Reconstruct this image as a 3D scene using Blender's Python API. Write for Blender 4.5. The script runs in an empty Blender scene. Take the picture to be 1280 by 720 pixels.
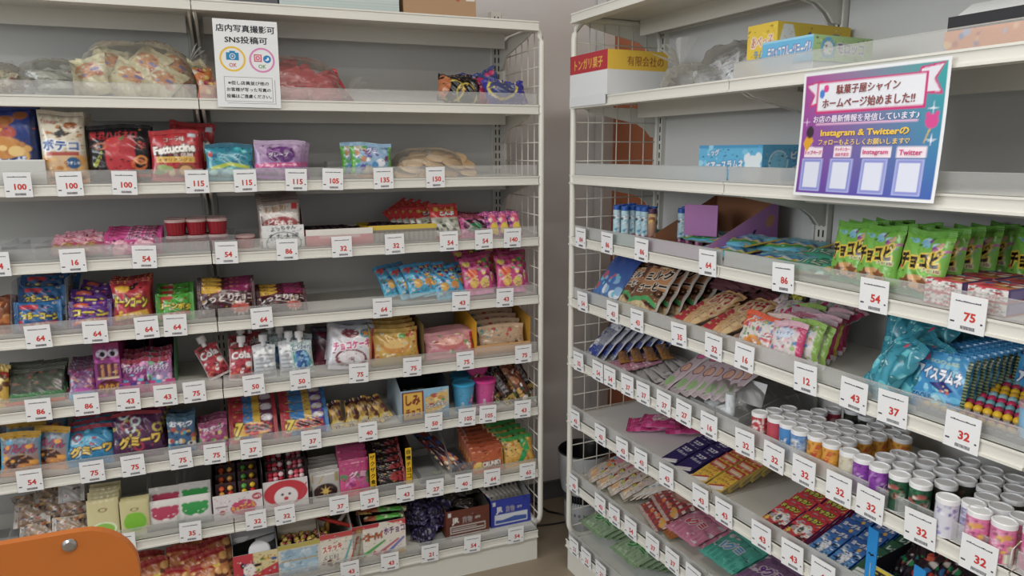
import bpy, math, random
import numpy as np
from mathutils import Matrix, Vector
SC = bpy.context.scene; COL = SC.collection
random.seed(7)
# ---------------------------------------------------------------- camera
cd = bpy.data.cameras.new('camera'); cam = bpy.data.objects.new('camera', cd); COL.objects.link(cam)
PITCH, ROLL = .1874, .005
cd.sensor_width = 36; cd.lens = 36*896.4/1280; cd.clip_start = .02
cam.matrix_world = Matrix.Translation((0, 0, 1.2996)) @ Matrix.Rotation(math.pi/2-PITCH, 4, 'X') @ Matrix.Rotation(-ROLL, 4, 'Z')
SC.camera = cam
# ---------------------------------------------------------------- light
wd = bpy.data.worlds.new('room_ambient'); SC.world = wd; wd.use_nodes = True
bg = wd.node_tree.nodes['Background']; bg.inputs[0].default_value = (.95, .97, 1.0, 1); bg.inputs[1].default_value = .5
def area(name, loc, rot, sx, sy, power, col):
    l = bpy.data.lights.new(name, 'AREA'); l.shape = 'RECTANGLE'; l.size = sx; l.size_y = sy; l.energy = power; l.color = col
    o = bpy.data.objects.new(name, l); COL.objects.link(o); o.location = loc; o.rotation_euler = rot; return o
area('ceiling_tube_light', (.3, .35, 2.56), (0, 0, .37), 1.6, .25, 26, (1, .97, .90))
area('ceiling_tube_light', (-1.0, -1.9, 2.56), (0, 0, .37), 1.6, .25, 34, (1, .98, .93))
area('window_daylight', (-3.0, -.5, 2.0), (math.radians(82), 0, math.radians(-68)), 2.2, 1.1, 55, (.93, .97, 1))
vs = SC.view_settings; vs.view_transform = 'Standard'; vs.look = 'None'; vs.exposure = 0.0; vs.gamma = 1; vs.use_curve_mapping = False
# ---------------------------------------------------------------- helpers
def lin(h):
    if not isinstance(h, str): return tuple(h)
    r = [int(h[i:i+2], 16)/255 for i in (0, 2, 4)]
    return tuple(c/12.92 if c <= .04045 else ((c+.055)/1.055)**2.4 for c in r)
def mat(name, col=None, rough=.5, metal=0, spec=.5, bump=0, bscale=200, var=0, vscale=6, coat=0):
    m = bpy.data.materials.new(name); m.use_nodes = True; nt = m.node_tree; b = nt.nodes['Principled BSDF']
    b.inputs['Roughness'].default_value = rough; b.inputs['Metallic'].default_value = metal
    b.inputs['Specular IOR Level'].default_value = spec; b.inputs['Coat Weight'].default_value = coat; b.inputs['Coat Roughness'].default_value = .15
    tc = nt.nodes.new('ShaderNodeTexCoord')
    if col is None:
        a = nt.nodes.new('ShaderNodeAttribute'); a.attribute_name = 'Col'; src = a.outputs['Color']
    else:
        a = nt.nodes.new('ShaderNodeRGB'); a.outputs[0].default_value = (*lin(col), 1); src = a.outputs[0]
    if var:
        n = nt.nodes.new('ShaderNodeTexNoise'); n.inputs['Scale'].default_value = vscale; n.inputs['Detail'].default_value = 4
        nt.links.new(tc.outputs['Object'], n.inputs['Vector'])
        mr = nt.nodes.new('ShaderNodeMapRange'); mr.inputs['To Min'].default_value = 1-var; mr.inputs['To Max'].default_value = 1+var
        nt.links.new(n.outputs['Fac'], mr.inputs['Value'])
        mx = nt.nodes.new('ShaderNodeVectorMath'); mx.operation = 'MULTIPLY'
        nt.links.new(src, mx.inputs[0]); nt.links.new(mr.outputs[0], mx.inputs[1]); src = mx.outputs[0]
    nt.links.new(src, b.inputs['Base Color'])
    if bump:
        n = nt.nodes.new('ShaderNodeTexNoise'); n.inputs['Scale'].default_value = bscale; n.inputs['Detail'].default_value = 3
        nt.links.new(tc.outputs['Object'], n.inputs['Vector'])
        bp = nt.nodes.new('ShaderNodeBump'); bp.inputs['Strength'].default_value = bump; bp.inputs['Distance'].default_value = .002
        nt.links.new(n.outputs['Fac'], bp.inputs['Height']); nt.links.new(bp.outputs[0], b.inputs['Normal'])
    return m
def clear(name, col, transp, gloss, rough=.1):
    m = bpy.data.materials.new(name); m.use_nodes = True; nt = m.node_tree; nt.nodes.clear(); N = nt.nodes.new
    o = N('ShaderNodeOutputMaterial'); t = N('ShaderNodeBsdfTransparent'); t.inputs[0].default_value = (.992, .994, .994, 1)
    d = N('ShaderNodeBsdfDiffuse'); d.inputs[0].default_value = (*lin(col), 1)
    g = N('ShaderNodeBsdfGlossy'); g.inputs['Roughness'].default_value = rough
    f = N('ShaderNodeFresnel'); f.inputs[0].default_value = 1.45
    bp = N('ShaderNodeBump'); bp.inputs['Strength'].default_value = .25; bp.inputs['Distance'].default_value = .003
    n = N('ShaderNodeTexNoise'); n.inputs['Scale'].default_value = 35; nt.links.new(n.outputs['Fac'], bp.inputs['Height'])
    nt.links.new(bp.outputs[0], g.inputs['Normal'])
    m1 = N('ShaderNodeMixShader'); m1.inputs[0].default_value = 1-transp
    nt.links.new(t.outputs[0], m1.inputs[1]); nt.links.new(d.outputs[0], m1.inputs[2])
    mt = N('ShaderNodeMath'); mt.operation = 'MULTIPLY_ADD'; mt.inputs[1].default_value = gloss*2; mt.inputs[2].default_value = gloss*.12
    nt.links.new(f.outputs[0], mt.inputs[0])
    m2 = N('ShaderNodeMixShader'); nt.links.new(mt.outputs[0], m2.inputs[0])
    d2 = N('ShaderNodeBsdfDiffuse'); d2.inputs[0].default_value = (*lin(col), 1); tr = N('ShaderNodeBsdfTranslucent'); tr.inputs[0].default_value = (*lin(col), 1)
    hz = N('ShaderNodeMixShader'); hz.inputs[0].default_value = .45; nt.links.new(d2.outputs[0], hz.inputs[1]); nt.links.new(tr.outputs[0], hz.inputs[2])
    h2 = N('ShaderNodeMixShader'); h2.inputs[0].default_value = .45; nt.links.new(hz.outputs[0], h2.inputs[1]); nt.links.new(g.outputs[0], h2.inputs[2])
    nt.links.new(m1.outputs[0], m2.inputs[1]); nt.links.new(h2.outputs[0], m2.inputs[2]); nt.links.new(m2.outputs[0], o.inputs[0])
    return m
FILM = mat('printed_film', None, .25, spec=.55, bump=.4, bscale=45)
CARD = mat('printed_card', None, .55, spec=.35, bump=.05, bscale=300)
PLAS = mat('moulded_plastic', None, .35, spec=.5)
METAL = mat('cream_white_steel', 'dcdad2', .38, spec=.45, bump=.02, bscale=90, var=.03, vscale=3)
PANEL = mat('grey_white_back_panel', 'cfcfcd', .5, spec=.3, bump=.03, bscale=150, var=.02, vscale=2)
WIRE = mat('white_coated_wire', 'dad7cd', .35)
DARK = mat('dark_gap', '15151a', .7)
ACR = clear('clear_acrylic', 'ececea', .83, .4, .15)
CLR = clear('clear_thin_film', 'eae8e2', .93, .45, .16)
CLR2 = clear('clear_moulded_tray', 'd8dadc', .93, .4, .15)

class MB:
    """collects coloured faces, then links them as one mesh object"""
    def __init__(s): s.v = []; s.f = []; s.c = []; s.mi = []; s.sm = []; s.mats = []
    def _m(s, m):
        if m not in s.mats: s.mats.append(m)
        return s.mats.index(m)
    def add(s, vs, fs, col, m, smooth=False):
        b = len(s.v); s.v += [tuple(v) for v in vs]; k = s._m(m)
        if isinstance(col, np.ndarray): s.c += [tuple(c) for c in col]
        else: s.c += [lin(col)]*len(vs)
        for f in fs: s.f.append(tuple(b+i for i in f)); s.mi.append(k); s.sm.append(smooth)
        return s
    def box(s, x0, x1, y0, y1, z0, z1, col, m, M=None):
        P = [(x, y, z) for x in (x0, x1) for y in (y0, y1) for z in (z0, z1)]
        if M is not None: P = [M @ Vector(p) for p in P]
        for q in ((0, 1, 3, 2), (4, 6, 7, 5), (0, 4, 5, 1), (2, 3, 7, 6), (0, 2, 6, 4), (1, 5, 7, 3)):
            s.add([P[i] for i in q], [(0, 1, 2, 3)], col, m)
        return s
    def grid(s, fn, nu, nv, col, m, smooth=True, flip=False):
        U, V = np.meshgrid(np.linspace(0, 1, nu+1), np.linspace(0, 1, nv+1))
        X, Y, Z = fn(U, V); vs = np.stack([np.broadcast_to(a, U.shape).ravel() for a in (X, Y, Z)], 1)
        i = np.arange(nu*nv); a = (i//nu)*(nu+1)+i % nu
        fs = np.stack([a, a+1, a+nu+2, a+nu+1], 1)
        if flip: fs = fs[:, ::-1]
        return s.add(vs.tolist(), fs.tolist(), col, m, smooth)
    def tube(s, pts, r, col, m, n=6, closed=False, smooth=True):
        pts = [Vector(p) for p in pts]; vs = []; N = len(pts); up = Vector((0.123, .37, .92))
        for i, p in enumerate(pts):
            t = (pts[(i+1) % N if closed else min(i+1, N-1)]-pts[(i-1) if closed else max(i-1, 0)]).normalized()
            a = t.cross(up).normalized(); b = t.cross(a)
            rr = r[i] if isinstance(r, (list, tuple)) else r
            vs += [p+(a*math.cos(2*math.pi*k/n)+b*math.sin(2*math.pi*k/n))*rr for k in range(n)]
        fs = []
        for i in range(N if closed else N-1):
            for k in range(n):
                j = (i+1) % N; fs.append((i*n+k, i*n+(k+1) % n, j*n+(k+1) % n, j*n+k))
        if not closed: fs += [tuple(range(n))[::-1], tuple(range((N-1)*n, N*n))]
        return s.add(vs, fs, col, m, smooth)
    def lathe(s, prof, col, m, n=20, art=None, cx=0, cy=0, z0=0):
        """prof = [(r, z, colour)]; art colours wrap the segment art[1]..art[1]+1"""
        for i in range(len(prof)-1):
            (r0, a, c0), (r1, b, c1) = prof[i][:3], prof[i+1][:3]
            if art and art[1] == i:
                A = art[0]; nu, nv = A.nu, A.nv
                # u runs left to right as seen from the front (-y), the print centred there
                s.grid(lambda U, V: (cx+(r0+(r1-r0)*V)*np.sin((U-.5)*2*math.pi), cy-(r0+(r1-r0)*V)*np.cos((U-.5)*2*math.pi), z0+a+(b-a)*V), nu, nv, A.cols(), m)
            else:
                s.grid(lambda U, V: (cx+(r0+(r1-r0)*V)*np.sin(U*2*math.pi), cy-(r0+(r1-r0)*V)*np.cos(U*2*math.pi), z0+a+(b-a)*V), n, 1, c1 if c1 else col, m)
        return s
    def mesh(s, name):
        me = bpy.data.meshes.new(name); me.from_pydata(s.v, [], s.f)
        for m in s.mats: me.materials.append(m)
        me.polygons.foreach_set('material_index', s.mi); me.polygons.foreach_set('use_smooth', s.sm)
        at = me.color_attributes.new('Col', 'FLOAT_COLOR', 'POINT')
        c = np.ones((len(s.v), 4), np.float32); c[:, :3] = np.array(s.c, np.float32); at.data.foreach_set('color', c.ravel())
        me.update(); return me
    def build(s, name, parent=None):
        o = bpy.data.objects.new(name, s.mesh(name)); COL.objects.link(o)
        if parent is not None: o.parent = parent
        return o
def tag(o, label=None, cat=None, group=None, kind=None):
    for k, v in (('label', label), ('category', cat), ('group', group), ('kind', kind)):
        if v: o[k] = v
    return o
def empty(name): o = bpy.data.objects.new(name, None); COL.objects.link(o); o.empty_display_size = .02; return o
def copy_tree(o, parent=None):
    c = o.copy(); COL.objects.link(c)
    if parent is not None: c.parent = parent; c.matrix_parent_inverse = o.matrix_parent_inverse
    for ch in o.children: copy_tree(ch, c)
    return c
MU = {'A': Matrix.Translation((.0804, 2.1229, 0)) @ Matrix.Rotation(.3764, 4, 'Z'),
      'B': Matrix.Translation((.1660, 2.070, 0)) @ Matrix.Rotation(-1.1147, 4, 'Z')}
def put(o, u, s, d, z, yaw=0, tilt=0, roll=0):
    """yaw about z, tilt leans the top back, roll turns in the face plane (degrees)"""
    R = math.radians
    M = Matrix.Translation((s, d, z)) @ Matrix.Rotation(R(yaw), 4, 'Z') @ Matrix.Rotation(R(-tilt), 4, 'X') @ Matrix.Rotation(R(roll), 4, 'Y')
    o.matrix_world = (MU[u] if u else Matrix()) @ M
    return o
# lower edges of the shelf lips (m above the floor); the last is the base deck
LIP = {'A': [1.635, 1.406, 1.205, 1.026, .850, .671, .496, .289, .080], 'B': [1.645, 1.417, 1.210, 1.035, .855, .674, .493, .285, .080]}
LH = .026                                     # lip height; goods stand at lip + LH
def surf(u, i): return LIP[u][i]+LH+.0005
# ------------------------------------------------ flat text -> triangles
_tc = {}
def glyphs(txt, bold=.012):
    if any('\u4e00' <= c <= '\u9fff' for c in txt): bold = 0
    k = (txt, bold)
    if k not in _tc:
        c = bpy.data.curves.new('t', 'FONT'); c.body = txt; c.resolution_u = 2; c.size = 1; c.offset = bold
        o = bpy.data.objects.new('t', c); COL.objects.link(o)
        dg = bpy.context.evaluated_depsgraph_get(); dg.update()
        m = bpy.data.meshes.new_from_object(o.evaluated_get(dg)); m.calc_loop_triangles()
        V = np.array([v.co[:2] for v in m.vertices]).reshape(-1, 2); T = np.array([t.vertices[:] for t in m.loop_triangles]).reshape(-1, 3)
        bpy.data.objects.remove(o); bpy.data.curves.remove(c); bpy.data.meshes.remove(m)
        if len(V): lo, hi = V.min(0), V.max(0); V = (V-(lo+hi)/2)/max(hi[1]-lo[1], 1e-6)
        _tc[k] = (V, T)
    return _tc[k]
def text3d(mb, txt, x, z, h, col, m, y=-.0006, width=None, rot=0, bold=.012):
    if any('\u4e00' <= c <= '\u9fff' for c in txt): bold = min(bold, .004)
    """raised flat print on a plane facing -y"""
    V, T = glyphs(txt, bold)
    if not len(V): return mb
    sx = h
    if width: sx = width/(V[:, 0].max()-V[:, 0].min())
    c, s_ = math.cos(rot), math.sin(rot)
    P = [(x+v[0]*sx*c-v[1]*h*s_, y, z+v[0]*sx*s_+v[1]*h*c) for v in V]
    if any('\u4e00' <= c <= '\u9fff' for c in txt):            # heavier strokes for dense characters
        for q in (1, -1): mb.add([(p[0]+q*h*.028, p[1], p[2]+q*h*.02) for p in P], T.tolist(), col, m)
    return mb.add(P, T.tolist(), col, m)
# ------------------------------------------------ print designs: a small painted sheet per design
class Art:
    def __init__(s, w, h, ops, cell=.0024, ss=3):
        s.w, s.h = w, h; s.nu = max(4, int(w/cell)); s.nv = max(4, int(h/cell)); s.ss = ss
        s.H, s.W = (s.nv+1)*ss, (s.nu+1)*ss; s.a = np.zeros((s.H, s.W, 3)); s.a[:] = lin('ffffff')
        s.Y, s.X = np.mgrid[0:s.H, 0:s.W]; s.X = (s.X+.5)/s.W; s.Y = (s.Y+.5)/s.H; s.asp = w/h
        z = len(ops) > 3 and w > .04 and ops[0][0] != 'nz'
        for o in ops:
            if z and o[0] == 't': s._z(110, .015); z = False
            getattr(s, '_'+o[0])(*o[1:])
        if z: s._z(110, .015)
        s.a[:] = .86*s.a+.14*s.a.mean(2, keepdims=True)
    def _z(s, n, r):
        """small printed motifs in the sheet's own colours"""
        R = random.Random(n+s.W)
        for _ in range(n):
            c = s.a[R.randrange(s.H), R.randrange(s.W)]*R.choice((.35, .6, 1, 1, 1.3)); x, y = R.uniform(.04, .96), R.uniform(.05, .93)
            q = r*R.uniform(.6, 1.5)/s.h*.1; s._e(x, y, q*R.uniform(.6, 2.2)/s.asp, q*R.uniform(.5, 1), tuple(np.clip(c, 0, .9)))
    def _nz(s): pass
    def _f(s, c): s.a[:] = lin(c)
    def _g(s, c0, c1, p=1): t = (s.Y**p)[..., None]; s.a[:] = np.array(lin(c0))*(1-t)+np.array(lin(c1))*t
    def _r(s, x0, y0, x1, y1, c): s.a[(s.X >= x0) & (s.X < x1) & (s.Y >= y0) & (s.Y < y1)] = lin(c)
    def _e(s, x, y, rx, ry, c): s.a[((s.X-x)/rx)**2+((s.Y-y)/ry)**2 < 1] = lin(c)
    def _o(s, x, y, rx, ry, w, c):
        q = np.sqrt(((s.X-x)/rx)**2+((s.Y-y)/ry)**2); s.a[(q < 1) & (q > 1-w)] = lin(c)
    def _p(s, pts, c):
        m = np.zeros(s.X.shape, bool); n = len(pts)
        for i in range(n):
            (x0, y0), (x1, y1) = pts[i], pts[(i+1) % n]
            if y0 == y1: continue
            m ^= ((s.Y >= y0) != (s.Y >= y1)) & (s.X < (x1-x0)*(s.Y-y0)/(y1-y0)+x0)
        s.a[m] = lin(c)
    def _star(s, x, y, r, c, n=5, q=.45):
        s._p([(x+r*(1 if k % 2 == 0 else q)/s.asp*math.sin(math.pi*k/n), y+r*(1 if k % 2 == 0 else q)*math.cos(math.pi*k/n)) for k in range(2*n)], c)
    def _b(s, n, seed, pal, x0, y0, x1, y1, r=.06):
        R = random.Random(seed)
        for i in range(n):
            q = r*R.uniform(.5, 1.3); s._e(R.uniform(x0, x1), R.uniform(y0, y1), q/s.asp*R.uniform(.6, 1.5), q*R.uniform(.5, 1.1), pal[i % len(pal)])
    def _s(s, n, c, vert=1, duty=.5, x0=0, x1=1, y0=0, y1=1):
        t = (s.X if vert else s.Y)*n; s.a[((t % 1) < duty) & (s.X >= x0) & (s.X < x1) & (s.Y >= y0) & (s.Y < y1)] = lin(c)
    def _t(s, txt, x, y, h, col, out=None, rot=0, wid=None, bold=.03, ow=None):
        if any('\u4e00' <= c <= '\u9fff' for c in txt): bold = min(bold, .004)
        V, T = glyphs(txt, bold)
        if not len(V): return
        V = V*h*s.H
        if wid: V[:, 0] *= wid*s.W/(V[:, 0].max()-V[:, 0].min())
        r = math.radians(rot); c_, s_ = math.cos(r), math.sin(r)
        V = np.stack([V[:, 0]*c_-V[:, 1]*s_+x*s.W, V[:, 0]*s_+V[:, 1]*c_+y*s.H], 1)
        m = np.zeros((s.H, s.W), bool)
        for a, b, c in V[T]:
            x0, y0 = np.floor(np.minimum(np.minimum(a, b), c)).astype(int); x1, y1 = np.ceil(np.maximum(np.maximum(a, b), c)).astype(int)
            x0, y0 = max(x0, 0), max(y0, 0); x1, y1 = min(x1, s.W-1), min(y1, s.H-1)
            if x1 < x0 or y1 < y0: continue
            gx, gy = np.meshgrid(np.arange(x0, x1+1)+.5, np.arange(y0, y1+1)+.5)
            e = [(q[0]-p[0])*(gy-p[1])-(q[1]-p[1])*(gx-p[0]) for p, q in ((a, b), (b, c), (c, a))]
            m[y0:y1+1, x0:x1+1] |= ((e[0] >= 0) & (e[1] >= 0) & (e[2] >= 0)) | ((e[0] <= 0) & (e[1] <= 0) & (e[2] <= 0))
        if any('\u4e00' <= c <= '\u9fff' for c in txt): m |= np.roll(m, 1, 1)
        if out:
            k = ow or max(2, int(h*s.H*.10)); d = m.copy()
            for dx, dy in ((k, 0), (-k, 0), (0, k), (0, -k), (k*7//10, k*7//10), (-k*7//10, k*7//10), (k*7//10, -k*7//10), (-k*7//10, -k*7//10), (k//2, 0), (-k//2, 0), (0, k//2), (0, -k//2)):
                d |= np.roll(np.roll(m, dx, 1), dy, 0)
            s.a[d] = lin(out)
        s.a[m] = lin(col)
    def cols(s):
        return s.a.reshape(s.nv+1, s.ss, s.nu+1, s.ss, 3).mean((1, 3)).reshape(-1, 3)

# ================================================================ the room
def struct(mb, name): return tag(mb.build(name), kind='structure')
FLOOR = mat('beige_vinyl_floor', '8f8270', .45, spec=.4, bump=.03, bscale=60, var=.08, vscale=5)
WALL = mat('grey_wallpaper', 'd6d3d2', .8, spec=.15, bump=.12, bscale=260, var=.02, vscale=3)
CEIL = mat('white_ceiling', 'd8d6d0', .9)
DADO = mat('dark_grey_skirting', '5d5e60', .6)
BROWN = mat('brown_door_board', 'a86442', .6, var=.05, vscale=9)
WHT = mat('white_painted_wood', 'cfccc8', .5)
def slab(name, u, s0, s1, d0, d1, z0, z1, m, kind='structure'):
    b = MB(); b.box(s0, s1, d0, d1, z0, z1, 'ffffff', m); o = b.build(name); o.matrix_world = MU[u] if u else Matrix()
    return tag(o, kind=kind)
slab('floor', None, -4, 3.5, -3.5, 4, -.05, 0, FLOOR)
slab('ceiling', None, -4, 3.5, -3.5, 4, 2.6, 2.65, CEIL)
slab('wall_back', 'A', -3.2, .52, .372, .42, 0, 2.6, WALL)
slab('baseboard_back', 'A', -3.2, .5, .362, .372, 0, .07, DADO)
# right wall: a doorway with a brown sliding door stands in the corner beside unit B
slab('wall_right', 'B', .03, 3.6, .372, .42, 0, 2.6, WALL)
slab('wall_corner', 'B', -.60, -.417, .372, .42, 0, 2.6, WALL)
slab('wall_above_door', 'B', -.417, .03, .372, .42, 2.05, 2.6, WALL)
t = empty('door_1'); tag(t, kind='structure'); t.matrix_world = MU['B']
MB().box(-.40, .02, .39, .41, 0, 2.05, 'ffffff', BROWN).build('door_board', t)
MB().box(-.417, -.362, .352, .40, 0, 2.07, 'ffffff', WHT).build('door_jamb', t)
MB().box(.015, .045, .352, .40, 0, 2.07, 'ffffff', WHT).build('door_jamb', t)

# ================================================================ the shelving
def rrect(a0, a1, z0, z1, r, n=6):
    P = []
    for cx, cz, t0 in ((a1-r, z1-r, 0), (a0+r, z1-r, 90), (a0+r, z0+r, 180), (a1-r, z0+r, 270)):
        for k in range(n+1):
            t = math.radians(t0+90*k/n); P.append((cx+r*math.cos(t), cz+r*math.sin(t)))
    return P
DEP = .295
def bracket(b, s, z, th=.003):
    """winged side arm: deep at the upright, tapering to the front"""
    pr = [(DEP, z), (DEP, z-.085), (DEP-.02, z-.082), (DEP-.04, z-.062), (DEP-.07, z-.045), (.06, z-.014), (.03, z)]
    for q in (-th, th): b.add([(s+q, a, c) for a, c in pr], [tuple(range(len(pr)))], 'ffffff', METAL)
    n = len(pr); b.add([(s+q, a, c) for q in (-th, th) for a, c in pr], [(i, (i+1) % n, n+(i+1) % n, n+i) for i in range(n)], 'ffffff', METAL)
def gondola(u, seams, end_s, sgn, label):
    """seams = s of the bay joints, first the end with the wire frame; sgn = way the bays run"""
    root = empty('gondola_shelving'); tag(root, label, 'shelving', 'gondola shelving units'); root.matrix_world = MU[u]
    H = LIP[u]; top = H[0]+.10
    lo, hi = min(seams), max(seams)
    for k in range(len(seams)-1):
        a, c = sorted((seams[k], seams[k+1])); a += .0012; c -= .0012
        MB().box(a+.02, c-.02, DEP+.012, DEP+.024, .02, top-.02, 'ffffff', PANEL).build('back_panel', root)
        for i, z in enumerate(H):
            b = MB(); zt = z+LH
            b.box(a, c, .004, DEP, zt-.006, zt-.0006, 'ffffff', METAL)                 # deck
            b.box(a, c, 0, .005, z+.004, zt-.0006, 'ffffff', METAL)                    # lip face
            b.box(a, c, -.0035, .005, z, z+.0045, 'ffffff', METAL)                    # bead along the bottom
            b.box(a, c, -.0025, .005, z+.0215, zt-.0006, 'ffffff', METAL)               # bead along the top
            if i < 8:
                b.box(a+.02, c-.02, .215, .222, z-.022, zt-.006, 'ffffff', METAL)       # stiffening channel
                b.box(a+.01, c-.01, DEP-.006, DEP, z-.012, zt-.006, 'ffffff', METAL)
                b.box(a, c, .005, .03, z, z+.003, 'ffffff', METAL)
            sh = b.build('shelf', root)
            g = MB()
            if i and not (u == 'B' and k == 0 and i == 1): g.box(a+.002, c-.002, .0065, .009, zt, zt+.031, 'ffffff', ACR); g.box(a+.002, c-.002, .0062, .0093, zt+.0305, zt+.0318, 'ffffff', ACR)
            if g.v: g.build('shelf_guard', sh)
            if i < 8:
                [(lambda q: (bracket(q, x, z+.006), q.build('bracket', sh)))(MB()) for x in (a+.006, c-.006)]
        # kick plate of the base
        MB().box(a, c, .006, .016, 0, H[8]+.003, 'ffffff', METAL).build('kick_plate', root)
        MB().box(a, c, .016, DEP, 0, .01, 'ffffff', METAL).build('base_tray', root)
    for s in seams:
        e = -1 if s == hi and s == seams[0] else (1 if s == seams[0] else 0); s2 = s+e*.018
        U = MB(); U.box(s2-.019, s2+.019, DEP+.001, DEP+.03, 0, top, 'ffffff', METAL).box(s2-.0195, s2-.0165, DEP-.004, DEP+.002, 0, top, 'ffffff', METAL).box(s2+.0165, s2+.0195, DEP-.004, DEP+.002, 0, top, 'ffffff', METAL)
        up = U.build('upright', root)
        S = MB(); z = .08
        while z < top-.03:
            for q in (-.006, .006): S.box(s2+q-.0016, s2+q+.0016, DEP-.0005, DEP+.002, z, z+.016, 'ffffff', DARK)
            z += .025
        tag(S.build('slot_row', up), kind='stuff')
    # wire side frame at the free end
    z0, z1 = .11, H[0]+.012
    F = MB(); P = rrect(.004, DEP+.0, z0, z1, .055)
    F.tube([(end_s, a, c) for a, c in P], .0085, 'ffffff', METAL, n=8, closed=True)
    fr = F.build('end_frame', root)
    Wm = MB(); r = .0018
    for k in range(1, 6):
        d = .006+k*.289/6; Wm.tube([(end_s, d, z0+.004), (end_s, d, z1-.004)], r, 'ffffff', WIRE, n=5)
    z = z0+.04
    while z < z1-.02:
        Wm.tube([(end_s, .006, z), (end_s, DEP, z)], r, 'ffffff', WIRE, n=5); z += .0535
    tag(Wm.build('wire_grid', fr), kind='stuff')
    return root
gondola('A', [0, -.9, -1.8], .009, -1, 'white shelving unit along the back wall, left of the corner')
gondola('B', [0, .628, 1.256, 1.884], .010, 1, 'white shelving unit along the right wall, receding to the corner')

# ================================================================ product builders
TPL = {}
ORD = ['front', 'second', 'third', 'fourth', 'fifth', 'sixth', 'seventh', 'eighth', 'ninth', 'tenth', 'eleventh', 'twelfth']
def place(key, maker, label, cat, group, u, s, d, z, yaw=0, tilt=0, roll=0):
    if key in TPL: o = copy_tree(TPL[key])
    else: o = maker(); TPL[key] = o
    put(o, u, s, d, z, yaw, tilt, roll)
    for k in ('label', 'category', 'group'):
        if k in o: del o[k]
    return tag(o, label, cat, group)
def row(key, maker, label, cat, group, u, i, s, d, n=1, dd=.025, dz=0, ds=0, tilt=0, yaw=0, roll=0, z=0, jit=1, what='row'):
    R = random.Random(key); out = []
    for k in range(n):
        l = label if n == 1 else (label+', front of its '+what if k == 0 else label+', %s in its %s' % ('last' if k == n-1 else ORD[k]+' back', what))
        g = group or (label.split(',')[0]+' row' if n > 1 else None)
        j = R.uniform(-jit, jit) if k or n == 1 else 0
        out.append(place(key, maker, l, cat, g, u, s+ds*k, d+dd*k, surf(u, i)+z+dz*k, yaw+j*2, tilt+j*1.5, roll+j*1.2))
    return out
def noisy(R, k=5):
    return [(R.uniform(2, 9), R.uniform(2, 9), R.uniform(0, 6), R.uniform(.3, 1)) for _ in range(k)]
def pillow(name, w, h, T, ops, seal=.010, stand=0, cell=.0024, back=None, m=None, wr=.75, parts=True, pinch=.05, vert=0):
    """sealed film bag: inflated front and back, crimped end seals; stand = belly low; vert = seals left and right"""
    def mk():
        m_ = m or FILM
        A = Art(w, h, ops, cell); R = random.Random(name+str(w)); Nz = noisy(R)
        q = seal/h if not vert else seal/w
        def shape(U, V, sg):
            a, b = (U, V) if not vert else (V, U)
            uu = 2*a-1; vv = np.clip((b-q)/(1-2*q), 0, 1)
            if stand and not vert: e = np.clip(1-np.abs(2*np.power(vv, .72)-1)**3, 0, 1)**.6
            else: e = np.clip(1-np.abs(2*vv-1)**2.6, 0, 1)**.6
            t = T/2*e*np.clip(1-np.abs(uu)**3.2, 0, 1)**.6
            wv = sum(am*np.sin(fx*U*3+fy*V*3+ph) for fx, fy, ph, am in Nz)*.0011*wr
            wv = wv+.0016*wr*np.sin(U*38+3*np.sin(V*7))*np.exp(-((vv-.03)/.13)**2)+.0016*wr*np.sin(U*33+1)*np.exp(-((vv-.97)/.13)**2)
            y = sg*t+wv
            x = (U-.5)*w; z = V*h
            if not vert: x = x*(1-pinch*np.sin(np.pi*vv)); z = z+.004*wr*np.sin(U*5+Nz[0][2])*(V > .5)*V
            else: z = (V-.5)*h*(1-pinch*np.sin(np.pi*np.clip((U-q)/(1-2*q), 0, 1)))+h/2
            return x, y, z
        b = MB(); b.grid(lambda U, V: shape(U, V, -1), A.nu, A.nv, A.cols(), m_)
        bc = back or tuple(A.a[A.H//2, A.W//12])
        b.grid(lambda U, V: shape(U, V, 1), max(4, A.nu//3), max(4, A.nv//3), bc, m_, flip=True)
        o = b.build(name)
        if parts and w > .05:
            for top in (0, 1):
                c = tuple(A.a[-3 if top else 2, A.W//2]) if not vert else tuple(A.a[A.H//2, -3 if top else 2])
                e = MB()
                def rib(U, V):
                    if vert:
                        X = (-.5 if not top else .5-seal/w)*w+U*seal; return X, -.0008-.0006*np.sin(V*0+U*18), V*h
                    x, y, z = shape(U, V*q+(1-q if top else 0), -1); return x, y-.0008-.0006*np.sin(V*18), z
                e.grid(rib, 12 if vert else 16, 12, c, m_); e.build('end_seal', o)
        return o
    return mk
def bag(name, u, i, s, w, h, d, T, ops, label, cat='snack bag', group=None, **k):
    pk = {x: k.pop(x) for x in ('seal', 'stand', 'cell', 'back', 'm', 'wr', 'parts', 'pinch', 'vert') if x in k}
    key = k.pop('key', name+'|'+label)
    if 'cell' not in pk: pk['cell'] = .0024 if u == 'A' else (.0016 if s > .8 else .0020)
    return row(key, pillow(name, w, h, T, ops, **pk), label, cat, group, u, i, s, d, **k)
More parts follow.
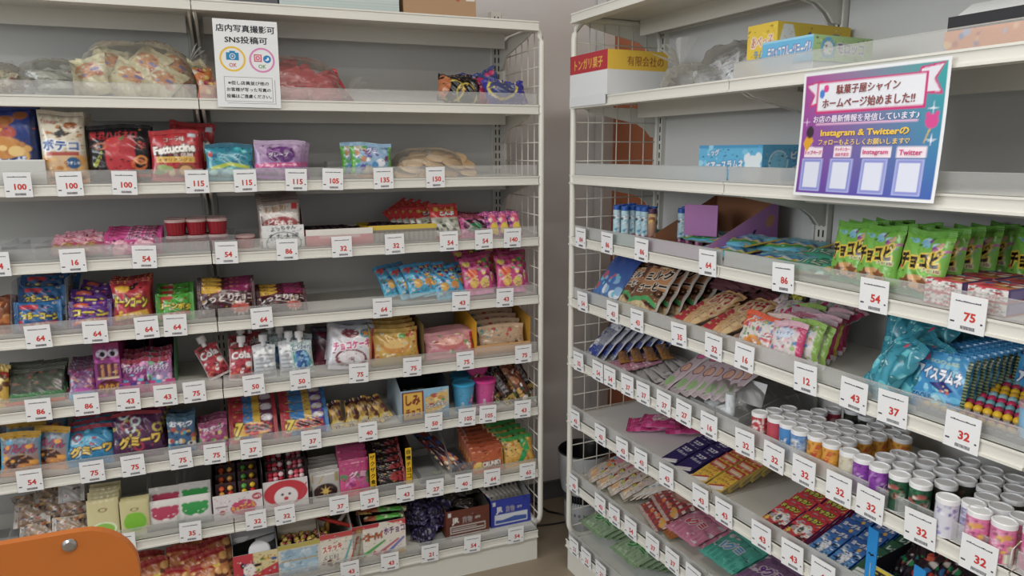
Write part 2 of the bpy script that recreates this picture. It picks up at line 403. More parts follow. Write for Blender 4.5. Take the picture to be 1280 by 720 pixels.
def carton(name, w, dep, h, front, side='dddddd', top=None, right=None, cell=.0024, left=None):
    """closed box; front/top/right are lists of print ops or a colour"""
    def mk():
        b = MB()
        def face(ops, W_, H_, fn):
            if isinstance(ops, str): b.grid(fn, 1, 1, ops, CARD, smooth=False)
            else: A = Art(W_, H_, ops, cell); b.grid(fn, A.nu, A.nv, A.cols(), CARD, smooth=False)
        tp = top or side; r = right or side; l = left or side
        face(front, w, h, lambda U, V: ((U-.5)*w, 0*U, V*h))
        face(r, dep, h, lambda U, V: (w/2+0*U, U*dep, V*h))
        face(l, dep, h, lambda U, V: (-w/2+0*U, dep-U*dep, V*h))
        face(tp, w, dep, lambda U, V: ((U-.5)*w, V*dep, h+0*U))
        face(side, w, h, lambda U, V: ((.5-U)*w, dep+0*U, V*h))
        b.grid(lambda U, V: ((U-.5)*w, dep-V*dep, 0*U), 1, 1, side, CARD, smooth=False)
        return b.build(name)
    return mk
def box(name, u, i, s, w, h, d, dep, front, label, cat='box', group=None, side='dddddd', top=None, right=None, cell=None, left=None, **k):
    key = k.pop('key', name+'|'+label)
    cell = cell or (.0024 if u == 'A' else (.0016 if s > .8 else .0020))
    return row(key, carton(name, w, dep, h, front, side, top, right, cell, left), label, cat, group, u, i, s, d, **k)
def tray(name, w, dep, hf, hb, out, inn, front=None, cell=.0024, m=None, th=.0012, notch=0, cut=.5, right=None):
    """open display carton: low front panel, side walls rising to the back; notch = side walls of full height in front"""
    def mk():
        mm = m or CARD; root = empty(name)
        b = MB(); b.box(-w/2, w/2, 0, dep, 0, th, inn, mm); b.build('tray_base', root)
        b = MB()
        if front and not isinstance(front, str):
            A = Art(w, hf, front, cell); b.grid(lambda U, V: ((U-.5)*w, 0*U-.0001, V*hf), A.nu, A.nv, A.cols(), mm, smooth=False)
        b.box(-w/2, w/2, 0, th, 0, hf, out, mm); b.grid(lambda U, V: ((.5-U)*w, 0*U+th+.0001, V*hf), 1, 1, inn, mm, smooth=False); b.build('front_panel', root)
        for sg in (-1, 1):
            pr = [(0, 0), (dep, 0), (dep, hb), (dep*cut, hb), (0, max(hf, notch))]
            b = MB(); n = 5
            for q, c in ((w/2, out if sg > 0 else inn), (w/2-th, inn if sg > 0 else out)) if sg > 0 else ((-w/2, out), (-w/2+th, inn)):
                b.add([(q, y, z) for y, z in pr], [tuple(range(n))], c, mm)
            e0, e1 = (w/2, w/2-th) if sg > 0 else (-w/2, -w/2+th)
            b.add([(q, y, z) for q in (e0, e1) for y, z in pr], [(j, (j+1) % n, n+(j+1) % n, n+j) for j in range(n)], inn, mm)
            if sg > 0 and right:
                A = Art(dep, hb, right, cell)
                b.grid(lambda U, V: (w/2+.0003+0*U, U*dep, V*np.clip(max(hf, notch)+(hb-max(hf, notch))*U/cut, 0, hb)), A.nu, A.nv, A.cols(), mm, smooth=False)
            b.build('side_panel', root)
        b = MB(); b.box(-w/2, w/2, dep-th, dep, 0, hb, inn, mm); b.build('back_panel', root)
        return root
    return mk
def disp(name, u, i, s, w, hf, d, dep, hb, out, inn, label, front=None, cat='display box', group=None, m=None, notch=0, cut=.5, right=None, th=.0012, **k):
    cell = .0022 if u == 'A' else .0018
    return row(name+'|'+label, tray(name, w, dep, hf, hb, out, inn, front, cell, m, th, notch, cut, right), label, cat, group, u, i, s, d, jit=0, **k)
def can(name, w, h, ops, cap='e8e8ea', body='ffffff'):
    def mk():
        r = w/2; A = Art(2*math.pi*r, h*.86, ops, .0024 if r < .02 else .003)
        root = MB().lathe([(0, 0, body), (r*.96, 0, body), (r, .002, body), (r, h*.88, body)], body, PLAS, art=(A, 2)).build(name)
        MB().lathe([(r*1.03, h*.87, cap), (r*1.03, h*.985, cap), (r*.97, h, cap), (r*.88, h, cap), (r*.86, h-.0018, cap), (0, h-.0018, cap)], cap, PLAS).build('cap', root)
        return root
    return mk
def cup(name, r0, r1, h, col, lid, lidr=1.08, art=None, lm=None, ribs=0):
    def mk():
        if art: A = Art(2*math.pi*r1, h, art, .0026); root = MB().lathe([(0, 0, col), (r0, 0, col), (r1, h, col)], col, PLAS, art=(A, 1)).build(name)
        else:
            root = MB()
            root.grid(lambda U, V: ((r0+(r1-r0)*V)*(1+.03*ribs*np.cos(U*2*np.pi*18))*np.sin(U*2*np.pi), -(r0+(r1-r0)*V)*(1+.03*ribs*np.cos(U*2*np.pi*18))*np.cos(U*2*np.pi), V*h), 72, 3, col, PLAS)
            root = root.build(name)
        q = r1*lidr
        MB().lathe([(r1, h-.001, lid), (q, h-.001, lid), (q, h+.004, lid), (q*.93, h+.006, lid), (q*.88, h+.0045, lid), (0, h+.0045, lid)], lid, lm or PLAS, n=28).build('lid', root)
        return root
    return mk
def blob(name, w, dep, h, seed, m=None, col='ffffff', knot=None, n=28):
    """crumpled clear bag lying over its contents"""
    def mk():
        R = random.Random(seed); Nz = noisy(R, 9); b = MB()
        def fn(U, V):
            th, ph = U*2*np.pi, V*np.pi/2
            q = 1+sum(a*np.sin(fx*np.sin(th)*2+fy*np.cos(th)*1.5+fy*V*3+p) for fx, fy, p, a in Nz)*.016+.02*np.abs(np.sin(th*7+V*9+Nz[0][2]))
            c = np.cos(ph)**.55
            return w/2*c*np.sign(np.cos(th))*np.abs(np.cos(th))**.8*q, dep/2+dep/2*c*np.sign(np.sin(th))*np.abs(np.sin(th))**.8*q, h*np.sin(ph)**.9*q+.001
        b.grid(fn, n*2, n, col, m or CLR)
        o = b.build(name)
        if knot:
            kx, ky, kz, L, ang = knot; k = MB(); r = math.radians(ang)
            for j in range(7):
                a = r+(j-3)*.23
                k.add([(kx, ky, kz), (kx+L*math.cos(a), ky-.012*j+.03, kz+L*math.sin(a)), (kx+L*math.cos(a+.22)*.9, ky+.01*j-.02, kz+L*math.sin(a+.22)*.9)], [(0, 1, 2)], col, m or CLR)
            k.build('gathered_neck', o)
        return o
    return mk
def pile(key, maker, label, cat, group, u, i, spots):
    n = len(spots); order = sorted(range(n), key=lambda j: spots[j][0]); W = ('leftmost', 'second from left', 'third from left', 'fourth from left', 'fifth from left', 'sixth from left', 'seventh from left')
    for j, (s, d, z, yaw, tilt, roll) in enumerate(spots):
        k = order.index(j); l = label
        if n <= 13: l += ', '+('rightmost' if k == n-1 else W[k] if k <= (n-1)//2 else ('', 'second', 'third', 'fourth', 'fifth', 'sixth', 'seventh')[n-1-k]+' from right')
        place(key, maker, l, cat, group, u, s, d, surf(u, i)+z, yaw, tilt, roll)
def rnd(seed, n, s0, s1, d0, d1, z0, z1, yaw=25, tilt=(60, 90), roll=8):
    R = random.Random(seed)
    return [(R.uniform(s0, s1), R.uniform(d0, d1), z0+(z1-z0)*k/max(1, n-1), R.uniform(-yaw, yaw), R.uniform(*tilt), R.uniform(-roll, roll)) for k in range(n)]
# ---------------------------------------------------------------- price tags
TW, TH = .053, .056
def price(num, hand=0):
    def mk():
        o = MB(); o.box(-TW/2, TW/2, -.0006, .0006, 0, TH, 'e9eaec', CARD); o = o.build('price_tag')
        text = MB(); text3d(text, num, .004, .0235, .0140, 'c8403c', CARD, y=-.0009, bold=.035)
        text.build('price_figures', o)
        R = random.Random(num); p = MB(); x = -.019
        while x < .018:                                   # the tiny printed name, too small to read
            wd = R.uniform(.0012, .003); p.box(x, x+wd, -.0009, -.0007, .0448, .0448+R.uniform(.0013, .0024), '30303a', CARD); x += wd+.0006
        p.box(-.024, -.0175, -.0009, -.0007, .0125, .0150, '45454f', CARD); p.box(.020, .0232, -.0009, -.0007, .0150, .0175, '45454f', CARD)
        x = -.008
        while x < .013:
            wd = R.choice((.0006, .0009, .0012)); p.box(x, x+wd, -.0009, -.0007, .0040, .0092, '3c3c46', CARD); x += wd+.0007
        tag(p.build('small_print', o), kind='stuff')
        return o
    return mk
SH = {'A': 'left unit', 'B': 'right unit'}
NTH = ['top', 'second', 'third', 'fourth', 'fifth', 'sixth', 'seventh', 'eighth', 'bottom']
def tags(u, i, lst):
    for k, (s, num, what) in enumerate(lst):
        R = random.Random('%s%d%d' % (u, i, k))
        place('tag'+num, price(num), 'white %s price tag below %s, %s shelf of %s' % (num, what, NTH[i], SH[u]), 'price tag', 'price tags on the shelf lips',
              u, s, -.0052, LIP[u][i]-.001, R.uniform(-1, 1), R.uniform(-3, -1), R.uniform(-2.2, 2.2))
def hs(u, i, px, d, dz=.04):
    """metres along the shelf of the point at depth d that the photograph shows in column px (1280 wide)"""
    O = MU[u] @ Vector((0, d, LIP[u][i]+LH+dz)) - cam.matrix_world.translation
    D = MU[u].to_3x3() @ Vector((1, 0, 0)); M = cam.matrix_world.to_3x3(); R, F = M.col[0], -M.col[2]; k = (px-640)/896.4
    return (k*O.dot(F)-O.dot(R))/(D.dot(R)-k*D.dot(F))

# ================================================================ unit A, top rows
# cardboard carton and packs standing on the very top shelf
box('cardboard_carton', 'A', 0, -0.279, 0.202, 0.102, .03, .22, [('f', 'b08a63'), ('b', 9, 3, ['b03a38'], .35, .42, .8, .58, .05), ('r', .86, .42, .98, .6, 'dcd8d0')], 'brown cardboard carton with red print on top of the left unit', 'carton', side='a5805c')
box('storage_case', 'A', 0, -0.544, 0.303, 0.060, .03, .2, [('g', 'b8c6c4', 'cfd8d6'), ('s', 9, 'a9b8b6', 0, .3)], 'pale plastic case with ribbed sides on top of the left unit', 'case', side='c2cbc9')
box('storage_case', 'A', 0, -0.798, 0.198, 0.033, .04, .2, [('f', '55565c'), ('s', 5, '63646a', 0, .3)], 'dark grey case at the seam on top of the left unit', 'case', side='4c4d52')
# --- second row: bulk bags
place('wrapbag1', blob('clear_bag', .13, .17, .075, 11), 'clear bag of sweets cut by the left frame edge, second shelf', 'plastic bag', None, 'A', -1.334, .05, surf('A', 1))
pile('tinypack', pillow('wrapped_sweet', .05, .04, .014, [('g', 'c9b48c', 'd9cdb0'), ('b', 8, 2, ['8a4a2c', 'e8e0d0', '4a7a4a'], 0, 0, 1, 1, .16)], cell=.003), 'beige wrapped sweet inside the clear bag at the left frame edge', 'sweet', 'wrapped sweets in the leftmost clear bag', 'A', 1, rnd(5, 7, -1.346, -1.298, .08, .16, .004, .035, 60, (20, 70)))
place('wrapbag2', blob('clear_bag', .155, .18, .088, 12, knot=(-.06, .05, .04, .05, 150)), 'clear bag of pale green packets beside the cream packets', 'plastic bag', None, 'A', -1.223, .05, surf('A', 1))
pile('greenpack', pillow('wafer_packet', .075, .05, .018, [('g', 'b9c0b4', 'd8dcd2'), ('b', 7, 4, ['2f7a52', 'b85a5a', 'e8ece4'], 0, .1, 1, .9, .13)], cell=.003), 'pale packet with green print inside the second clear bag', 'packet', 'pale packets in the second clear bag', 'A', 1, rnd(6, 9, -1.270, -1.189, .09, .18, .004, .05, 40, (30, 75)))
place('wrapbag3', blob('clear_bag', .275, .2, .135, 13, knot=(.12, .03, .09, .05, 20)), 'big clear bag filled with cream snack packets left of the seam', 'plastic bag', None, 'A', -1.038, .045, surf('A', 1))
CREAM = [('g', 'cbbf8e', 'e3dcb4'), ('e', .5, .62, .34, .2, 'd98a4a'), ('b', 7, 9, ['6a6ab0', 'b84a40', 'efe8c8', 'd9a050'], .1, .45, .9, .85, .08), ('r', 0, 0, 1, .12, 'b8ab78')]
pile('creampack', pillow('cream_packet', .085, .105, .026, CREAM, cell=.0027), 'cream snack packet inside the big clear bag', 'packet', 'cream packets in the big clear bag', 'A', 1,
     [(-1.133, .075, .002, -20, 20, -14), (-1.079, .08, .004, 10, 26, 28), (-1.018, .075, .0, -8, 30, 35), (-0.970, .09, .0, 12, 32, 42), (-1.112, .11, .035, 15, 25, 20), (-1.055, .115, .045, -10, 25, 38), (-0.993, .11, .05, 10, 30, 48), (-0.953, .12, .035, 10, 30, 60), (-1.119, .15, .01, 0, 20, -10), (-0.953, .14, .012, 20, 35, 60), (-1.011, .16, .03, 20, 35, 50)])
place('wrapbag4', blob('clear_bag', .36, .19, .115, 14, knot=(.17, .04, .012, .075, 8)), 'clear bag of red sweet packets behind the hanging notice', 'plastic bag', None, 'A', -0.711, .045, surf('A', 1))
REDP = [('g', 'b0202e', 'd8323e'), ('b', 6, 7, ['e8c040', 'f0e0a0', '901020'], .1, .72, .9, 1, .1), ('e', .5, .4, .3, .2, 'c02030')]
pile('redpack', pillow('red_packet', .08, .062, .026, REDP, cell=.0027), 'shiny red sweet packet inside the clear bag behind the notice', 'packet', 'red packets in the clear bag', 'A', 1,
     [(-0.676, .075, .03, -15, 30, -20), (-0.640, .08, .0, 10, 25, -28), (-0.582, .08, .0, -5, 35, -20), (-0.621, .10, .045, 12, 35, -30), (-0.569, .10, .032, 5, 30, -15), (-0.671, .12, .058, 0, 30, -20), (-0.599, .10, .018, 30, 30, -30), (-0.688, .07, .0, 0, 28, -10), (-0.544, .09, .002, 15, 50, -10)])
pile('orangepack', pillow('small_orange_packet', .045, .05, .02, [('g', 'c03038', 'e8a030'), ('b', 5, 3, ['f0d060', 'e8e0d0', 'b02040'], 0, 0, 1, 1, .16)], cell=.003), 'orange and red packet showing left of the notice', 'packet', 'orange packets beside the notice', 'A', 1, [(-0.882, .07, .0, 0, 15, 8), (-0.878, .09, .035, 10, 20, -12), (-0.854, .08, .012, 10, 20, 30)])
bag('crisp_bag', 'A', 1, -0.220, 0.128, 0.102, .07, .05, [('f', '15151a'), ('o', .3, .35, .28, .3, .14, 'd0b83a'), ('o', .65, .3, .25, .28, .14, 'd0b83a'), ('e', .12, .5, .14, .4, 'c07040'), ('b', 6, 3, ['c8b040', '0c0c10', '3a3a44'], 0, 0, 1, 1, .06)], 'black snack bag with yellow swirls slumped on second shelf', tilt=30, roll=12, wr=2)
bag('crisp_bag', 'A', 1, -0.114, 0.119, 0.120, .09, .05, [('f', '3a4a86'), ('e', .3, .4, .36, .4, 'b01c5c'), ('b', 9, 5, ['c82a68', '5a6aa8', 'd0b040', '401040'], 0, 0, 1, 1, .1)], 'blue and magenta snack bag slumped between black and violet bags', tilt=30, roll=-12, wr=2)
bag('crisp_bag', 'A', 1, -0.075, 0.127, 0.080, .05, .05, [('f', '2a2a9a'), ('e', .4, .55, .36, .38, '3c4474'), ('o', .4, .55, .36, .38, .15, 'd8c440'), ('b', 5, 8, ['4038c8', 'b8304c'], 0, 0, 1, .5, .1)], 'violet blue snack bag with yellow outline near the wire frame', tilt=25, roll=-5, wr=2)
# --- third row: large bags
box('snack_carton', 'A', 2, -1.311, 0.137, 0.056, .035, .1, [('f', 'c9c9c4'), ('r', 0, .93, 1, 1, 'e0e0dc')], 'open white carton holding the navy snack bags, third shelf', 'carton', side='bcbcb6')
NAVY = [('g', '16306e', '1e3f96'), ('r', .9, 0, 1, 1, '12285c'), ('e', .35, .62, .36, .14, 'b8402a'), ('t', 'コイケヤ', .35, .64, .07, 'f0c030', 'a02818', 10), ('e', .45, .42, .35, .16, 'd08a30'), ('b', 9, 2, ['e8b050', 'c07828', 'f0c878'], .1, .3, .85, .5, .06), ('b', 4, 5, ['9a5a28', 'b06a30'], .55, .72, .85, .88, .06), ('t', 'あみじゃが', .42, .22, .14, 'f4f6fa', '1c5cb4', 3, .8), ('r', .05, .02, .75, .12, 'c03050'), ('t', 'うましお', .4, .07, .07, 'f4f4f4')]
bag('snack_bag', 'A', 2, -1.324, 0.140, 0.168, .065, .05, NAVY, 'navy potato snack bag in the white carton, far left', n=2, tilt=4, stand=1, z=.012)
POT = [('g', 'd89a4a', 'd9cdb4', .7), ('r', 0, .4, 1, 1, 'd8cfb8'), ('r', .05, .93, .95, .97, '9a5a3a'), ('b', 22, 4, ['e0a040', 'eab868', 'c88030'], .05, .02, .95, .34, .05), ('b', 7, 8, ['b06a38', 'c8803c'], .2, .62, .9, .85, .035), ('e', .72, .80, .15, .05, '9a5428'), ('p', [(.3, .66), (.45, .72), (.5, .8), (.58, .72), (.75, .7), (.5, .63)], '202024'), ('t', 'Tohato', .25, .83, .05, 'b04038'), ('t', 'ポテコ', .47, .52, .15, '2a5aa0', 'f0f0f0', 0, .8, .05), ('r', .15, .38, .85, .43, 'b84a3a'), ('e', .72, .28, .15, .08, '1c5a90'), ('t', 'うましお', .72, .28, .04, 'f0f0f0')]
bag('snack_bag', 'A', 2, -1.206, 0.096, 0.169, .06, .05, POT, 'cream ring snack bag with blue lettering, third shelf', n=3, dd=.045, tilt=3, stand=1)
HAB = [('f', '15141a'), ('e', .52, .42, .24, .36, 'c01c2c'), ('e', .4, .62, .14, .14, 'c8202e'), ('e', .64, .62, .14, .14, 'b81a2a'), ('p', [(.5, .74), (.62, .8), (.56, .7)], '3a7a30'), ('o', .8, .3, .12, .1, .4, 'd86a28'), ('o', .22, .62, .1, .06, .35, 'c86a28'), ('o', .84, .38, .1, .08, .4, 'e89038'), ('t', '暴君ハバネロ', .42, .8, .14, 'c02430', None, 0, .72, .05), ('t', '辛', .86, .62, .14, 'c02430'), ('t', '超辛ウマ', .17, .4, .07, 'b8c83a', None, 62), ('r', .5, .08, .95, .14, 'c83c2a')]
bag('snack_bag', 'A', 2, -1.088, 0.141, 0.138, .06, .05, HAB, 'black chilli snack bag with a big red pepper', n=2, dd=.05, tilt=5, stand=1)
FET = [('f', 'b81c28'), ('r', .06, .7, .94, .9, 'c22a34'), ('e', .5, .55, .42, .12, '30181a'), ('t', 'コーラ味', .5, .8, .09, 'f0e8e0', '901420'), ('t', 'Fettuccine', .5, .62, .17, 'f6f2ec', '38181a', 4, .86, .05), ('t', 'GUMI', .75, .5, .07, 'f0d8d0'), ('r', .12, .36, .9, .47, 'e0b038'), ('t', 'イタリアングミ', .5, .41, .07, '7a3a18', None, 0, .7), ('e', .7, .2, .2, .15, 'd8a868'), ('o', .7, .2, .2, .15, .35, '8a4a28'), ('b', 8, 6, ['6a8a4a', '9ab06a', 'e0c898'], .08, .05, .5, .28, .07), ('r', .78, .84, .93, .95, 'c8d8e4')]
bag('gummy_bag', 'A', 2, -0.966, 0.113, 0.127, .05, .03, FET, 'red cola gummy bag beside the seam', n=3, dd=.03, tilt=8, stand=1, ds=.006)
bag('gummy_bag', 'A', 2, -0.943, 0.110, 0.151, .12, .03, FET, 'tall red cola gummy bag behind the seam', tilt=8, roll=8)
SOD = [('g', '2a9aa8', '1a86a0'), ('r', 0, .9, 1, 1, '17647c'), ('b', 16, 6, ['3ab8c0', '1a6a8a', '70d0d0', '125a80'], 0, .3, 1, .95, .08), ('t', 'ソーダ', .5, .62, .16, '14467a', '58c0d0', 0, .5), ('p', [(.1, .36), (.5, .48), (.92, .38), (.92, .28), (.5, .38), (.1, .26)], 'b8c83a'), ('b', 10, 3, ['a8e0e0', '80c8e0'], .1, .02, .9, .28, .09), ('e', .1, .7, .05, .07, 'c03a3a')]
bag('gummy_bag', 'A', 2, -0.840, 0.115, 0.093, .05, .035, SOD, 'teal soda gummy bag right of the seam', n=3, dd=.035, tilt=8, stand=1)
PUR = [('g', '8a2a98', 'b8a0c0', .8), ('r', 0, 0, 1, .12, '8c2aa0'), ('e', .55, .62, .3, .2, '5a2470'), ('b', 12, 7, ['6a2c80', '4a1c5c', '8a4a98'], .3, .5, .85, .8, .07), ('t', 'グレープ', .5, .62, .12, 'e0cce8', '4a1c5c'), ('p', [(.02, .36), (.95, .46), (.97, .36), (.04, .26)], 'd83a8a'), ('t', 'フェットチーネ', .5, .36, .07, 'f8e8f0', None, 5, .8), ('e', .7, .15, .2, .1, 'b878c0')]
bag('gummy_bag', 'A', 2, -0.725, 0.122, 0.102, .05, .03, PUR, 'purple grape gummy bag, third shelf', n=3, dd=.03, tilt=8, roll=4, stand=1, ds=.012)
place('acr1', tray('acrylic_riser', .07, .12, .012, .045, 'cccccc', 'cccccc', m=CLR2), 'low clear acrylic tray left of the green edged bag', 'tray', None, 'A', -0.555, .05, surf('A', 2))
MIX = [('f', '8ab0d0'), ('b', 30, 12, ['5a4aa8', 'd0c0a0', '7a3a70', 'e8e8f0', '3a8ac0', 'b87a50', '284a90', '60b060'], .1, .05, .9, .95, .09), ('r', 0, 0, .1, 1, '5ab030'), ('r', .9, 0, 1, 1, '5ab030'), ('t', 'グミ', .5, .76, .16, 'f0f0ff', '3a3a98')]
bag('gummy_bag', 'A', 2, -0.476, 0.114, 0.095, .06, .035, MIX, 'bag with green edges and mixed fruit print, third shelf', n=2, dd=.04, tilt=6, ds=-.02)
place('riceb', blob('clear_bag', .215, .15, .078, 21), 'clear bag of tan rice crackers, third shelf', 'plastic bag', None, 'A', -0.302, .05, surf('A', 2))
def cracker():
    return MB().lathe([(0, 0, 'b08a5c'), (.024, .0005, 'a07a50'), (.036, .006, 'c09a6c'), (.032, .012, 'd4b48c'), (.014, .012, 'dabb94'), (0, .011, 'd8b890')], 'c9a67c', CARD, n=24).build('rice_cracker')
pile('cracker', cracker, 'tan round rice cracker inside the clear bag', 'cracker', 'rice crackers in the clear bag', 'A', 2,
     [(-0.364, .095, .018, 10, -22, 8), (-0.345, .12, .034, 0, -22, -6), (-0.291, .10, .028, 5, -22, 10), (-0.269, .13, .048, 0, -22, 0), (-0.232, .10, .030, -5, -22, 12), (-0.211, .14, .046, 0, -22, 0), (-0.311, .09, .004, 0, -22, -4), (-0.254, .09, .006, 0, -22, 6), (-0.195, .10, .008, 0, -22, 10), (-0.376, .085, .002, 0, -22, 0), (-0.192, .12, .030, 0, -22, 14), (-0.317, .15, .05, 0, -22, 0), (-0.250, .15, .056, 0, -22, 4)])
tags('A', 2, [(-1.292, '100', 'the navy snack bags'), (-1.190, '100', 'the cream ring snacks'), (-1.078, '100', 'the black chilli bag'), (-0.919, '115', 'the red cola gummies'), (-0.807, '115', 'the teal soda gummies'), (-0.685, '115', 'the purple grape gummies'), (-0.593, '105', 'the empty acrylic tray'), (-0.458, '135', 'the green edged bag'), (-0.314, '150', 'the rice crackers')])
# --- fourth row
def jellybox(w=.1, h=.035): return tray('clear_box', w, .15, h, h, 'cccccc', 'cccccc', m=CLR2)
place('clbox', jellybox(), 'empty clear plastic box at the left edge, fourth shelf', 'box', None, 'A', -1.376, .04, surf('A', 3))
place('clbox2', jellybox(.095, .04), 'empty clear plastic box beside the pink packs, fourth shelf', 'box', None, 'A', -1.304, .04, surf('A', 3))
PINK = [('g', 'd8708c', 'e8a0b4'), ('b', 14, 4, ['f0c0cc', 'c84a74', 'e8d0a0'], .1, .1, .9, .9, .12), ('t', 'もも', .4, .45, .35, 'c8a030', 'a03050')]
place('pinkcl', tray('clear_box', .16, .14, .032, .032, 'dddddd', 'dddddd', m=CLR2), 'clear box holding pink packs, fourth shelf', 'box', None, 'A', -1.206, .045, surf('A', 3))
pile('pinkpk', pillow('pink_packet', .07, .075, .014, PINK), 'pink sweet packet in the clear box, fourth shelf', 'packet', 'pink packets in the clear box', 'A', 3, [(-1.229, .055, .004, 0, 62, 0), (-1.178, .055, .004, 4, 62, 0), (-1.233, .085, .006, -3, 55, 2), (-1.181, .09, .006, 3, 55, 0), (-1.209, .115, .008, 0, 52, 0)])
PKD = [('f', 'c83a8a'), ('r', 0, .8, 1, 1, 'a02060'), ('e', .25, .3, .17, .3, 'e8a8b8'), ('e', .7, .3, .17, .3, 'e8b0c0'), ('b', 14, 5, ['601040', 'f0d0e0', '8a1850', 'd84a9a'], .05, .1, .95, .7, .08), ('t', 'ぷちぷち', .65, .72, .26, '301020', 'e8a0c8', 0, .55)]
bag('gummy_bag', 'A', 3, -1.081, 0.129, 0.062, .055, .03, PKD, 'magenta gummy pack with two round faces, fourth shelf', n=4, dd=.03, dz=.004, tilt=38, vert=1)
J1 = cup('jelly_cup', .020, .0245, .034, '8a1824', 'b89a98', 1.04, ribs=1)
for r_, z_ in ((0, 0), (1, .041)):
    for q, px in enumerate((-0.982, -0.933, -0.883)):
        for dd_ in range(2):
            place('jelly', J1, 'dark red jelly cup, %s cup of the %s layer%s' % (('left', 'middle', 'right')[q], ('lower', 'upper')[r_], ('', ' in the back row')[dd_]), 'jelly cup', 'dark red jelly cups beside the seam', 'A', px, .09+.054*dd_, surf('A', 3)+z_)
place('jelly', J1, 'dark red jelly cup standing alone right of the stack', 'jelly cup', 'dark red jelly cups beside the seam', 'A', -0.816, .09, surf('A', 3)-.006)
place('jelbox', tray('clear_box', .19, .16, .04, .04, 'dddddd', 'dddddd', m=CLR2), 'clear box around the stacked jelly cups', 'box', None, 'A', -0.936, .055, surf('A', 3))
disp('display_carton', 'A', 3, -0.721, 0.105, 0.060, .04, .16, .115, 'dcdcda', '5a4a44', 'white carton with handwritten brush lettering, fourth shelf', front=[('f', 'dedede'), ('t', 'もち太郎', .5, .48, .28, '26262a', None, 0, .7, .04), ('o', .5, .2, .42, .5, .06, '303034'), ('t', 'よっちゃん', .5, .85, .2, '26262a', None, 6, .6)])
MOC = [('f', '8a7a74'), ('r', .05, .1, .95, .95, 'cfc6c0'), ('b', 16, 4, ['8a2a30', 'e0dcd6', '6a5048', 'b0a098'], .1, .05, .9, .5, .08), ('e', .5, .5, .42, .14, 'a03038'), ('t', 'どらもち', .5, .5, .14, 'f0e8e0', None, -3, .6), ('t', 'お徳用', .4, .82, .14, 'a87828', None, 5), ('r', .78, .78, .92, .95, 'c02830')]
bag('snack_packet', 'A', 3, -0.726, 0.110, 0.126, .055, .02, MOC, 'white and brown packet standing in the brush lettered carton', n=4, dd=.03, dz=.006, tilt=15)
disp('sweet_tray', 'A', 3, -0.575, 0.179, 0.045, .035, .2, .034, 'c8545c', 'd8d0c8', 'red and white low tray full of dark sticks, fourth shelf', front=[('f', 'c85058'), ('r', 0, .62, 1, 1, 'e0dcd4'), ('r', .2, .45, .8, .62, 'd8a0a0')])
pile('dstick', pillow('liquorice_stick', .15, .02, .008, [('f', '241a20'), ('s', 8, '4a3a48', 1, .4)], seal=.008, vert=1, cell=.004, parts=False), 'dark wrapped stick in the red and white tray', 'sweet', 'dark sticks in the red tray', 'A', 3, rnd(3, 16, -0.582-.02, -0.555+.02, .05, .2, .022, .034, 14, (70, 92), 3))
disp('sweet_tray', 'A', 3, -0.399, 0.194, 0.048, .04, .2, .04, 'c8a820', 'a88c20', 'clear tray with yellow rim full of dark sticks, fourth shelf', front=[('f', '8a8278'), ('r', 0, .72, 1, 1, 'd8b820'), ('s', 14, '6a6258', 1, .4, 0, 1, .1, .6)])
pile('dstick', None, 'dark wrapped stick in the yellow rimmed tray', 'sweet', 'dark sticks in the yellow tray', 'A', 3, rnd(4, 14, -0.396-.02, -0.368+.02, .06, .2, .03, .038, 12, (70, 92), 3))
KON = [('f', 'b81c20'), ('t', '都こんぶ', .5, .85, .15, 'e8c040', '8a1010', 0, .7), ('t', 'こんぶ', .6, .72, .12, 'f0f0f0', '202020', 0, .5), ('r', .03, .02, .97, .6, 'a8a89c'), ('b', 40, 5, ['6a7058', 'c8c8bc', '50563e', '8a8c78'], .08, .05, .92, .56, .05)]
bag('kelp_packet', 'A', 3, -0.266, 0.087, 0.111, .05, .008, KON, 'red and clear pickled kelp packet standing in front of its fan', wr=.3, tilt=28)
for k in range(5):
    place('kelpfan', pillow('kelp_packet', .085, .10, .006, KON, wr=.3), 'red kelp packet of the leaning fan, %s from the front' % ORD[k+1], 'packet', 'fanned red kelp packets', 'A', -0.294-.012*k, .085+.016*k, surf('A', 3)+.012+.004*k, -4*k, 36, -10-7*k)
PG = [('f', 'c04a88'), ('e', .5, .5, .4, .3, '281c24'), ('e', .5, .42, .2, .2, '1c7a4a'), ('r', 0, .85, 1, 1, '7a1c34'), ('b', 10, 6, ['d880b0', '4a1830', 'e090c0', '7a2a60'], 0, 0, 1, 1, .08)]
bag('sweet_packet', 'A', 3, -0.176, 0.094, 0.072, .05, .015, PG, 'pink packet with green and black oval, fourth shelf', n=4, dd=.018, dz=.002, tilt=30, ds=-.004)
YP = [('f', 'c04a98'), ('s', 4, '5a1c60', 0, .5, 0, .3), ('e', .6, .72, .34, .18, 'e0708a'), ('e', .6, .3, .36, .24, 'e8c820'), ('b', 6, 2, ['f0e0c0', 'e04a80'], .3, .5, .95, .9, .08)]
for k, px in enumerate((-0.122, -0.090, -0.051)):
    bag('candy_stick_pack', 'A', 3, px, .038, .075, .045, .014, YP, 'purple pack with yellow fruit, %s of three near the wire frame' % ('left', 'middle', 'right')[k], key='yp', n=1, tilt=22, roll=-6)
    bag('candy_stick_pack', 'A', 3, px-.012, .038, .075, .07, .014, YP, 'purple pack behind the %s yellow fruit pack' % ('left', 'middle', 'right')[k], key='yp', n=1, tilt=22, roll=-6)
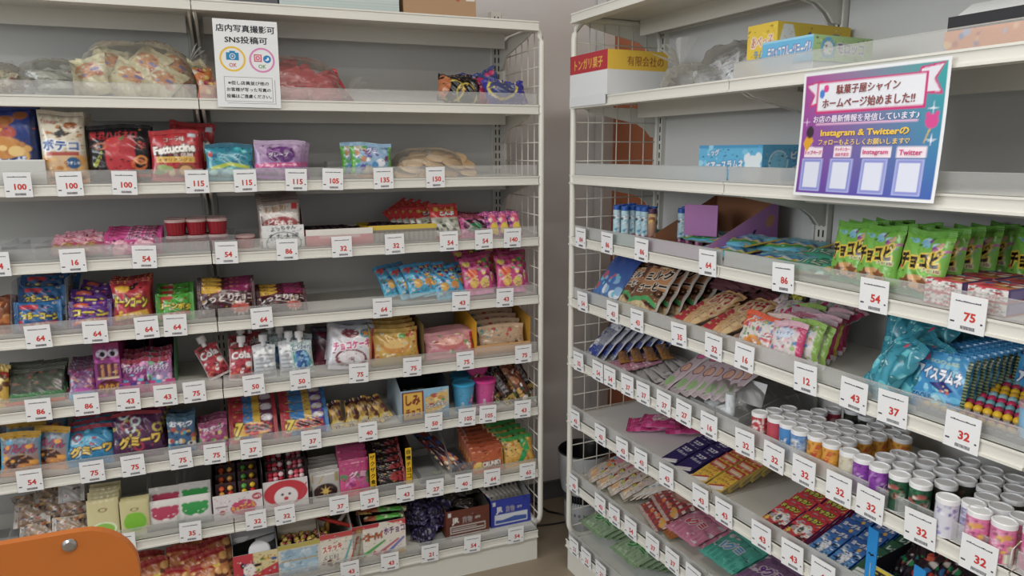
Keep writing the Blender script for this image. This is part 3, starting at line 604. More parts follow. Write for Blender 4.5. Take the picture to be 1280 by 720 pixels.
tags('A', 3, [(-1.354, '54', 'the empty clear box'), (-1.202, '16', 'the pink packets'), (-1.052, '54', 'the magenta gummy packs'), (-0.865, '54', 'the red jelly cups'), (-0.718, '86', 'the brush lettered carton'), (-0.577, '32', 'the red and white tray'), (-0.434, '32', 'the yellow rimmed tray'), (-0.279, '54', 'the kelp packets'), (-0.174, '54', 'the green oval packets'), (-0.087, '140', 'the purple fruit packs')])

# --- fifth row
COPPER = [('g', '9a5428', '7a3c1c'), ('b', 10, 3, ['c87838', '5a2c18', 'e0a868'], 0, 0, 1, 1, .12)]
bag('snack_bag', 'A', 4, -1.385, 0.056, 0.085, .06, .03, COPPER, 'copper brown snack bag at the left frame edge, fifth shelf', n=2, dd=.04, tilt=10)
def snack(c0, c1, l1='ebd21e', word='コーンスナック', acc='e04a2a', seed=1):
    return [('g', c0, c1), ('b', 22, seed, [c1, c0, acc, '181020', c1, 'd8d0c0'], 0, .08, 1, .92, .075), ('b', 5, seed+3, [c0, c1], .1, .3, .9, .6, .12), ('e', .3, .8, .18, .08, acc), ('t', word, .5, .5, .24, l1, '201018', -5, .86, .05), ('p', [(.08, .22), (.9, .32), (.92, .2), (.1, .1)], acc), ('t', 'うまい', .5, .21, .1, 'f0e8d0', None, 5, .5), ('r', 0, 0, 1, .05, c0), ('r', 0, .95, 1, 1, c0)]
BLU = snack('14407c', '1c74b0', seed=3, acc='c82838', word='どっちーコーン'); VIO = snack('4a1c78', '6a30a0', seed=5, acc='d85a28', word='コーン'); RED = snack('98182a', 'c02434', seed=7, acc='e8b020', word='ドーンコーン'); GRN = snack('2c8a2c', '58b83a', seed=9, acc='c02838', word='コーンポタ')
place('clpen', tray('clear_divider_tray', .115, .2, .02, .12, 'cccccc', 'cccccc', m=CLR2, cut=.2), 'clear divider tray around the blue corn snacks', 'tray', None, 'A', -1.298, .045, surf('A', 4))
bl = pillow('corn_snack_bag', .10, .075, .035, BLU, vert=1)
pile('blcorn', bl, 'blue corn snack bag in the heap on the fifth shelf', 'snack bag', 'blue corn snack bags', 'A', 4,
     [(-1.302, .055, .0, 0, 15, 0), (-1.300, .085, .035, -3, 22, 2), (-1.297, .12, .058, 6, 25, 4), (-1.311, .15, .05, -8, 20, -5), (-1.286, .17, .062, 14, 25, 16), (-1.321, .12, .02, 10, 30, -10)])
pile('viocorn', pillow('corn_snack_bag', .095, .07, .035, VIO, vert=1), 'purple corn snack bag in the heap on the fifth shelf', 'snack bag', 'purple corn snack bags', 'A', 4,
     [(-1.191, .05, .0, 0, 25, 0), (-1.191, .08, .025, 5, 30, 5), (-1.189, .12, .04, -8, 35, 12), (-1.201, .13, .02, 8, 30, -14)])
bag('corn_snack_bag', 'A', 4, -1.096, 0.093, 0.114, .05, .05, RED, 'big red corn snack bag with pointed corners, fifth shelf', n=3, dd=.035, tilt=10, stand=1, pinch=.12)
bag('corn_snack_bag', 'A', 4, -0.999, 0.090, 0.073, .05, .035, GRN, 'green corn snack bag beside the big red one', n=3, dd=.035, dz=.008, tilt=22, vert=1)
CHO = [('g', '2c1418', '5a1428'), ('r', .55, .75, 1, 1, '8a1c58'), ('e', .22, .85, .2, .13, 'd8a820'), ('b', 8, 5, ['3a1c20', '180c10'], 0, 0, 1, .5, .1), ('e', .27, .2, .18, .22, '3a2420'), ('star', .72, .25, .28, 'e8d8d0', 11, .6), ('e', .72, .24, .16, .15, 'c84a3a'), ('b', 6, 8, ['f0c8b0', 'a83030'], .6, .15, .86, .36, .04), ('t', 'しっとり', .34, .56, .26, 'f0e4e0', '3a1418', 3, .56, .015, 2), ('t', 'チョコ', .78, .58, .2, 'f0e4e0', '3a1418', 0, .3, .02, 2)]
bag('choco_snack_bag', 'A', 4, -0.873, 0.143, 0.086, .05, .035, CHO, 'dark brown moist choco corn bag at the seam', n=3, dd=.03, dz=.006, tilt=18, vert=1)
bag('choco_snack_bag', 'A', 4, -0.734, 0.130, 0.065, .05, .035, CHO, 'dark brown moist choco corn bag right of the seam pair', n=3, dd=.03, dz=.004, tilt=30, vert=1)
CRY = [('g', '38a8cc', '2c8cc0'), ('b', 46, 4, ['1c5aa0', 'c03a48', 'e0b838', '2a2a78', '50c0e0', 'c87030', '48a048'], .08, .35, .92, .92, .065), ('e', .35, .35, .15, .12, 'e0a838'), ('e', .7, .32, .14, .12, 'd88a30'), ('r', 0, 0, 1, .12, '58bcdc')]
for k, (px, dd, z, yw, rl) in enumerate(((500, .10, .012, 0, 14), (520, .075, .01, 4, 14), (532, .05, .016, 0, 10), (548, .055, .014, 0, 8), (566, .045, .002, 0, 14), (575, .075, .006, 0, 12))):
    place('crybag', pillow('ramune_bag', .092, .105, .03, CRY), 'light blue cartoon snack bag, %s from the left of its fan' % ('first', 'second', 'third', 'fourth', 'fifth', 'last')[k], 'snack bag', 'light blue snack bags', 'A', hs('A', 4, px, dd), dd, surf('A', 4)+z, yw, 34, -rl)
PKC = [('g', 'd84a90', 'c02c78'), ('b', 44, 4, ['f0d850', '8a1450', 'e87ab0', '48b048', 'b02060', 'f0c0d0'], .08, .35, .92, .92, .06), ('e', .3, .55, .18, .12, 'e8602a'), ('e', .34, .3, .14, .13, 'e8c050'), ('e', .7, .28, .16, .13, 'e8d060'), ('r', 0, 0, 1, .12, 'e080b8')]
for k, (px, dd, z) in enumerate(((600, .05, .004), (640, .045, .004), (604, .085, .01), (644, .08, .012), (590, .13, .025), (625, .14, .03))):
    place('pkcbag', pillow('gummy_bag', .092, .118, .03, PKC), 'bright pink cartoon gummy bag, %s' % ('front left', 'front right', 'second on the left', 'second on the right', 'rear left', 'rear right')[k], 'snack bag', 'bright pink gummy bags', 'A', hs('A', 4, px, dd), dd, surf('A', 4)+z, 0, 22, (-3, 2)[k % 2])
tags('A', 4, [(-1.291, '64', 'the blue corn snacks'), (-1.174, '64', 'the purple corn snacks'), (-1.061, '64', 'the red corn snacks'), (-0.998, '64', 'the green corn snacks'), (-0.791, '64', 'the moist choco corn'), (-0.475, '64', 'the empty gap'), (-0.248, '43', 'the light blue bags'), (-0.112, '43', 'the bright pink bags')])
# --- sixth row
YEL = [('g', 'c89a28', 'd8b840'), ('b', 12, 4, ['b03828', '6a4020', 'f0e090'], 0, 0, 1, 1, .1)]
bag('snack_packet', 'A', 5, -1.400, 0.036, 0.097, .05, .02, YEL, 'yellow snack packet at the left frame edge, sixth shelf', n=2, tilt=20)
DKG = [('g', '3a4238', '4e5448'), ('r', 0, 0, 1, .3, '2a7a3a'), ('r', 0, 0, 1, .1, 'c85028'), ('b', 14, 5, ['6a5a58', '303a34', '8a6a60'], .05, .35, .95, .95, .07)]
for k, (px, n) in enumerate(((24, 3), (52, 3))):
    bag('gum_packet', 'A', 5, px and hs('A', 5, px, .05), (.075, .09)[k], .092, .05, .014, DKG, 'dark green packet with orange base, %s pair on sixth shelf' % ('left', 'right')[k], n=n, dd=.025, dz=.003, tilt=32, wr=.3)
disp('sweet_tray', 'A', 5, -1.270, 0.024, 0.018, .06, .12, .03, '3a7a3a', '7a3a30', 'narrow dark green tray between the packets, sixth shelf', front=[('f', '4a3028'), ('r', 0, 0, 1, .3, 'c85028')])
MAG = [('g', '8a3a98', '5a3048'), ('r', 0, 0, 1, .2, '58b0d8'), ('r', 0, .18, 1, .3, 'c040b0'), ('b', 14, 5, ['a85070', '6a3458', 'c88a70'], .05, .3, .95, .95, .07)]
bag('gum_packet', 'A', 5, -1.226, 0.061, 0.085, .05, .014, MAG, 'purple packet with sky blue base left of the monster box', n=4, dd=.02, dz=.003, tilt=28, wr=.3)
MON = [('g', 'a0389a', '7a2a60'), ('r', 0, .92, 1, 1, '9a2c6a'), ('e', .34, .8, .22, .075, 'c8c0d8'), ('e', .76, .8, .2, .075, 'c8c0d8'), ('e', .36, .79, .1, .05, '101018'), ('e', .74, .79, .1, .05, '101018'), ('r', .12, .36, .9, .62, '5a2a48'), ('s', 4, 'c88a50', 1, .45, .14, .9, .38, .6), ('r', .1, .33, .9, .37, 'e0c8a0'), ('e', .5, .18, .44, .14, '5a1c20'), ('t', 'ねるねる', .5, .18, .12, 'e0a830', '7a2c18', 0, .8), ('b', 10, 5, ['c050b0', '682060', 'd870c0'], 0, 0, 1, .1, .04), ('b', 8, 5, ['c050b0', '682060'], 0, .62, 1, .72, .03)]
box('tall_dispenser_box', 'A', 5, -1.164, 0.057, 0.139, .04, .16, MON, 'tall magenta box with two big eyes, sixth shelf', side='8a2a68', left='7a3a90')
for k, (x0, x1, yt, cc, nm) in enumerate(((153, 182, 452, ('c03080', '8a2a6a', '5a3a90'), 'magenta'), (184, 214, 443, ('d03888', '68a878', '48a8d0'), 'pink and mint'))):
    disp('packet_box', 'A', 5, hs('A', 5, (x0+x1)/2, .04), .072, .03, .04, .18, .128, cc[1], '3c2434', 'open dark box holding %s packets, sixth shelf' % nm, front=[('f', cc[0]), ('b', 6, 3, [cc[2], 'e8c0d8'], 0, 0, 1, 1, .2)])
    bag('powder_packet', 'A', 5, hs('A', 5, (x0+x1)/2, .05), .062, .088, .047, .012, [('g', cc[2], cc[0]), ('r', 0, .84, 1, 1, 'a01c38'), ('b', 26, 4+k, ['e8a0d0', 'f0e0f0', cc[1], '70c0e0', '3a1c50'], .05, .05, .95, .85, .07), ('t', 'パチパチ', .5, .68, .16, 'f0e0f0', '5a1c70', 0, .8), ('e', .5, .15, .3, .1, ('e088c0', '60c0e8')[k])], '%s powder sweet packet in its open box' % nm, n=3, dd=.03, dz=.006, tilt=10)
COL_ = [('g', 'd8d0d0', 'a01c30'), ('r', .04, .03, .96, .97, 'b8283e'), ('b', 22, 4, ['f0e8e8', 'd04a5a', '7a1420', 'e06a4a', '3a1014'], .08, .05, .92, .5, .07), ('t', 'Cola', .5, .72, .2, 'f4f0f0', '601018', 8, .8), ('e', .3, .9, .15, .05, '5a3a28'), ('r', 0, 0, .05, 1, 'e0d8d8'), ('r', .95, 0, 1, 1, 'e0d8d8')]
CID = [('g', 'c8d4d0', 'b8c8cc'), ('e', .5, .45, .34, .28, '2a68b0'), ('b', 16, 6, ['4a90c8', '18508c', '80b8d8'], .2, .2, .8, .7, .08), ('p', [(.1, .1), (.25, .9), (.1, .9)], '3a9a78'), ('p', [(.9, .1), (.75, .3), (.9, .5)], '3a9a78'), ('t', 'Cider', .5, .8, .15, '2a4a80', 'e0ece8', 5, .8)]
CLP = [('g', 'b8bcc2', 'd4d8dc'), ('s', 9, '8e949c', 0, .35, .1, .9, .08, .8), ('b', 14, 3, ['f0f2f4', '9aa0a8'], .1, .1, .9, .9, .07)]
def pouch(name, ops, w=.060, h=.094, cap='d8dadf'):
    def mk():
        r = pillow(name, w, h, .026, ops, stand=1, seal=.007, wr=.7)(); r.name = name
        b = MB().lathe([(.0062, 0, cap), (.0062, .012, cap), (.011, .0125, cap), (.0115, .029, cap), (.009, .0315, cap), (0, .032, cap)], cap, PLAS, n=18, z0=h-.004); b.build('screw_cap', r)
        return r
    return mk
for k, (px, dd, z, rl, tl, key, ops, lab) in enumerate((
    (275, .085, .008, -22, 12, 'pc', COL_, 'red cola drink pouch leaning left beside the seam'), (300, .05, 0, 4, 12, 'pc', COL_, 'red cola drink pouch standing in front, sixth shelf'), (296, .12, .01, 8, 10, 'pc', COL_, 'red cola drink pouch behind the front cola pouch'), (318, .15, .012, -5, 10, 'pc', COL_, 'rearmost red cola drink pouch'),
    (331, .05, -.002, 0, 8, 'pl', CLP, 'clear silver drink pouch between cola and cider'), (363, .055, 0, 0, 8, 'pl', CLP, 'clear silver drink pouch left of the cider pouch'), (379, .045, 0, -3, 10, 'ps', CID, 'cider drink pouch with blue print in front'), (352, .10, .004, 0, 8, 'ps', CID, 'cider drink pouch behind the silver ones'), (376, .10, .006, 3, 10, 'ps', CID, 'cider drink pouch, rearmost right'), (340, .14, .008, 0, 8, 'ps', CID, 'cider drink pouch, rearmost left'))):
    place(key, pouch('drink_pouch', ops, cap=('f0f0f2' if key != 'pl' else 'dfe2e6')), lab, 'drink pouch', 'spouted drink pouches', 'A', hs('A', 5, px, dd), dd, surf('A', 5)+z, 0, tl, rl)
CAK = [('g', 'c8c8d2', 'dcdce4'), ('e', .8, .8, .13, .1, '2a9ab8'), ('star', .8, .8, .1, 'e89a30'), ('e', .45, .8, .2, .1, '8a3a4a'), ('e', .5, .25, .36, .2, '7a2c34'), ('e', .5, .27, .3, .14, 'e0d8dc'), ('t', 'チョコケーキ', .5, .54, .2, 'c8307a', 'f4e8f0', 8, .86, .05), ('t', '1個', .5, .24, .08, '7a2c34'), ('r', .92, .1, 1, .95, 'd05a50'), ('b', 10, 3, ['a0a8b8', '5070a0'], .05, .85, .95, 1, .05)]
bag('cake_bag', 'A', 5, -0.565, 0.125, 0.129, .035, .035, CAK, 'white choco cake bag with pink lettering, sixth shelf', n=3, dd=.03, dz=.006, tilt=20, roll=8)
bag('cake_bag', 'A', 5, hs('A', 5, 418, .11), .11, .11, .11, .03, [('g', '7a1c3a', '3a3a50'), ('b', 14, 3, ['8a2c4a', '4a4a60', '301020'], 0, 0, 1, 1, .1)], 'dark red packet behind the white choco cake bag', n=2, tilt=20)
def dora(c0, c1, c2, cake, seed): return [('g', c0, c1), ('b', 30, seed, [c1, c2, 'e8d8a8', 'b0402a', '60a050', 'f0e8d8'], .04, .1, .96, .95, .07), ('e', .5, .5, .3, .22, cake), ('e', .5, .56, .27, .14, c2), ('r', 0, 0, 1, .14, '58b8d8'), ('r', 0, 0, .035, 1, 'b02028'), ('r', .965, 0, 1, 1, 'c02830')]
disp('cake_box', 'A', 5, hs('A', 5, 497, .035), .155, .02, .03, .2, .12, 'a8904a', '6a5a38', 'gold carton holding the gold cake bags, sixth shelf', notch=.11, cut=.3)
bag('cake_bag', 'A', 5, hs('A', 5, 496, .04), .138, .105, .04, .03, dora('c8982c', 'd8b050', 'e0b868', 'd08a30', 4), 'gold round cake bag standing in its carton', n=5, dd=.028, dz=.006, tilt=18)
bag('cake_bag', 'A', 5, -0.266, 0.153, 0.085, .04, .03, dora('c87888', 'd898a0', 'e8a898', 'c86a68', 6)[:-3]+[('r', .94, 0, 1, 1, 'b02040')], 'pink round cake bag with red edge, sixth shelf', n=3, dd=.03, tilt=30)
disp('cake_box', 'A', 5, hs('A', 5, 629, .035), .175, .03, .03, .22, .12, 'e0a830', 'b88a38', 'orange yellow open carton beside the wire frame, sixth shelf', notch=.105, cut=.45, front=[('f', 'd8a060')])
WAF = [('g', 'b08a68', 'c8a888'), ('e', .5, .3, .36, .24, 'b89878'), ('b', 28, 7, ['d0c8b8', '3a9aa0', 'c04848', 'e8e0d0', '4a7080'], .05, .55, .95, .95, .06), ('b', 10, 3, ['6a4a38', 'd8c0a0'], .6, 0, 1, .4, .06)]
bag('wafer_bag', 'A', 5, hs('A', 5, 629, .04), .15, .085, .042, .03, WAF, 'tan and teal wafer bag in the orange yellow carton', n=5, dd=.03, dz=.01, tilt=16)
tags('A', 5, [(-1.311, '86', 'the dark green packets'), (-1.210, '86', 'the purple packets'), (-1.120, '43', 'the tall magenta box'), (-1.035, '43', 'the powder sweet boxes'), (-0.967, '75', 'the empty end'), (-0.823, '50', 'the cola pouches'), (-0.705, '50', 'the cider pouches'), (-0.549, '75', 'the choco cake bags'), (-0.397, '75', 'the gold cake bags'), (-0.237, '75', 'the pink cake bags'), (-0.052, '75', 'the orange yellow carton')])
# --- seventh row
YB = [('g', 'c87a28', '2888b0'), ('r', 0, .84, 1, 1, 'd8a820'), ('r', 0, .84, .04, 0, '2888b0'), ('e', .5, .32, .36, .16, '48281c'), ('e', .6, .22, .2, .07, 'd08848'), ('t', 'グルグル', .5, .62, .2, 'c03a50', '18386a', -3, .8), ('b', 10, 5, ['e8a030', '38a0c8'], .05, .1, .95, .8, .05), ('r', 0, 0, .05, 1, '2ca0c8'), ('r', .95, 0, 1, 1, '2ca0c8')]
for k, (px, dd, z, tl, yw) in enumerate(((24, .035, 0, 12, 0), (60, .05, 0, 14, -16), (30, .075, .012, 20, 0), (58, .10, .022, 25, 6), (28, .13, .026, 25, -4), (62, .15, .034, 26, 10), (0, .11, .01, 22, 0))):
    place('ybbag', pillow('gummy_bag', .086, .108, .02, YB, wr=.4), 'yellow topped blue gummy bag, %s' % ('front left', 'turned one at front right', 'second on the left', 'second on the right', 'third on the left', 'rearmost on the right', 'half hidden at the far left')[k], 'gummy bag', 'yellow topped gummy bags', 'A', hs('A', 6, px, dd), dd, surf('A', 6)+z, yw, tl, 3)
place('blkbox', tray('packet_box', .03, .2, .03, .1, '202020', '282828'), 'narrow black box at the left edge, seventh shelf', 'display box', None, 'A', hs('A', 6, -2, .04), .04, surf('A', 6))
def gumi(c0, c1, c2, seed): return [('g', c0, c1)]+[('o', random.Random(seed+j).uniform(.05, .95), random.Random(seed*3+j).uniform(.25, .95), .11, .1, .45, (c2, 'd0e0e8', 'b03048', c1)[j % 4]) for j in range(12)]+[('b', 14, seed, [c1, '18204a', c2], 0, 0, 1, 1, .05), ('t', 'グミーワ', .55, .38, .24, 'e8c040', '201418', 4, .85, .06)]
bag('ring_gummy_bag', 'A', 6, -1.227, 0.113, 0.100, .04, .028, gumi('1c78a8', '2a98c8', '58c0e0', 3), 'blue ring gummy bag with gold lettering', n=4, dd=.026, dz=.008, tilt=26, ds=.008)
bag('ring_gummy_bag', 'A', 6, -1.115, 0.118, 0.121, .04, .028, gumi('4a2048', '5c2858', 'c8b848', 7), 'dark purple ring gummy bag with gold lettering', n=5, dd=.026, dz=.006, tilt=18, ds=.004)
SC_ = [('g', '285a90', '386078'), ('b', 30, 5, ['c89a40', 'd8d0c0', 'b04a40', '3a98b0', '1c3858'], .05, .05, .95, .7, .06), ('t', 'おやつ', .5, .8, .17, 'd8e0e8', '18305a', 0, .8)]
bag('small_gummy_bag', 'A', 6, -1.011, 0.069, 0.094, .04, .016, SC_, 'small blue and cream gummy bag, seventh shelf', n=3, dd=.03, tilt=12)
SP_ = [('g', 'a83878', '984a78'), ('b', 26, 5, ['c8c060', '5a9a50', 'e088b0', '70284c', 'd0a8c0'], .05, .05, .95, .65, .06), ('r', 0, .84, 1, 1, '7a2450'), ('t', 'おやつ', .5, .72, .14, 'e0c8d8', '58183c', 0, .7)]
bag('small_gummy_bag', 'A', 6, -0.934, 0.073, 0.072, .04, .016, SP_, 'small pink gummy bag left of the seam', n=3, dd=.03, tilt=14)
def seven(bk): return [('f', bk), ('r', 0, 0, 1, .12, ('c8304a', '3a90c8')[bk == '2a78b8']), ('s', 1, 'b02838', 1, .2), ('r', .30, 0, .5, 1, '2878b8'), ('r', .5, 0, .64, 1, 'd8b020'), ('r', .66, 0, .9, 1, ('6a3a5a', '5a3aa0')[bk == '2a78b8']), ('e', .78, .72, .12, .12, 'd8d4e0'), ('e', .45, .38, .42, .22, 'd8a820'), ('b', 5, 3, ['e0b060', 'c8d070', 'd85a68'], .1, .02, .95, .25, .1), ('t', '7', .2, .42, .42, 'e8c838', '38180c', -8, .16, .06), ('t', 'Stick', .6, .42, .27, '30141c', 'd83040', 3, .55, .06, 3), ('t', 'ミルククリーム', .5, .16, .1, '3a2818', None, 3, .6)]
bag('stick_pack', 'A', 6, -0.831, 0.126, 0.088, .04, .02, seven('a82434'), 'red seven stick multipack, striped', n=4, dd=.036, dz=.018, tilt=36, vert=1, wr=.3)
bag('stick_pack', 'A', 6, -0.694, 0.130, 0.072, .04, .02, seven('2a78b8'), 'blue seven stick multipack, striped', n=5, dd=.03, dz=.015, tilt=36, vert=1, wr=.3)
CH = [('g', 'c8a028', '38181c'), ('r', 0, 0, 1, .3, 'd0b038'), ('b', 16, 5, ['5a2c28', '281014', 'c09030'], 0, .3, 1, 1, .1), ('e', .5, .16, .3, .1, 'e0d0a8'), ('r', 0, 0, .06, 1, 'c89a28'), ('r', .94, 0, 1, 1, 'c89a28')]
for k, (px, rl, z) in enumerate(((423, -6, 0), (440, 3, 0), (457, -8, .004), (470, -20, 0), (484, -28, .008))):
    for q in range(1):
        place('chk', pillow('choco_stick_packet', .04, .08, .022, CH, pinch=.1), 'yellow and brown choco packet, %s from the left' % (ORD[k] if k else 'first'), 'packet', 'yellow and brown choco packets', 'A', hs('A', 6, px, .05+.05*q), .05+.05*q, surf('A', 6)+z+.006*q, 0, 28, rl)
SMF = [('g', '6a9cc0', '88b8d4'), ('p', [(.5, .1), (.98, .4), (.98, .92), (.5, .7)], 'd8b060'), ('b', 10, 6, ['c08838', 'e8d090', '3a9a60', 'b8503a'], .55, .05, .95, .8, .08), ('t', 'コーンチョコ', .74, .45, .14, 'f0ece0', '28487a', 5, .42), ('r', .03, .04, .47, .95, '7a1c1c'), ('r', .06, .1, .44, .9, 'e0b038'), ('t', 'しみ', .25, .68, .34, '7a1c1c', None, 0, .3, .05), ('t', 'チョコ', .25, .3, .24, '7a1c1c', None, 0, .3, .05)]
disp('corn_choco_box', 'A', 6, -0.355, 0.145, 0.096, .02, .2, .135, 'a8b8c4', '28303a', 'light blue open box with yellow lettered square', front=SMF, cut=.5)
pile('smp', pillow('choco_packet', .07, .06, .02, [('g', 'c8b878', '48606a'), ('b', 12, 4, ['e8e0b0', '30404a', 'b08a40'], 0, 0, 1, 1, .1)], vert=1), 'gold and blue choco packet lying in the light blue box', 'packet', 'choco packets in the light blue box', 'A', 6, [(hs('A', 6, 524, .08), .07, .04, 20, 65, 10), (hs('A', 6, 545, .09), .10, .03, -15, 75, 0), (hs('A', 6, 512, .09), .13, .02, 0, 80, 0), (hs('A', 6, 535, .1), .15, .02, 30, 80, 0)])
def cupart(c, c2): return [('g', c, c2), ('e', .60, .5, .03, .13, 'e8a0c8'), ('e', .63, .54, .014, .05, 'f4f0f4'), ('b', 8, 5, ['d0307a', c2], .55, .2, .66, .6, .05), ('r', .42, .04, .46, .4, 'e8e8ec'), ('s', 120, '404048', 1, .5, .42, .46, .04, .36)]
place('ccan', cup('gum_tub', .026, .033, .082, '48a8d0', '3aa0cc', art=cupart('48a8d4', '3c9cc8')), 'light blue plastic tub with lid, seventh shelf', 'tub', None, 'A', -0.224, .06, surf('A', 6), 0)
place('pcan', cup('gum_tub', .026, .033, .082, 'd8489c', 'd0408f', art=cupart('d84898', 'cc3c8c')), 'hot pink plastic tub right of the blue one', 'tub', None, 'A', -0.153, .065, surf('A', 6), 0)
place('pcan', None, 'hot pink tub tipped on its side on top behind', 'tub', None, 'A', -0.163, .19, surf('A', 6)+.105, 0, -80, 0)
place('ccan', None, 'light blue tub standing behind the front one', 'tub', None, 'A', -0.207, .14, surf('A', 6), 0)
CB = [('f', '2a1a1c'), ('b', 12, 5, ['6a3a30', '181014', '3a2a2c'], 0, .2, 1, 1, .07), ('r', 0, 0, 1, .2, 'c0a048'), ('r', .3, .3, .7, .8, '9a98a0'), ('s', 8, '48484e', 0, .4, .34, .66, .34, .76)]
CB2 = [('g', '3a2420', '8a4a30'), ('b', 18, 8, ['c87848', 'e8e0d8', '304a38', '5a1c1c', 'd0a050'], 0, 0, 1, 1, .08), ('r', 0, 0, 1, .12, '70a060')]
for k, (px, dd, z, rl, key, ops) in enumerate(((618, .05, 0, -24, 'cb', CB2), (625, .07, .01, -30, 'cb3', CB), (640, .05, .006, -26, 'cb3', CB), (650, .08, .018, -18, 'cb', CB2), (662, .05, .0, -22, 'cb', CB2), (664, .09, .02, -24, 'cb3', CB), (636, .12, .02, -26, 'cb3', CB))):
    place(key, pillow('choco_bar', .042, .115, .018, ops), 'dark wrapped choco bar leaning left, %s by the wire frame' % ('first', 'second', 'third', 'fourth', 'fifth', 'sixth', 'rearmost')[k], 'choco bar', 'leaning choco bars', 'A', hs('A', 6, px, dd), dd, surf('A', 6)+z, 0, 28, rl)
tags('A', 6, [(-1.348, '54', 'the yellow topped bags'), (-1.215, '75', 'the blue ring gummies'), (-1.124, '75', 'the purple ring gummies'), (-1.013, '75', 'the small cream gummies'), (-0.933, '75', 'the small pink gummies'), (-0.842, '37', 'the red stick packs'), (-0.686, '37', 'the blue stick packs'), (-0.530, '40', 'the yellow choco packets'), (-0.339, '50', 'the light blue box'), (-0.236, '105', 'the blue tub'), (-0.170, '105', 'the pink tub'), (-0.056, '43', 'the leaning choco bars')])
# --- eighth row
place('jar', tray('clear_box', .1, .16, .05, .05, 'cccccc', 'cccccc', m=CLR2), 'clear plastic box at the left edge, eighth shelf', 'box', None, 'A', -1.444, .035, surf('A', 7))
place('jar2', tray('clear_box', .205, .2, .03, .06, 'cccccc', 'cccccc', m=CLR2), 'clear plastic tray under the wrapped doughnut packs, eighth shelf', 'box', None, 'A', -1.325, .035, surf('A', 7))
DN = [('g', '8a6a50', 'b8a898'), ('b', 36, 5, ['d8a868', '2a2a40', 'b84838', 'e0dcd8', '3a5080', '8a5a38', 'e8e4e0'], 0, 0, 1, 1, .09), ('r', 0, 0, .05, 1, 'c0b8b4'), ('r', .95, 0, 1, 1, 'c0b8b4')]
pile('dnp', pillow('biscuit_packet', .085, .06, .03, DN, vert=1), 'brown and silver biscuit packet heaped beside the chair', 'packet', 'heaped biscuit packets', 'A', 7,
     [(hs('A', 7, 46, .06), .06, .006, 0, 40, 0), (hs('A', 7, 88, .06), .06, .006, 8, 30, 3), (hs('A', 7, 40, .09), .09, .045, -10, 40, -5), (hs('A', 7, 66, .1), .10, .05, 12, 45, 10), (hs('A', 7, 92, .1), .10, .045, 5, 35, 4), (hs('A', 7, 64, .14), .14, .065, 0, 45, 6), (hs('A', 7, 90, .15), .15, .05, 0, 40, -8), (hs('A', 7, 44, .15), .15, .05, 20, 40, 0)])
place('dnw', pillow('white_sachet', .06, .05, .02, [('g', 'c8c8cc', 'e4e4e8'), ('b', 6, 4, ['9a9aa2', '3a3a48', 'b03838'], .1, .2, .9, .8, .08)], vert=1), 'white sachet on top of the heaped biscuit packets', 'packet', None, 'A', hs('A', 7, 92, .11), .11, surf('A', 7)+.085, 10, 35, 5)
def card_(c0, fr, fc, seed): return [('nz',), ('f', c0), ('o', .5, .72, .14, .05, .35, '8a6a3a'), ('e', .4, .74, .02, .012, '40301c'), ('e', .62, .74, .02, .012, '40301c')]+([('e', .5, .36, .38, .27, fc), ('e', .36, .42, .2, .2, fc), ('e', .64, .42, .2, .2, fc)] if fr else [('e', .5, .2, .4, .2, fc), ('o', .5, .24, .4, .18, .15, 'e8f0d0')])
bag('gum_card', 'A', 7, -1.214, 0.073, 0.104, .04, .008, card_('cfc48e', 0, '8ac040', 1), 'cream card pack with a green melon at its base', n=5, dd=.016, dz=.004, tilt=12, wr=.1, seal=.004, pinch=0, parts=False)
bag('gum_card', 'A', 7, -1.140, 0.068, 0.091, .04, .008, card_('cdc48c', 1, '7cc024', 1), 'cream card pack with a green apple, eighth shelf', n=3, dd=.012, tilt=6, wr=.1, seal=.004, pinch=0, parts=False)
for q, (x0, x1, yt, fc, nm) in enumerate(((190, 223, 629, 'b83058', 'cherry red'), (227, 261, 630, '2c9a48', 'emerald green'))):
    def cc(h=.5): return [('nz',), ('f', 'd8d4d0'), ('b', 5, 9, [fc], .1, .72, .9, .75, .012)]+[('e', .5, .52, .4, .24, fc)]+[('e', x, .68, .11, .08, fc) for x in (.2, .4, .6, .8)]+[('b', 8, 4, ['f0e8e8'], .15, .2, .85, .5, .02), ('e', .5, .3, .1, .03, 'f4e8ec')]
    disp('clear_slot', 'A', 7, hs('A', 7, (x0+x1)/2, .03), .092, .02, .03, .2, .11, 'c8ccd8', 'c8ccd8', 'clear slot tray holding the %s packs' % nm, m=CLR2, cat='tray')
    bag('gum_card', 'A', 7, hs('A', 7, (x0+x1)/2, .04), .08, .075, .045, .01, cc(), 'white card pack with %s fruit' % nm, n=2, dd=.035, dz=.022, tilt=8, wr=.1, seal=.004, pinch=0, parts=False)
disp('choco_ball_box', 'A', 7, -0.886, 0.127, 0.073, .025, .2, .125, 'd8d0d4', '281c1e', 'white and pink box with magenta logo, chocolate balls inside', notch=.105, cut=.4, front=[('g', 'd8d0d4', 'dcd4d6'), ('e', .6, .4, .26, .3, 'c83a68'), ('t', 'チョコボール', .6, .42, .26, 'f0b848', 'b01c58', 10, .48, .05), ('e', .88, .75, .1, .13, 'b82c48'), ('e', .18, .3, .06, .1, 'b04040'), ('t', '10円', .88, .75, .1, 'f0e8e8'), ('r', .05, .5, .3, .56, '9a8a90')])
MILK = [('nz',), ('f', 'd8d2d2'), ('e', .5, .55, .48, .42, 'c82838'), ('e', .5, .42, .26, .32, 'e4dcdc'), ('e', .42, .5, .03, .04, '302020'), ('e', .58, .5, .03, .04, '302020'), ('e', .5, .36, .05, .06, 'c82838'), ('p', [(.8, .3), (.95, .8), (.98, .8), (.84, .3)], 'c04050'), ('p', [(.05, .2), (.3, .1), (.3, .14)], 'c83040')]
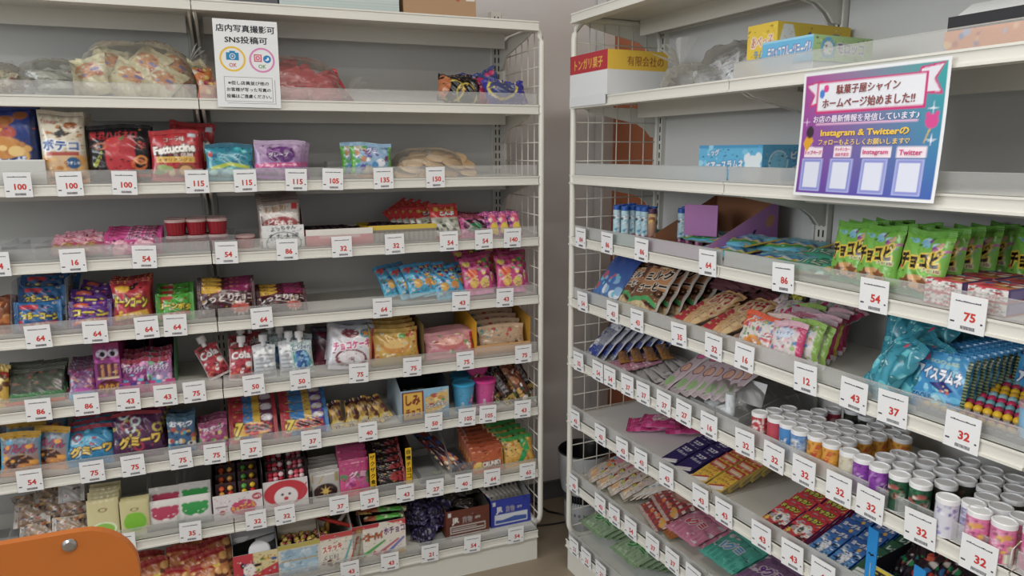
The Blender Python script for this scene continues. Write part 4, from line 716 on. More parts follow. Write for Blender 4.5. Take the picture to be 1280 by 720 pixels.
disp('choco_ball_box', 'A', 7, -0.760, 0.120, 0.087, .03, .2, .14, 'd4ced0', '302628', 'white box with a red framed smiling face', notch=.13, cut=.35, front=MILK)
def ballrow(c0, c1, c2, n=4, cols=2):
    def mk():
        b = MB(); b.box(-.026, .026, .001, .003, 0, .068, '3a2428', CARD)
        for i in range(cols):
            for j in range(n):
                c = (c0, c1, c2)[(i+j*2) % 3]; x = (i-(cols-1)/2)*(.044/cols); z = .009+j*.060/n
                b.grid(lambda U, V: (x+.0075*np.sin(U*2*np.pi)*np.sin(V*np.pi), -.004-.0075*np.cos(U*2*np.pi)*np.sin(V*np.pi), z-.0075*np.cos(V*np.pi)), 12, 8, c, FILM)
        return b.build('choco_ball_strip')
    return mk
for q in range(2):
    for k in range(4):
        place('b1%d' % q, ballrow(*(('e0603a', 'e8b060', 'c03028'), ('58a048', 'd8b030', 'b82830'))[q]), 'strip of %s chocolate balls, %s in the magenta logo box' % (('orange and red', 'green and gold')[q], ('front', 'second', 'third', 'last')[k]), 'sweet', 'chocolate ball strips', 'A', -0.886+(-.029, .029)[q], .038+.04*k, surf('A', 7)+.028+.01*k, 0, 12, 0)
        place('b2%d' % q, ballrow(*(('c84a58', 'e8c0c8', 'a82038'), ('c04a58', 'd87888', 'e0d0d0'))[q], n=5, cols=3), 'strip of pink berry balls, %s %s in the smiling face box' % (('left', 'right')[q], ('front', 'second', 'third', 'last')[k]), 'sweet', 'pink berry ball strips', 'A', -0.757+(-.027, .029)[q], .042+.04*k, surf('A', 7)+.04+.012*k, 0, 12, 0)
disp('choco_ball_box', 'A', 7, -0.693, 0.009, 0.039, .03, .2, .11, '281c1e', '281c1e', 'thin dark divider between the smiling face box and grey packs')
GG = [('nz',), ('f', 'b0aca8'), ('r', .08, .65, .12, .95, 'a88838'), ('r', .82, .6, .94, .95, 'a09060'), ('p', [(.25, .6), (.45, .85), (.48, .82), (.3, .6)], 'b89848'), ('e', .5, .32, .4, .26, '30181a'), ('e', .5, .32, .1, .07, 'e8c860'), ('b', 14, 4, ['6a3a2c', '241010', 'a88048'], .2, .12, .8, .5, .03), ('star', .5, .34, .2, 'd8b050', 7, .3)]
bag('nut_choco_pack', 'A', 7, -0.651, 0.083, 0.088, .035, .012, GG, 'silver pack with a dark nut cluster disc', n=5, dd=.02, dz=.003, tilt=10, wr=.2, pinch=.01)
GRP = [('g', 'd85088', 'b02068'), ('r', 0, .75, 1, 1, 'b82870'), ('b', 7, 2, ['58885a', '4a7a48'], 0, .4, 1, .72, .09), ('b', 16, 5, ['c84898', 'e078b8', 'a02878'], .3, .2, .85, .5, .06), ('t', 'グミ', .6, .58, .16, 'f0c8e0', '982060', 0, .6), ('e', .5, .06, .45, .16, 'd02848'), ('b', 6, 2, ['e89098'], .1, 0, .9, .15, .05)]
bag('gummy_pack', 'A', 7, -0.567, 0.085, 0.109, .035, .014, GRP, 'magenta grape gummy pack beside the black box', n=4, dd=.02, dz=.012, tilt=8, wr=.2, pinch=.01)
disp('bar_box', 'A', 7, -0.460, 0.124, 0.002, .03, .2, .13, '181818', '1c1818', 'black open box with yellow lettered edges', notch=.115, cut=.35, front=[('f', '20181a')])
for sg, px, tx in ((-1, -0.516, 'ザクザク食感'), (1, -0.409, '自慢チョコ')):
    e = MB(); e.box(-.009, .009, -.001, .001, 0, .125, 'e0b428', CARD)
    for j, ch in enumerate(tx): text3d(e, ch, 0, .113-j*.019, .014, '201810', CARD, y=-.0013)
    put(tag(e.build('lettered_flap'), 'yellow flap lettered in black at the %s edge of the black box' % ('left', 'right')[sg > 0], 'carton flap'), 'A', px, .027, surf('A', 7))
ZAK = [('g', '201818', '181418'), ('b', 34, 6, ['c8c8c8', 'b89038', '2a2020', 'd8a868', '8a8a90', '604028'], 0, 0, 1, .75, .05), ('e', .75, .5, .26, .3, 'a82028'), ('b', 8, 6, ['e06060', '7a1018'], .55, .3, .95, .7, .05), ('r', 0, .85, 1, 1, '30181c')]
bag('choco_bar_packet', 'A', 7, hs('A', 7, 487, .05), .10, .05, .045, .018, ZAK, 'black foil bar packet stacked in the black box', n=6, dd=.022, dz=.016, tilt=30, z=.006, wr=.8, vert=1)
STK = [('g', '28204a', '5a2c20'), ('b', 22, 5, ['2a4a90', 'c87848', '801c1c', 'e0c090', '181428'], 0, 0, 1, 1, .05)]
disp('clear_slot', 'A', 7, -0.234, 0.078, 0.042, .04, .22, .10, 'c0c4c8', 'c0c4c8', 'clear slot tray of dark sticks, eighth shelf', m=CLR2, cat='tray')
for k in range(4):
    place('stk', pillow('cornet_stick', .026, .15, .016, STK, parts=False), 'dark blue and brown snack stick, %s in the clear slot' % ('first', 'second', 'third', 'fourth', 'fifth', 'sixth', 'seventh')[k], 'snack stick', 'dark snack sticks', 'A', hs('A', 7, (572, 580, 566, 560)[k], .06), (.05, .06, .07, .09)[k], surf('A', 7)+.004+.008*k, 0, 48, (-30, -34, -26, -30)[k])
disp('clear_slot', 'A', 7, -0.334, 0.075, 0.028, .035, .2, .02, 'c0c4c8', 'c0c4c8', 'nearly empty clear tray right of the black box', m=CLR2, cat='tray')
place('leftover', pillow('foil_sweet', .03, .022, .012, [('g', '48707a', 'b0a878')], cell=.004), 'single foil wrapped sweet left in the empty tray', 'sweet', None, 'A', -0.304, .06, surf('A', 7)+.004, 10, 70, 0)
CRN = [('g', 'c8662c', 'a8461c'), ('e', .2, .25, .16, .2, 'e0c060'), ('t', 'CRUNKY', .62, .34, .2, 'f0ece4', '5a2c18', 3, .62, .05), ('b', 12, 3, ['b8541c', 'd87838', '8a3814'], 0, .4, 1, 1, .07), ('r', .97, 0, 1, 1, 'e8c050')]
bag('crunch_pack', 'A', 7, -0.154, 0.103, 0.080, .035, .014, CRN, 'orange crunch chocolate pack with white lettering', n=7, dd=.024, dz=.004, tilt=14, wr=.2, pinch=.01)
BIS = [('g', 'd8a038', 'c89830'), ('p', [(.4, .1), (.6, .5), (.5, .9), (.75, .95), (.85, .5), (.55, .1)], '28a058'), ('b', 12, 7, ['e8c868', '58303a', '3aa8b8', 'c85838', '2c1c14'], .05, .05, .95, .9, .05), ('r', 0, .85, 1, 1, '3c9a48'), ('e', .3, .5, .22, .18, 'e0b050'), ('e', .24, .56, .03, .025, '201414'), ('e', .38, .56, .03, .025, '201414')]
bag('biscuit_bag', 'A', 7, -0.045, 0.104, 0.096, .04, .022, BIS, 'yellow and green biscuit bag beside the wire frame', n=5, dd=.026, dz=.008, tilt=22, ds=-.008)
tags('A', 7, [(-1.165, '35', 'the green apple cards'), (-1.009, '35', 'the emerald fruit cards'), (-0.844, '32', 'the magenta logo box'), (-0.767, '32', 'the smiling face box'), (-0.621, '37', 'the nut cluster packs'), (-0.533, '37', 'the grape gummy packs'), (-0.430, '43', 'the black bar box'), (-0.340, '27', 'the empty tray'), (-0.250, '40', 'the dark snack sticks'), (-0.158, '64', 'the orange crunch packs'), (-0.040, '65', 'the yellow green biscuits')])
# --- base deck
RO = [('g', 'c87838', 'b86830'), ('r', 0, .84, 1, 1, 'a82028'), ('b', 26, 4, ['e0a858', '9a3020', 'c88848', '6a3018', 'd8c028'], 0, 0, 1, .82, .08)]
for k, (px, dd, z, rl, yt) in enumerate(((196, .07, .03, -8, 0), (222, .09, .045, 8, 0), (238, .12, .06, 12, 0), (248, .07, .03, -4, 0), (272, .06, .03, -10, 0), (280, .10, .05, -14, 0), (180, .12, .03, 5, 0), (212, .05, .0, 5, 0), (258, .04, .0, 0, 0), (240, .15, .07, -8, 0))):
    place('robag', pillow('rice_snack_bag', .085, .115, .025, RO), 'orange rice snack bag with red top, %s in the bottom heap' % ('first', 'second', 'third', 'fourth', 'fifth', 'sixth', 'seventh', 'eighth', 'ninth', 'tenth')[k], 'snack bag', 'orange snack bags on the base deck', 'A', hs('A', 8, px, dd), dd, surf('A', 8)-.045+z*.9, 0, 24, rl)
FR1 = [('g', 'c02838', 'c83040'), ('p', [(.45, .35), (1, .6), (1, 1), (.45, 1)], 'd8c890'), ('b', 22, 8, ['2858a0', '289048', 'e8e0d8', 'd8b038', '301818'], .1, .05, .95, .85, .07), ('e', .35, .5, .13, .2, 'e8e0dc'), ('t', 'くじ', .75, .8, .15, 'a05828')]
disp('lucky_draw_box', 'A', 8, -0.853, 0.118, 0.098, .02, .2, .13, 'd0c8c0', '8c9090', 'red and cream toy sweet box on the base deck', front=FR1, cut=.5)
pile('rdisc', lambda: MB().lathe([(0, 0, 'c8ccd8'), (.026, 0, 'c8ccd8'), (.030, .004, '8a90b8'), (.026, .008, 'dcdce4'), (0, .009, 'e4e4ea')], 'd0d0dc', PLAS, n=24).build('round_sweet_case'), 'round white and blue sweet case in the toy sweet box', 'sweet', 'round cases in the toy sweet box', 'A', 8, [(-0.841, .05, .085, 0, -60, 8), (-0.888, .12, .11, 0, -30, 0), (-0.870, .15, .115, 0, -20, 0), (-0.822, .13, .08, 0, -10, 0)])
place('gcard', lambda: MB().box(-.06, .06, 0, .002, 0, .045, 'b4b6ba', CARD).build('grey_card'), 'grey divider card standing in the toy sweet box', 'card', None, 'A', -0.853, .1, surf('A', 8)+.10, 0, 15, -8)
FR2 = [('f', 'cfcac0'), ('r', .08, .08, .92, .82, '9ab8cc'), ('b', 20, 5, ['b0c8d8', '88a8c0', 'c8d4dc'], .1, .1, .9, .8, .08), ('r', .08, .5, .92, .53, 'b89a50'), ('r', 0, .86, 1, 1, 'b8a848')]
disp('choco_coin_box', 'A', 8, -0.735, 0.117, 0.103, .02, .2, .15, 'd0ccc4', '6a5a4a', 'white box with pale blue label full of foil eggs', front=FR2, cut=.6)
def egg():
    b = MB(); R = random.Random(4)
    b.grid(lambda U, V: (.008*np.sin(U*2*np.pi)*np.sin(V*np.pi), -.008*np.cos(U*2*np.pi)*np.sin(V*np.pi), .011-.011*np.cos(V*np.pi)), 10, 8, [lin('a84048')], FILM) if 0 else None
    n = 99; cols = np.array([lin(R.choice(('a83050', '8a9838', 'b89030', '602848', 'c8b860'))) for _ in range(n)])
    b.grid(lambda U, V: (.009*np.sin(U*2*np.pi)*np.sin(V*np.pi), -.009*np.cos(U*2*np.pi)*np.sin(V*np.pi), .009-.009*np.cos(V*np.pi)), 10, 8, cols, FILM)
    return b.build('foil_choco_ball')
R_ = random.Random(12)
pile('egg', egg, 'foil wrapped chocolate ball in the pale blue label box', 'sweet', 'foil chocolate balls', 'A', 8,
     [(-0.718+(q % 7-3)*.0185+R_.uniform(-.003, .003), .035+(q//7)*.022+(.06 if q//7 > 2 else 0), (.088 if q//7 < 3 else .105+.004*(q//7))+R_.uniform(-.004, .004), R_.uniform(0, 360), R_.uniform(-40, 40), 0) for q in range(49)])
place('egpl', lambda: MB().box(-.07, .07, 0, .002, 0, .05, 'd8d0c0', CARD).build('cream_card'), 'cream divider card standing among the foil chocolate balls', 'card', None, 'A', -0.718, .105, surf('A', 8)+.075, 0, 10, 0)
FR3 = [('f', 'd8d2c4'), ('r', 0, .85, 1, 1, 'c04040'), ('t', 'ステッキ', .28, .6, .2, 'c03030', 'f0e8d8', 8, .46, .05), ('t', 'くじ付', .25, .35, .12, '40302c'), ('b', 9, 3, ['6a3828', 'c8a868'], .05, .05, .4, .25, .06), ('p', [(.5, .1), (.72, .75), (.76, .73), (.55, .08)], '60a8b0'), ('p', [(.66, .1), (.86, .8), (.9, .78), (.71, .08)], 'c0582c'), ('p', [(.82, .15), (.95, .7), (.98, .68), (.87, .13)], 'b0a060'), ('r', .85, .85, 1, 1, 'd0a030')]
disp('candy_cane_box', 'A', 8, -0.616, 0.122, 0.111, .02, .2, .15, 'd4ccc0', '9a9690', 'white box with candy canes printed, nearly empty', front=FR3, cut=.6)
def cane(c='c83830'):
    def mk():
        P = [(0, 0, .0), (0, 0, .12)]+[(.014-.014*math.cos(a), 0, .12+.014*math.sin(a)) for a in (.5, 1.1, 1.6, 2.2, 2.8)]+[(.028, 0, .11)]
        return MB().tube(P, .006, c, PLAS, n=8).build('candy_cane')
    return mk
place('cane1', cane(), 'red ended candy cane lying in the cane box', 'candy cane', None, 'A', -0.576, .06, surf('A', 8)+.1, 0, 65, -60)
place('cane2', cane('d8c8c0'), 'white candy cane lying in the cane box', 'candy cane', None, 'A', -0.618, .09, surf('A', 8)+.1, 0, 60, 40)
pile('gcane', cane('b08038'), 'golden wrapped cane in the left side of the cane box', 'candy cane', 'golden wrapped canes', 'A', 8, [(-0.653, .06+.03*k, .06+.012*k, 0, 40, 8) for k in range(4)])
FR4 = [('f', 'dcd4c8'), ('p', [(.6, 1), (1, .8), (1, 1)], 'c83838'), ('r', 0, .88, .5, 1, 'b82c38'), ('t', 'ゴーゴーハイ', .32, .66, .2, 'd86828', '401c18', 4, .5, .05, 2), ('t', 'ホチョコ', .78, .74, .2, '6a2c70', 'f0e8e0', 4, .4, .05, 2), ('p', [(.15, .2), (.6, .52), (.62, .48), (.2, .12)], '58a858'), ('p', [(.4, .15), (.85, .5), (.88, .46), (.45, .1)], 'c06a78'), ('p', [(.6, .15), (.95, .52), (.98, .48), (.66, .1)], '7878b8'), ('star', .12, .2, .1, 'c83838'), ('star', .4, .2, .09, 'b83858'), ('star', .6, .18, .09, 'c84838'), ('e', .9, .12, .08, .07, 'd8a828'), ('t', '30本', .86, .9, .1, 'f0e8e0')]
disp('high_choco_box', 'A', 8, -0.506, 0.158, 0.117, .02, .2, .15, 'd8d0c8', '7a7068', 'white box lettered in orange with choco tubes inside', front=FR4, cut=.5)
pile('gotube', pillow('choco_tube', .12, .018, .012, [('g', '4ab038', '68c848'), ('r', 0, 0, .3, 1, 'b85828'), ('b', 8, 3, ['e0e8c0', '208a30'], 0, 0, 1, 1, .3)], vert=1, seal=.006, cell=.003, parts=False), 'green choco tube lying across the orange lettered box', 'sweet', 'green choco tubes', 'A', 8, [(-0.485, .04, .115, 0, 70, 3), (-0.473, .065, .125, -6, 70, 6), (-0.488, .09, .13, 8, 70, -4)])
pile('gocl', pillow('choco_tube_pack', .05, .055, .02, [('g', '8a4a28', '58301c'), ('b', 22, 6, ['d88838', '4a8a38', 'b83028', 'e8c048', '284a80'], 0, 0, 1, 1, .12)], cell=.003), 'brown and multicolour packet in the back of the orange lettered box', 'packet', 'multicolour packets in the orange lettered box', 'A', 8, [(-0.538, .08, .12, 10, 40, 10), (-0.504, .12, .135, -10, 35, 0), (-0.449, .13, .135, 5, 35, -12), (-0.543, .15, .125, 0, 30, 15), (-0.482, .16, .135, 0, 30, 0)])
DKP = [('g', '241c38', '302448'), ('b', 26, 5, ['48387a', '181428', '6a5a98', '342a50', '8a80a8'], 0, 0, 1, 1, .09)]
pile('dkpl', pillow('plum_packet', .07, .06, .03, DKP, wr=2), 'shiny dark purple packet in the heap on the base deck', 'packet', 'dark purple packets on the base deck', 'A', 8, rnd(8, 26, -0.399, -0.295, .05, .22, .0, .09, 50, (20, 75), 25))
disp('clear_slot', 'A', 8, -0.329, 0.099, 0.000, .03, .22, .08, 'c0c4c8', 'c0c4c8', 'clear slot tray in front of the dark purple packets', m=CLR2, cat='tray')
def jr(c): return [('f', c), ('r', .05, .78, .12, .92, 'd8d4d0'), ('t', 'JR', .22, .6, .26, 'dcd8d4', None, 0, .17, .05), ('t', '貨物', .48, .6, .24, 'a8a0a0', None, 0, .22, .03), ('t', 'cargo', .72, .6, .12, 'c0b8b8', None, 0, .12), ('r', .1, .16, .9, .42, 'd0ccc8'), ('r', .12, .19, .88, .39, c), ('r', .14, .24, .86, .28, 'c8c4c0'), ('r', .14, .31, .7, .34, 'b8b4b0'), ('s', 30, 'b8b0b0', 1, .5, .1, .8, .04, .09)]
disp('freight_box', 'A', 8, -0.220, 0.143, 0.092, .05, .2, .115, '6a3424', '5a5854', 'brown freight car style box with white lettering', front=jr('6a3424'), cut=.6)
disp('freight_box', 'A', 8, -0.071, 0.137, 0.095, .06, .2, .115, '2838a0', 'b8b8bc', 'royal blue freight car style box with white lettering', front=jr('2436a4')[:5]+[('r', .1, .1, .92, .45, 'd0d4dc'), ('p', [(.12, .14), (.9, .14), (.9, .28), (.6, .32), (.3, .24), (.12, .26)], '3858a8')], cut=.6)
pile('jrp', pillow('bar_packet', .03, .1, .014, [('g', 'c8c4c0', 'b0aca8'), ('b', 12, 4, ['b04840', '388058', '303038', 'e8e4e0'], 0, 0, 1, 1, .07)], seal=.006, parts=False), 'small white and green bar packet in the blue freight box', 'packet', 'bar packets in the blue freight box', 'A', 8, [(-0.116+.016*k, .075+.006*k, .085-.003*k, 20, 55, -14+3*k) for k in range(7)])
pile('jrb', pillow('bar_packet', .07, .03, .014, [('g', '38302c', '585048'), ('b', 12, 4, ['888078', '201c1c', 'a89888'], 0, 0, 1, 1, .12)], vert=1, seal=.006, parts=False), 'dark foil bar packet in the brown freight box', 'packet', 'bar packets in the brown freight box', 'A', 8, rnd(9, 12, -0.237, -0.177, .07, .2, .06, .1, 40, (60, 85)))
tags('A', 8, [(-0.600, '43', 'the candy cane box'), (-0.483, '43', 'the orange lettered box'), (-0.361, '21', 'the dark purple packets'), (-0.226, '54', 'the brown freight box'), (-0.080, '54', 'the blue freight box')])

# ================================================================ unit B
TON = [('f', 'dcdee0'), ('r', 0, .56, 1, 1, 'b82434'), ('t', 'トンガリ菓子', .5, .76, .24, 'e8c030', None, 0, .74, .05)]
place('ton', carton('sweet_carton', .185, .19, .112, TON, 'd8dadc', 'c8b878', [('f', 'd8dade'), ('r', 0, .56, 1, 1, 'e8bc18'), ('t', '有限会社の', .62, .76, .22, '8a3a1c', None, 0, .6, .04)], .002), 'white carton with red and yellow top bands, second shelf of right unit', 'carton', None, 'B', .100, -.006, surf('B', 1), 0)
place('tonf', lambda: MB().box(-.09, .088, 0, .0015, 0, .026, 'd8dadc', CARD).build('carton_flap'), 'white flap hanging over the lip below the red banded carton', 'carton flap', None, 'B', .100, -.0085, LIP['B'][1]+.004, 0)
place('bb1', blob('clear_bag', .20, .17, .10, 31, n=26), 'clear bag of silver sachets beside the yellow box', 'plastic bag', None, 'B', hs('B', 1, 905, .14), .10, surf('B', 1))
place('bb2', blob('clear_bag', .13, .12, .055, 32, knot=(.0, .03, .05, .07, 110), n=26), 'crumpled empty clear bag in front of the silver sachets', 'plastic bag', None, 'B', hs('B', 1, 850, .06), .03, surf('B', 1))
pile('sach', pillow('silver_sachet', .07, .05, .012, [('g', 'c4c6cc', 'e2e4e8'), ('b', 9, 4, ['3c4a9a', 'b84048', '8a8c98'], .1, .15, .9, .85, .05), ('s', 10, '50525c', 0, .25, .6, .9, .1, .9)], vert=1), 'white and silver sachet inside the clear bag', 'sachet', 'silver sachets in the clear bag', 'B', 1,
     [(hs('B', 1, 888, .13), .13, .02, 20, 35, -30), (hs('B', 1, 905, .13), .14, .03, -10, 30, -35), (hs('B', 1, 920, .14), .15, .02, 15, 35, 30), (hs('B', 1, 895, .16), .17, .045, 5, 30, -10), (hs('B', 1, 912, .17), .18, .05, 0, 30, 10), (hs('B', 1, 890, .12), .12, .0, 0, 40, -20), (hs('B', 1, 915, .13), .12, .0, 0, 40, 15)])
YBX = [('f', 'e8c418'), ('t', 'あべっ子', .5, .68, .2, 'c83828', 'f0e8d8', 0, .7, .04), ('t', 'ラムネ', .5, .45, .18, '2c8ac0', None, 0, .5, .04), ('b', 7, 3, ['e0a030', 'c85830', 'f0e0a0'], .05, .02, .95, .25, .08)]
place('yb', carton('ramune_box', .082, .21, .112, YBX, 'd8b418', 'c8c0b0', [('f', 'e8c418'), ('p', [(.0, .45), (.08, .95), (.2, .95), (.3, .45)], 'e8e8e8'), ('t', 'あべっ子', .62, .62, .4, 'c83828', '3a6ab0', 0, .45, .04), ('b', 5, 4, ['d89830'], .3, .1, .45, .4, .08)], .0018), 'yellow ramune carton with red lettering, second shelf of right unit', 'box', None, 'B', .625, .085, surf('B', 1))
MOR = [('f', '58b0dc'), ('t', 'モロッコフルーツヨーグル', .55, .5, .55, 'e4eaf0', '3a3a90', 0, .85, .03, 2), ('r', 0, .9, 1, 1, '8ac8e4')]
place('mo', carton('yogurt_sweet_box', .125, .16, .046, MOR, '9ad0e8', 'c0dce8', [('f', 'a8cc8c'), ('e', .25, .5, .12, .42, '58a8d8'), ('e', .25, .5, .08, .26, 'e4e8ec'), ('t', 'モロッコ', .62, .5, .4, '5a4a98', 'e4e8ec', 0, .45)], .0016), 'long light blue yogurt sweet box in front of the yellow carton', 'box', None, 'B', .735, .04, surf('B', 1)+.0195)
place('mo2', carton('yogurt_sweet_box', .12, .15, .019, [('f', 'd8dce0')], 'c8ccd0'), 'flat white box under the light blue yogurt sweet box', 'box', None, 'B', .735, .045, surf('B', 1))
fl = carton('picture_carton', .17, .24, .034, [('f', 'c87838'), ('b', 20, 5, ['3a68a8', 'd8a868', 'a8482c', '8898b8'], 0, 0, 1, .9, .14)], '2c2c30', 'c8c8c8')
o = place('fl', fl, 'orange printed carton with its white lid flap raised, right edge', 'carton', None, 'B', hs('B', 1, 1180, .05)+.087, .05, surf('B', 1))
l1 = MB().box(-.085, .085, 0, .002, 0, .022, '2a2a2e', CARD).build('gap_shade', o); l1.matrix_local = Matrix.Translation((0, .005, .034))  # near-black strip, its colour stands in for the shaded gap under the lid
l2 = MB(); l2.add([(-.085, .02, .056), (.085, .02, .056), (.085, .06, .080), (-.085, .06, .080)], [(0, 1, 2, 3)], 'd8dadc', CARD); l2.add([(-.085, .02, .054), (.085, .02, .054), (.085, .06, .078), (-.085, .06, .078)], [(3, 2, 1, 0)], 'b8babc', CARD); l2.add([(-.085, .02, .054), (.085, .02, .054), (.085, .02, .056), (-.085, .02, .056)], [(0, 1, 2, 3)], 'd8dadc', CARD); l2.build('lid_flap', o)
BEA = [('g', '4ab0e0', '5cbce8'), ('r', 0, .9, 1, 1, '3c9cd0'), ('t', 'ビッグ', .24, .78, .2, 'e8f2f8', '2c7ab8', 0, .2, .04), ('t', 'ベアースラムネ', .42, .42, .26, 'e8f2f8', '2c7ab8', 3, .62, .04), ('e', .86, .3, .12, .4, 'e4eef4'), ('e', .78, .62, .05, .16, 'e4eef4'), ('e', .94, .62, .05, .16, 'e4eef4'), ('b', 10, 5, ['78cbee', '98d8f2'], 0, 0, 1, 1, .08)]
place('be', carton('ramune_box', .20, .16, .076, BEA, '48a8d8', '30343c', [('g', '40a0d4', '50b0e0'), ('e', .3, .5, .18, .34, '78cbee'), ('o', .3, .5, .18, .34, .12, 'c8e4f4'), ('t', 'ビッグ', .72, .7, .24, 'e8f2f8', '2c7ab8', 0, .4, .04), ('t', 'ベアー', .72, .3, .24, 'e8f2f8', '2c7ab8', 0, .4, .04)], .0018), 'light blue ramune carton with white bear outline, third shelf of right unit', 'box', None, 'B', .53, .10, surf('B', 2))
# --- B fourth row
place('b3t', tray('teal_tray', .12, .12, .022, .03, '4aa89a', '58b0a4'), 'low teal tray of blue ramune tubes', 'tray', None, 'B', hs('B', 3, 785, .03), .03, surf('B', 3))
TUB = [('g', '9ac8d8', 'b8dce4'), ('b', 14, 5, ['e8f0f4', '5a98c0', '388ab8'], 0, .3, 1, .9, .1), ('r', 0, .02, 1, .22, 'c86a88'), ('s', 5, '5a3a78', 1, .5, 0, 1, .04, .2), ('e', .5, .72, .1, .05, '303848')]
tb = can('ramune_tube', .0205, .092, TUB, cap='2c5cb0')
for k, (px, dd) in enumerate(((771, .05), (781, .05), (790, .075), (799, .075), (806, .075), (776, .075), (784, .10), (797, .105), (790, .13), (806, .11), (816, .10))):
    place('tb', tb, 'blue capped ramune tube standing in the teal tray', 'tube', 'blue ramune tubes', 'B', hs('B', 3, px, dd), dd, surf('B', 3)+.004, 0)
for k, (px, dd) in enumerate(((828, .07), (838, .08), (850, .08), (833, .11), (845, .11))):
    place('tb', tb, 'blue capped ramune tube standing inside the purple box', 'tube', 'blue tubes in the purple box', 'B', hs('B', 3, px, dd), dd+.06, surf('B', 3)+.004, 0)
place('tbb', can('ramune_tube', .0205, .095, [('g', '6a2c58', 'c8a060'), ('b', 10, 4, ['e0c890', '8a4a28', 'd8b048'], 0, .3, 1, 1, .1), ('r', 0, 0, 1, .2, '6a2848')], cap='4a2848'), 'single brown and gold ramune tube in front of the purple box', 'tube', None, 'B', hs('B', 3, 815, .05), .05, surf('B', 3)+.002)
GBX = [('nz',), ('g', 'a860b0', 'b878b8'), ('e', .52, .28, .12, .14, '4c2468'), ('e', .44, .2, .08, .1, '4c2468'), ('e', .60, .22, .07, .1, '4c2468'), ('e', .54, .38, .08, .1, '4c2468'), ('p', [(.60, .40), (.66, .62), (.70, .60), (.65, .42), (.76, .36), (.75, .31), (.62, .36)], '3c2050'), ('e', .88, .66, .06, .12, 'c88a60')]
disp('grape_display_box', 'B', 3, hs('B', 3, 850, .03)-.02, .21, .022, .03, .22, .125, 'b070b4', '9a6a4c', 'purple cardboard display box printed with grapes, inside brown', notch=.024, cut=.98, right=GBX, cat='display box')
place('gbp', carton('purple_header', .085, .004, .075, [('f', 'ac6cac')], 'a868a8'), 'upright purple header panel of the grape display box', 'header card', None, 'B', hs('B', 3, 875, .12), .12, surf('B', 3)+.035, 25)
RNB = [('g', '58b8d8', '88d0e4'), ('p', [(0, 0), (.0, .25), (.6, .35), (1, .7), (1, .5), (.65, .18)], '3878c0'), ('p', [(.0, .1), (.6, .25), (1, .55), (1, .45), (.65, .12), (0, 0)], 'e0c030'), ('p', [(.0, 0), (.6, .18), (1, .45), (1, .3), (.6, .05)], '48a858'), ('b', 16, 5, ['e8f0f4', 'd8844a', '48a0c8', 'b8e0ec'], .1, .35, .85, .95, .08)]
for k, (px, dd, z, yw) in enumerate(((885, .04, .0, 4), (950, .045, .0, -4), (872, .12, .012, 8), (940, .13, .012, 0), (905, .09, .02, -3), (970, .14, .016, 6))):
    place('rnb', pillow('rainbow_gummy_bag', .14, .11, .022, RNB, vert=1, cell=.0018), 'sky blue rainbow bag lying flat, %s' % ('front left', 'front right', 'rear left', 'rear middle', 'on top in the middle', 'rear right')[k], 'gummy bag', 'flat rainbow bags', 'B', hs('B', 3, px, dd, .01), dd, surf('B', 3)+z+.010, yw, 84, 0)
GRB = [('g', '38a888', '58c0a0'), ('b', 14, 5, ['c8e8d8', '287a58', 'e0c048', '1c684a'], 0, 0, 1, 1, .08), ('t', 'グミ', .4, .5, .4, 'd0e8d0', '1c6848')]
for k, (px, dd, z) in enumerate(((1000, .04, 0), (1030, .07, .002), (1015, .13, .008))):
    place('grb', pillow('mint_gummy_bag', .12, .09, .02, GRB, vert=1, cell=.0018), 'mint green bag lying flat, %s' % ('front', 'right', 'rear')[k], 'gummy bag', 'flat mint bags', 'B', hs('B', 3, px, dd, .01), dd, surf('B', 3)+z+.010, (3, -6, 10)[k], 84, 0)
CBI = [('g', '74b63a', '78bc40'), ('r', 0, .9, 1, 1, '5ea030'), ('b', 9, 3, ['78b8d8', 'c04098', 'a8d0e0', '8848a0'], .25, .72, .8, .86, .05), ('b', 6, 8, ['7a3060', 'b85a98', 'e0a898'], .72, .66, .95, .84, .05), ('t', 'チョコビ', .48, .55, .26, '241408', 'e8c828', 6, .82, .06), ('t', 'チョコ味', .75, .42, .06, '6a2c20', 'e8e0b0'), ('e', .5, .2, .3, .13, 'd8a060'), ('star', .3, .2, .13, '7a4a28', 5, .5), ('star', .66, .22, .12, '8a5228', 5, .5), ('star', .08, .42, .05, 'd83828'), ('b', 22, 6, ['c03838', '2878b0', 'e0d8b8', '288a50'], .02, 0, .98, .12, .035)]
cb = pillow('star_snack_bag', .082, .112, .03, CBI, cell=.0014, stand=1)
for px, dd, n, nm in ((1062, .055, 4, 'left'), (1095, .045, 4, 'middle'), (1148, .04, 6, 'right')):
    for k in range(n):
        place('cbi', cb, 'bright green chocolate snack bag, %s in the %s row' % ('front' if k == 0 else 'last' if k == n-1 else ORD[k], nm), 'snack bag', 'green chocolate snack bags', 'B', hs('B', 3, px, dd)+.001*k, dd+(.043 if n == 6 else .03)*k, surf('B', 3)+.001, random.uniform(-4, 4), 9, random.uniform(-3, 3))
for k in range(4):
    place('cbi', cb, 'bright green chocolate snack bag, %s in the rear row near the frame edge' % ('front' if k == 0 else ORD[k]), 'snack bag', 'green chocolate snack bags', 'B', 1.125+.01*k, .20+.022*k, surf('B', 3)+.001, random.uniform(-4, 4), 9, random.uniform(-3, 3))
RBX = [('f', 'dcd8d4'), ('r', 0, 0, 1, .1, 'c02838'), ('r', 0, .86, 1, 1, 'c02838'), ('r', .15, .3, .3, .5, '9a5a58')]
RTP = [('f', 'b82838'), ('b', 26, 5, ['e8d8c8', 'c88a38', '3a68a8', 'd85868', '481018'], .1, .1, .9, .9, .1), ('r', 0, 0, 1, .06, 'c83848')]
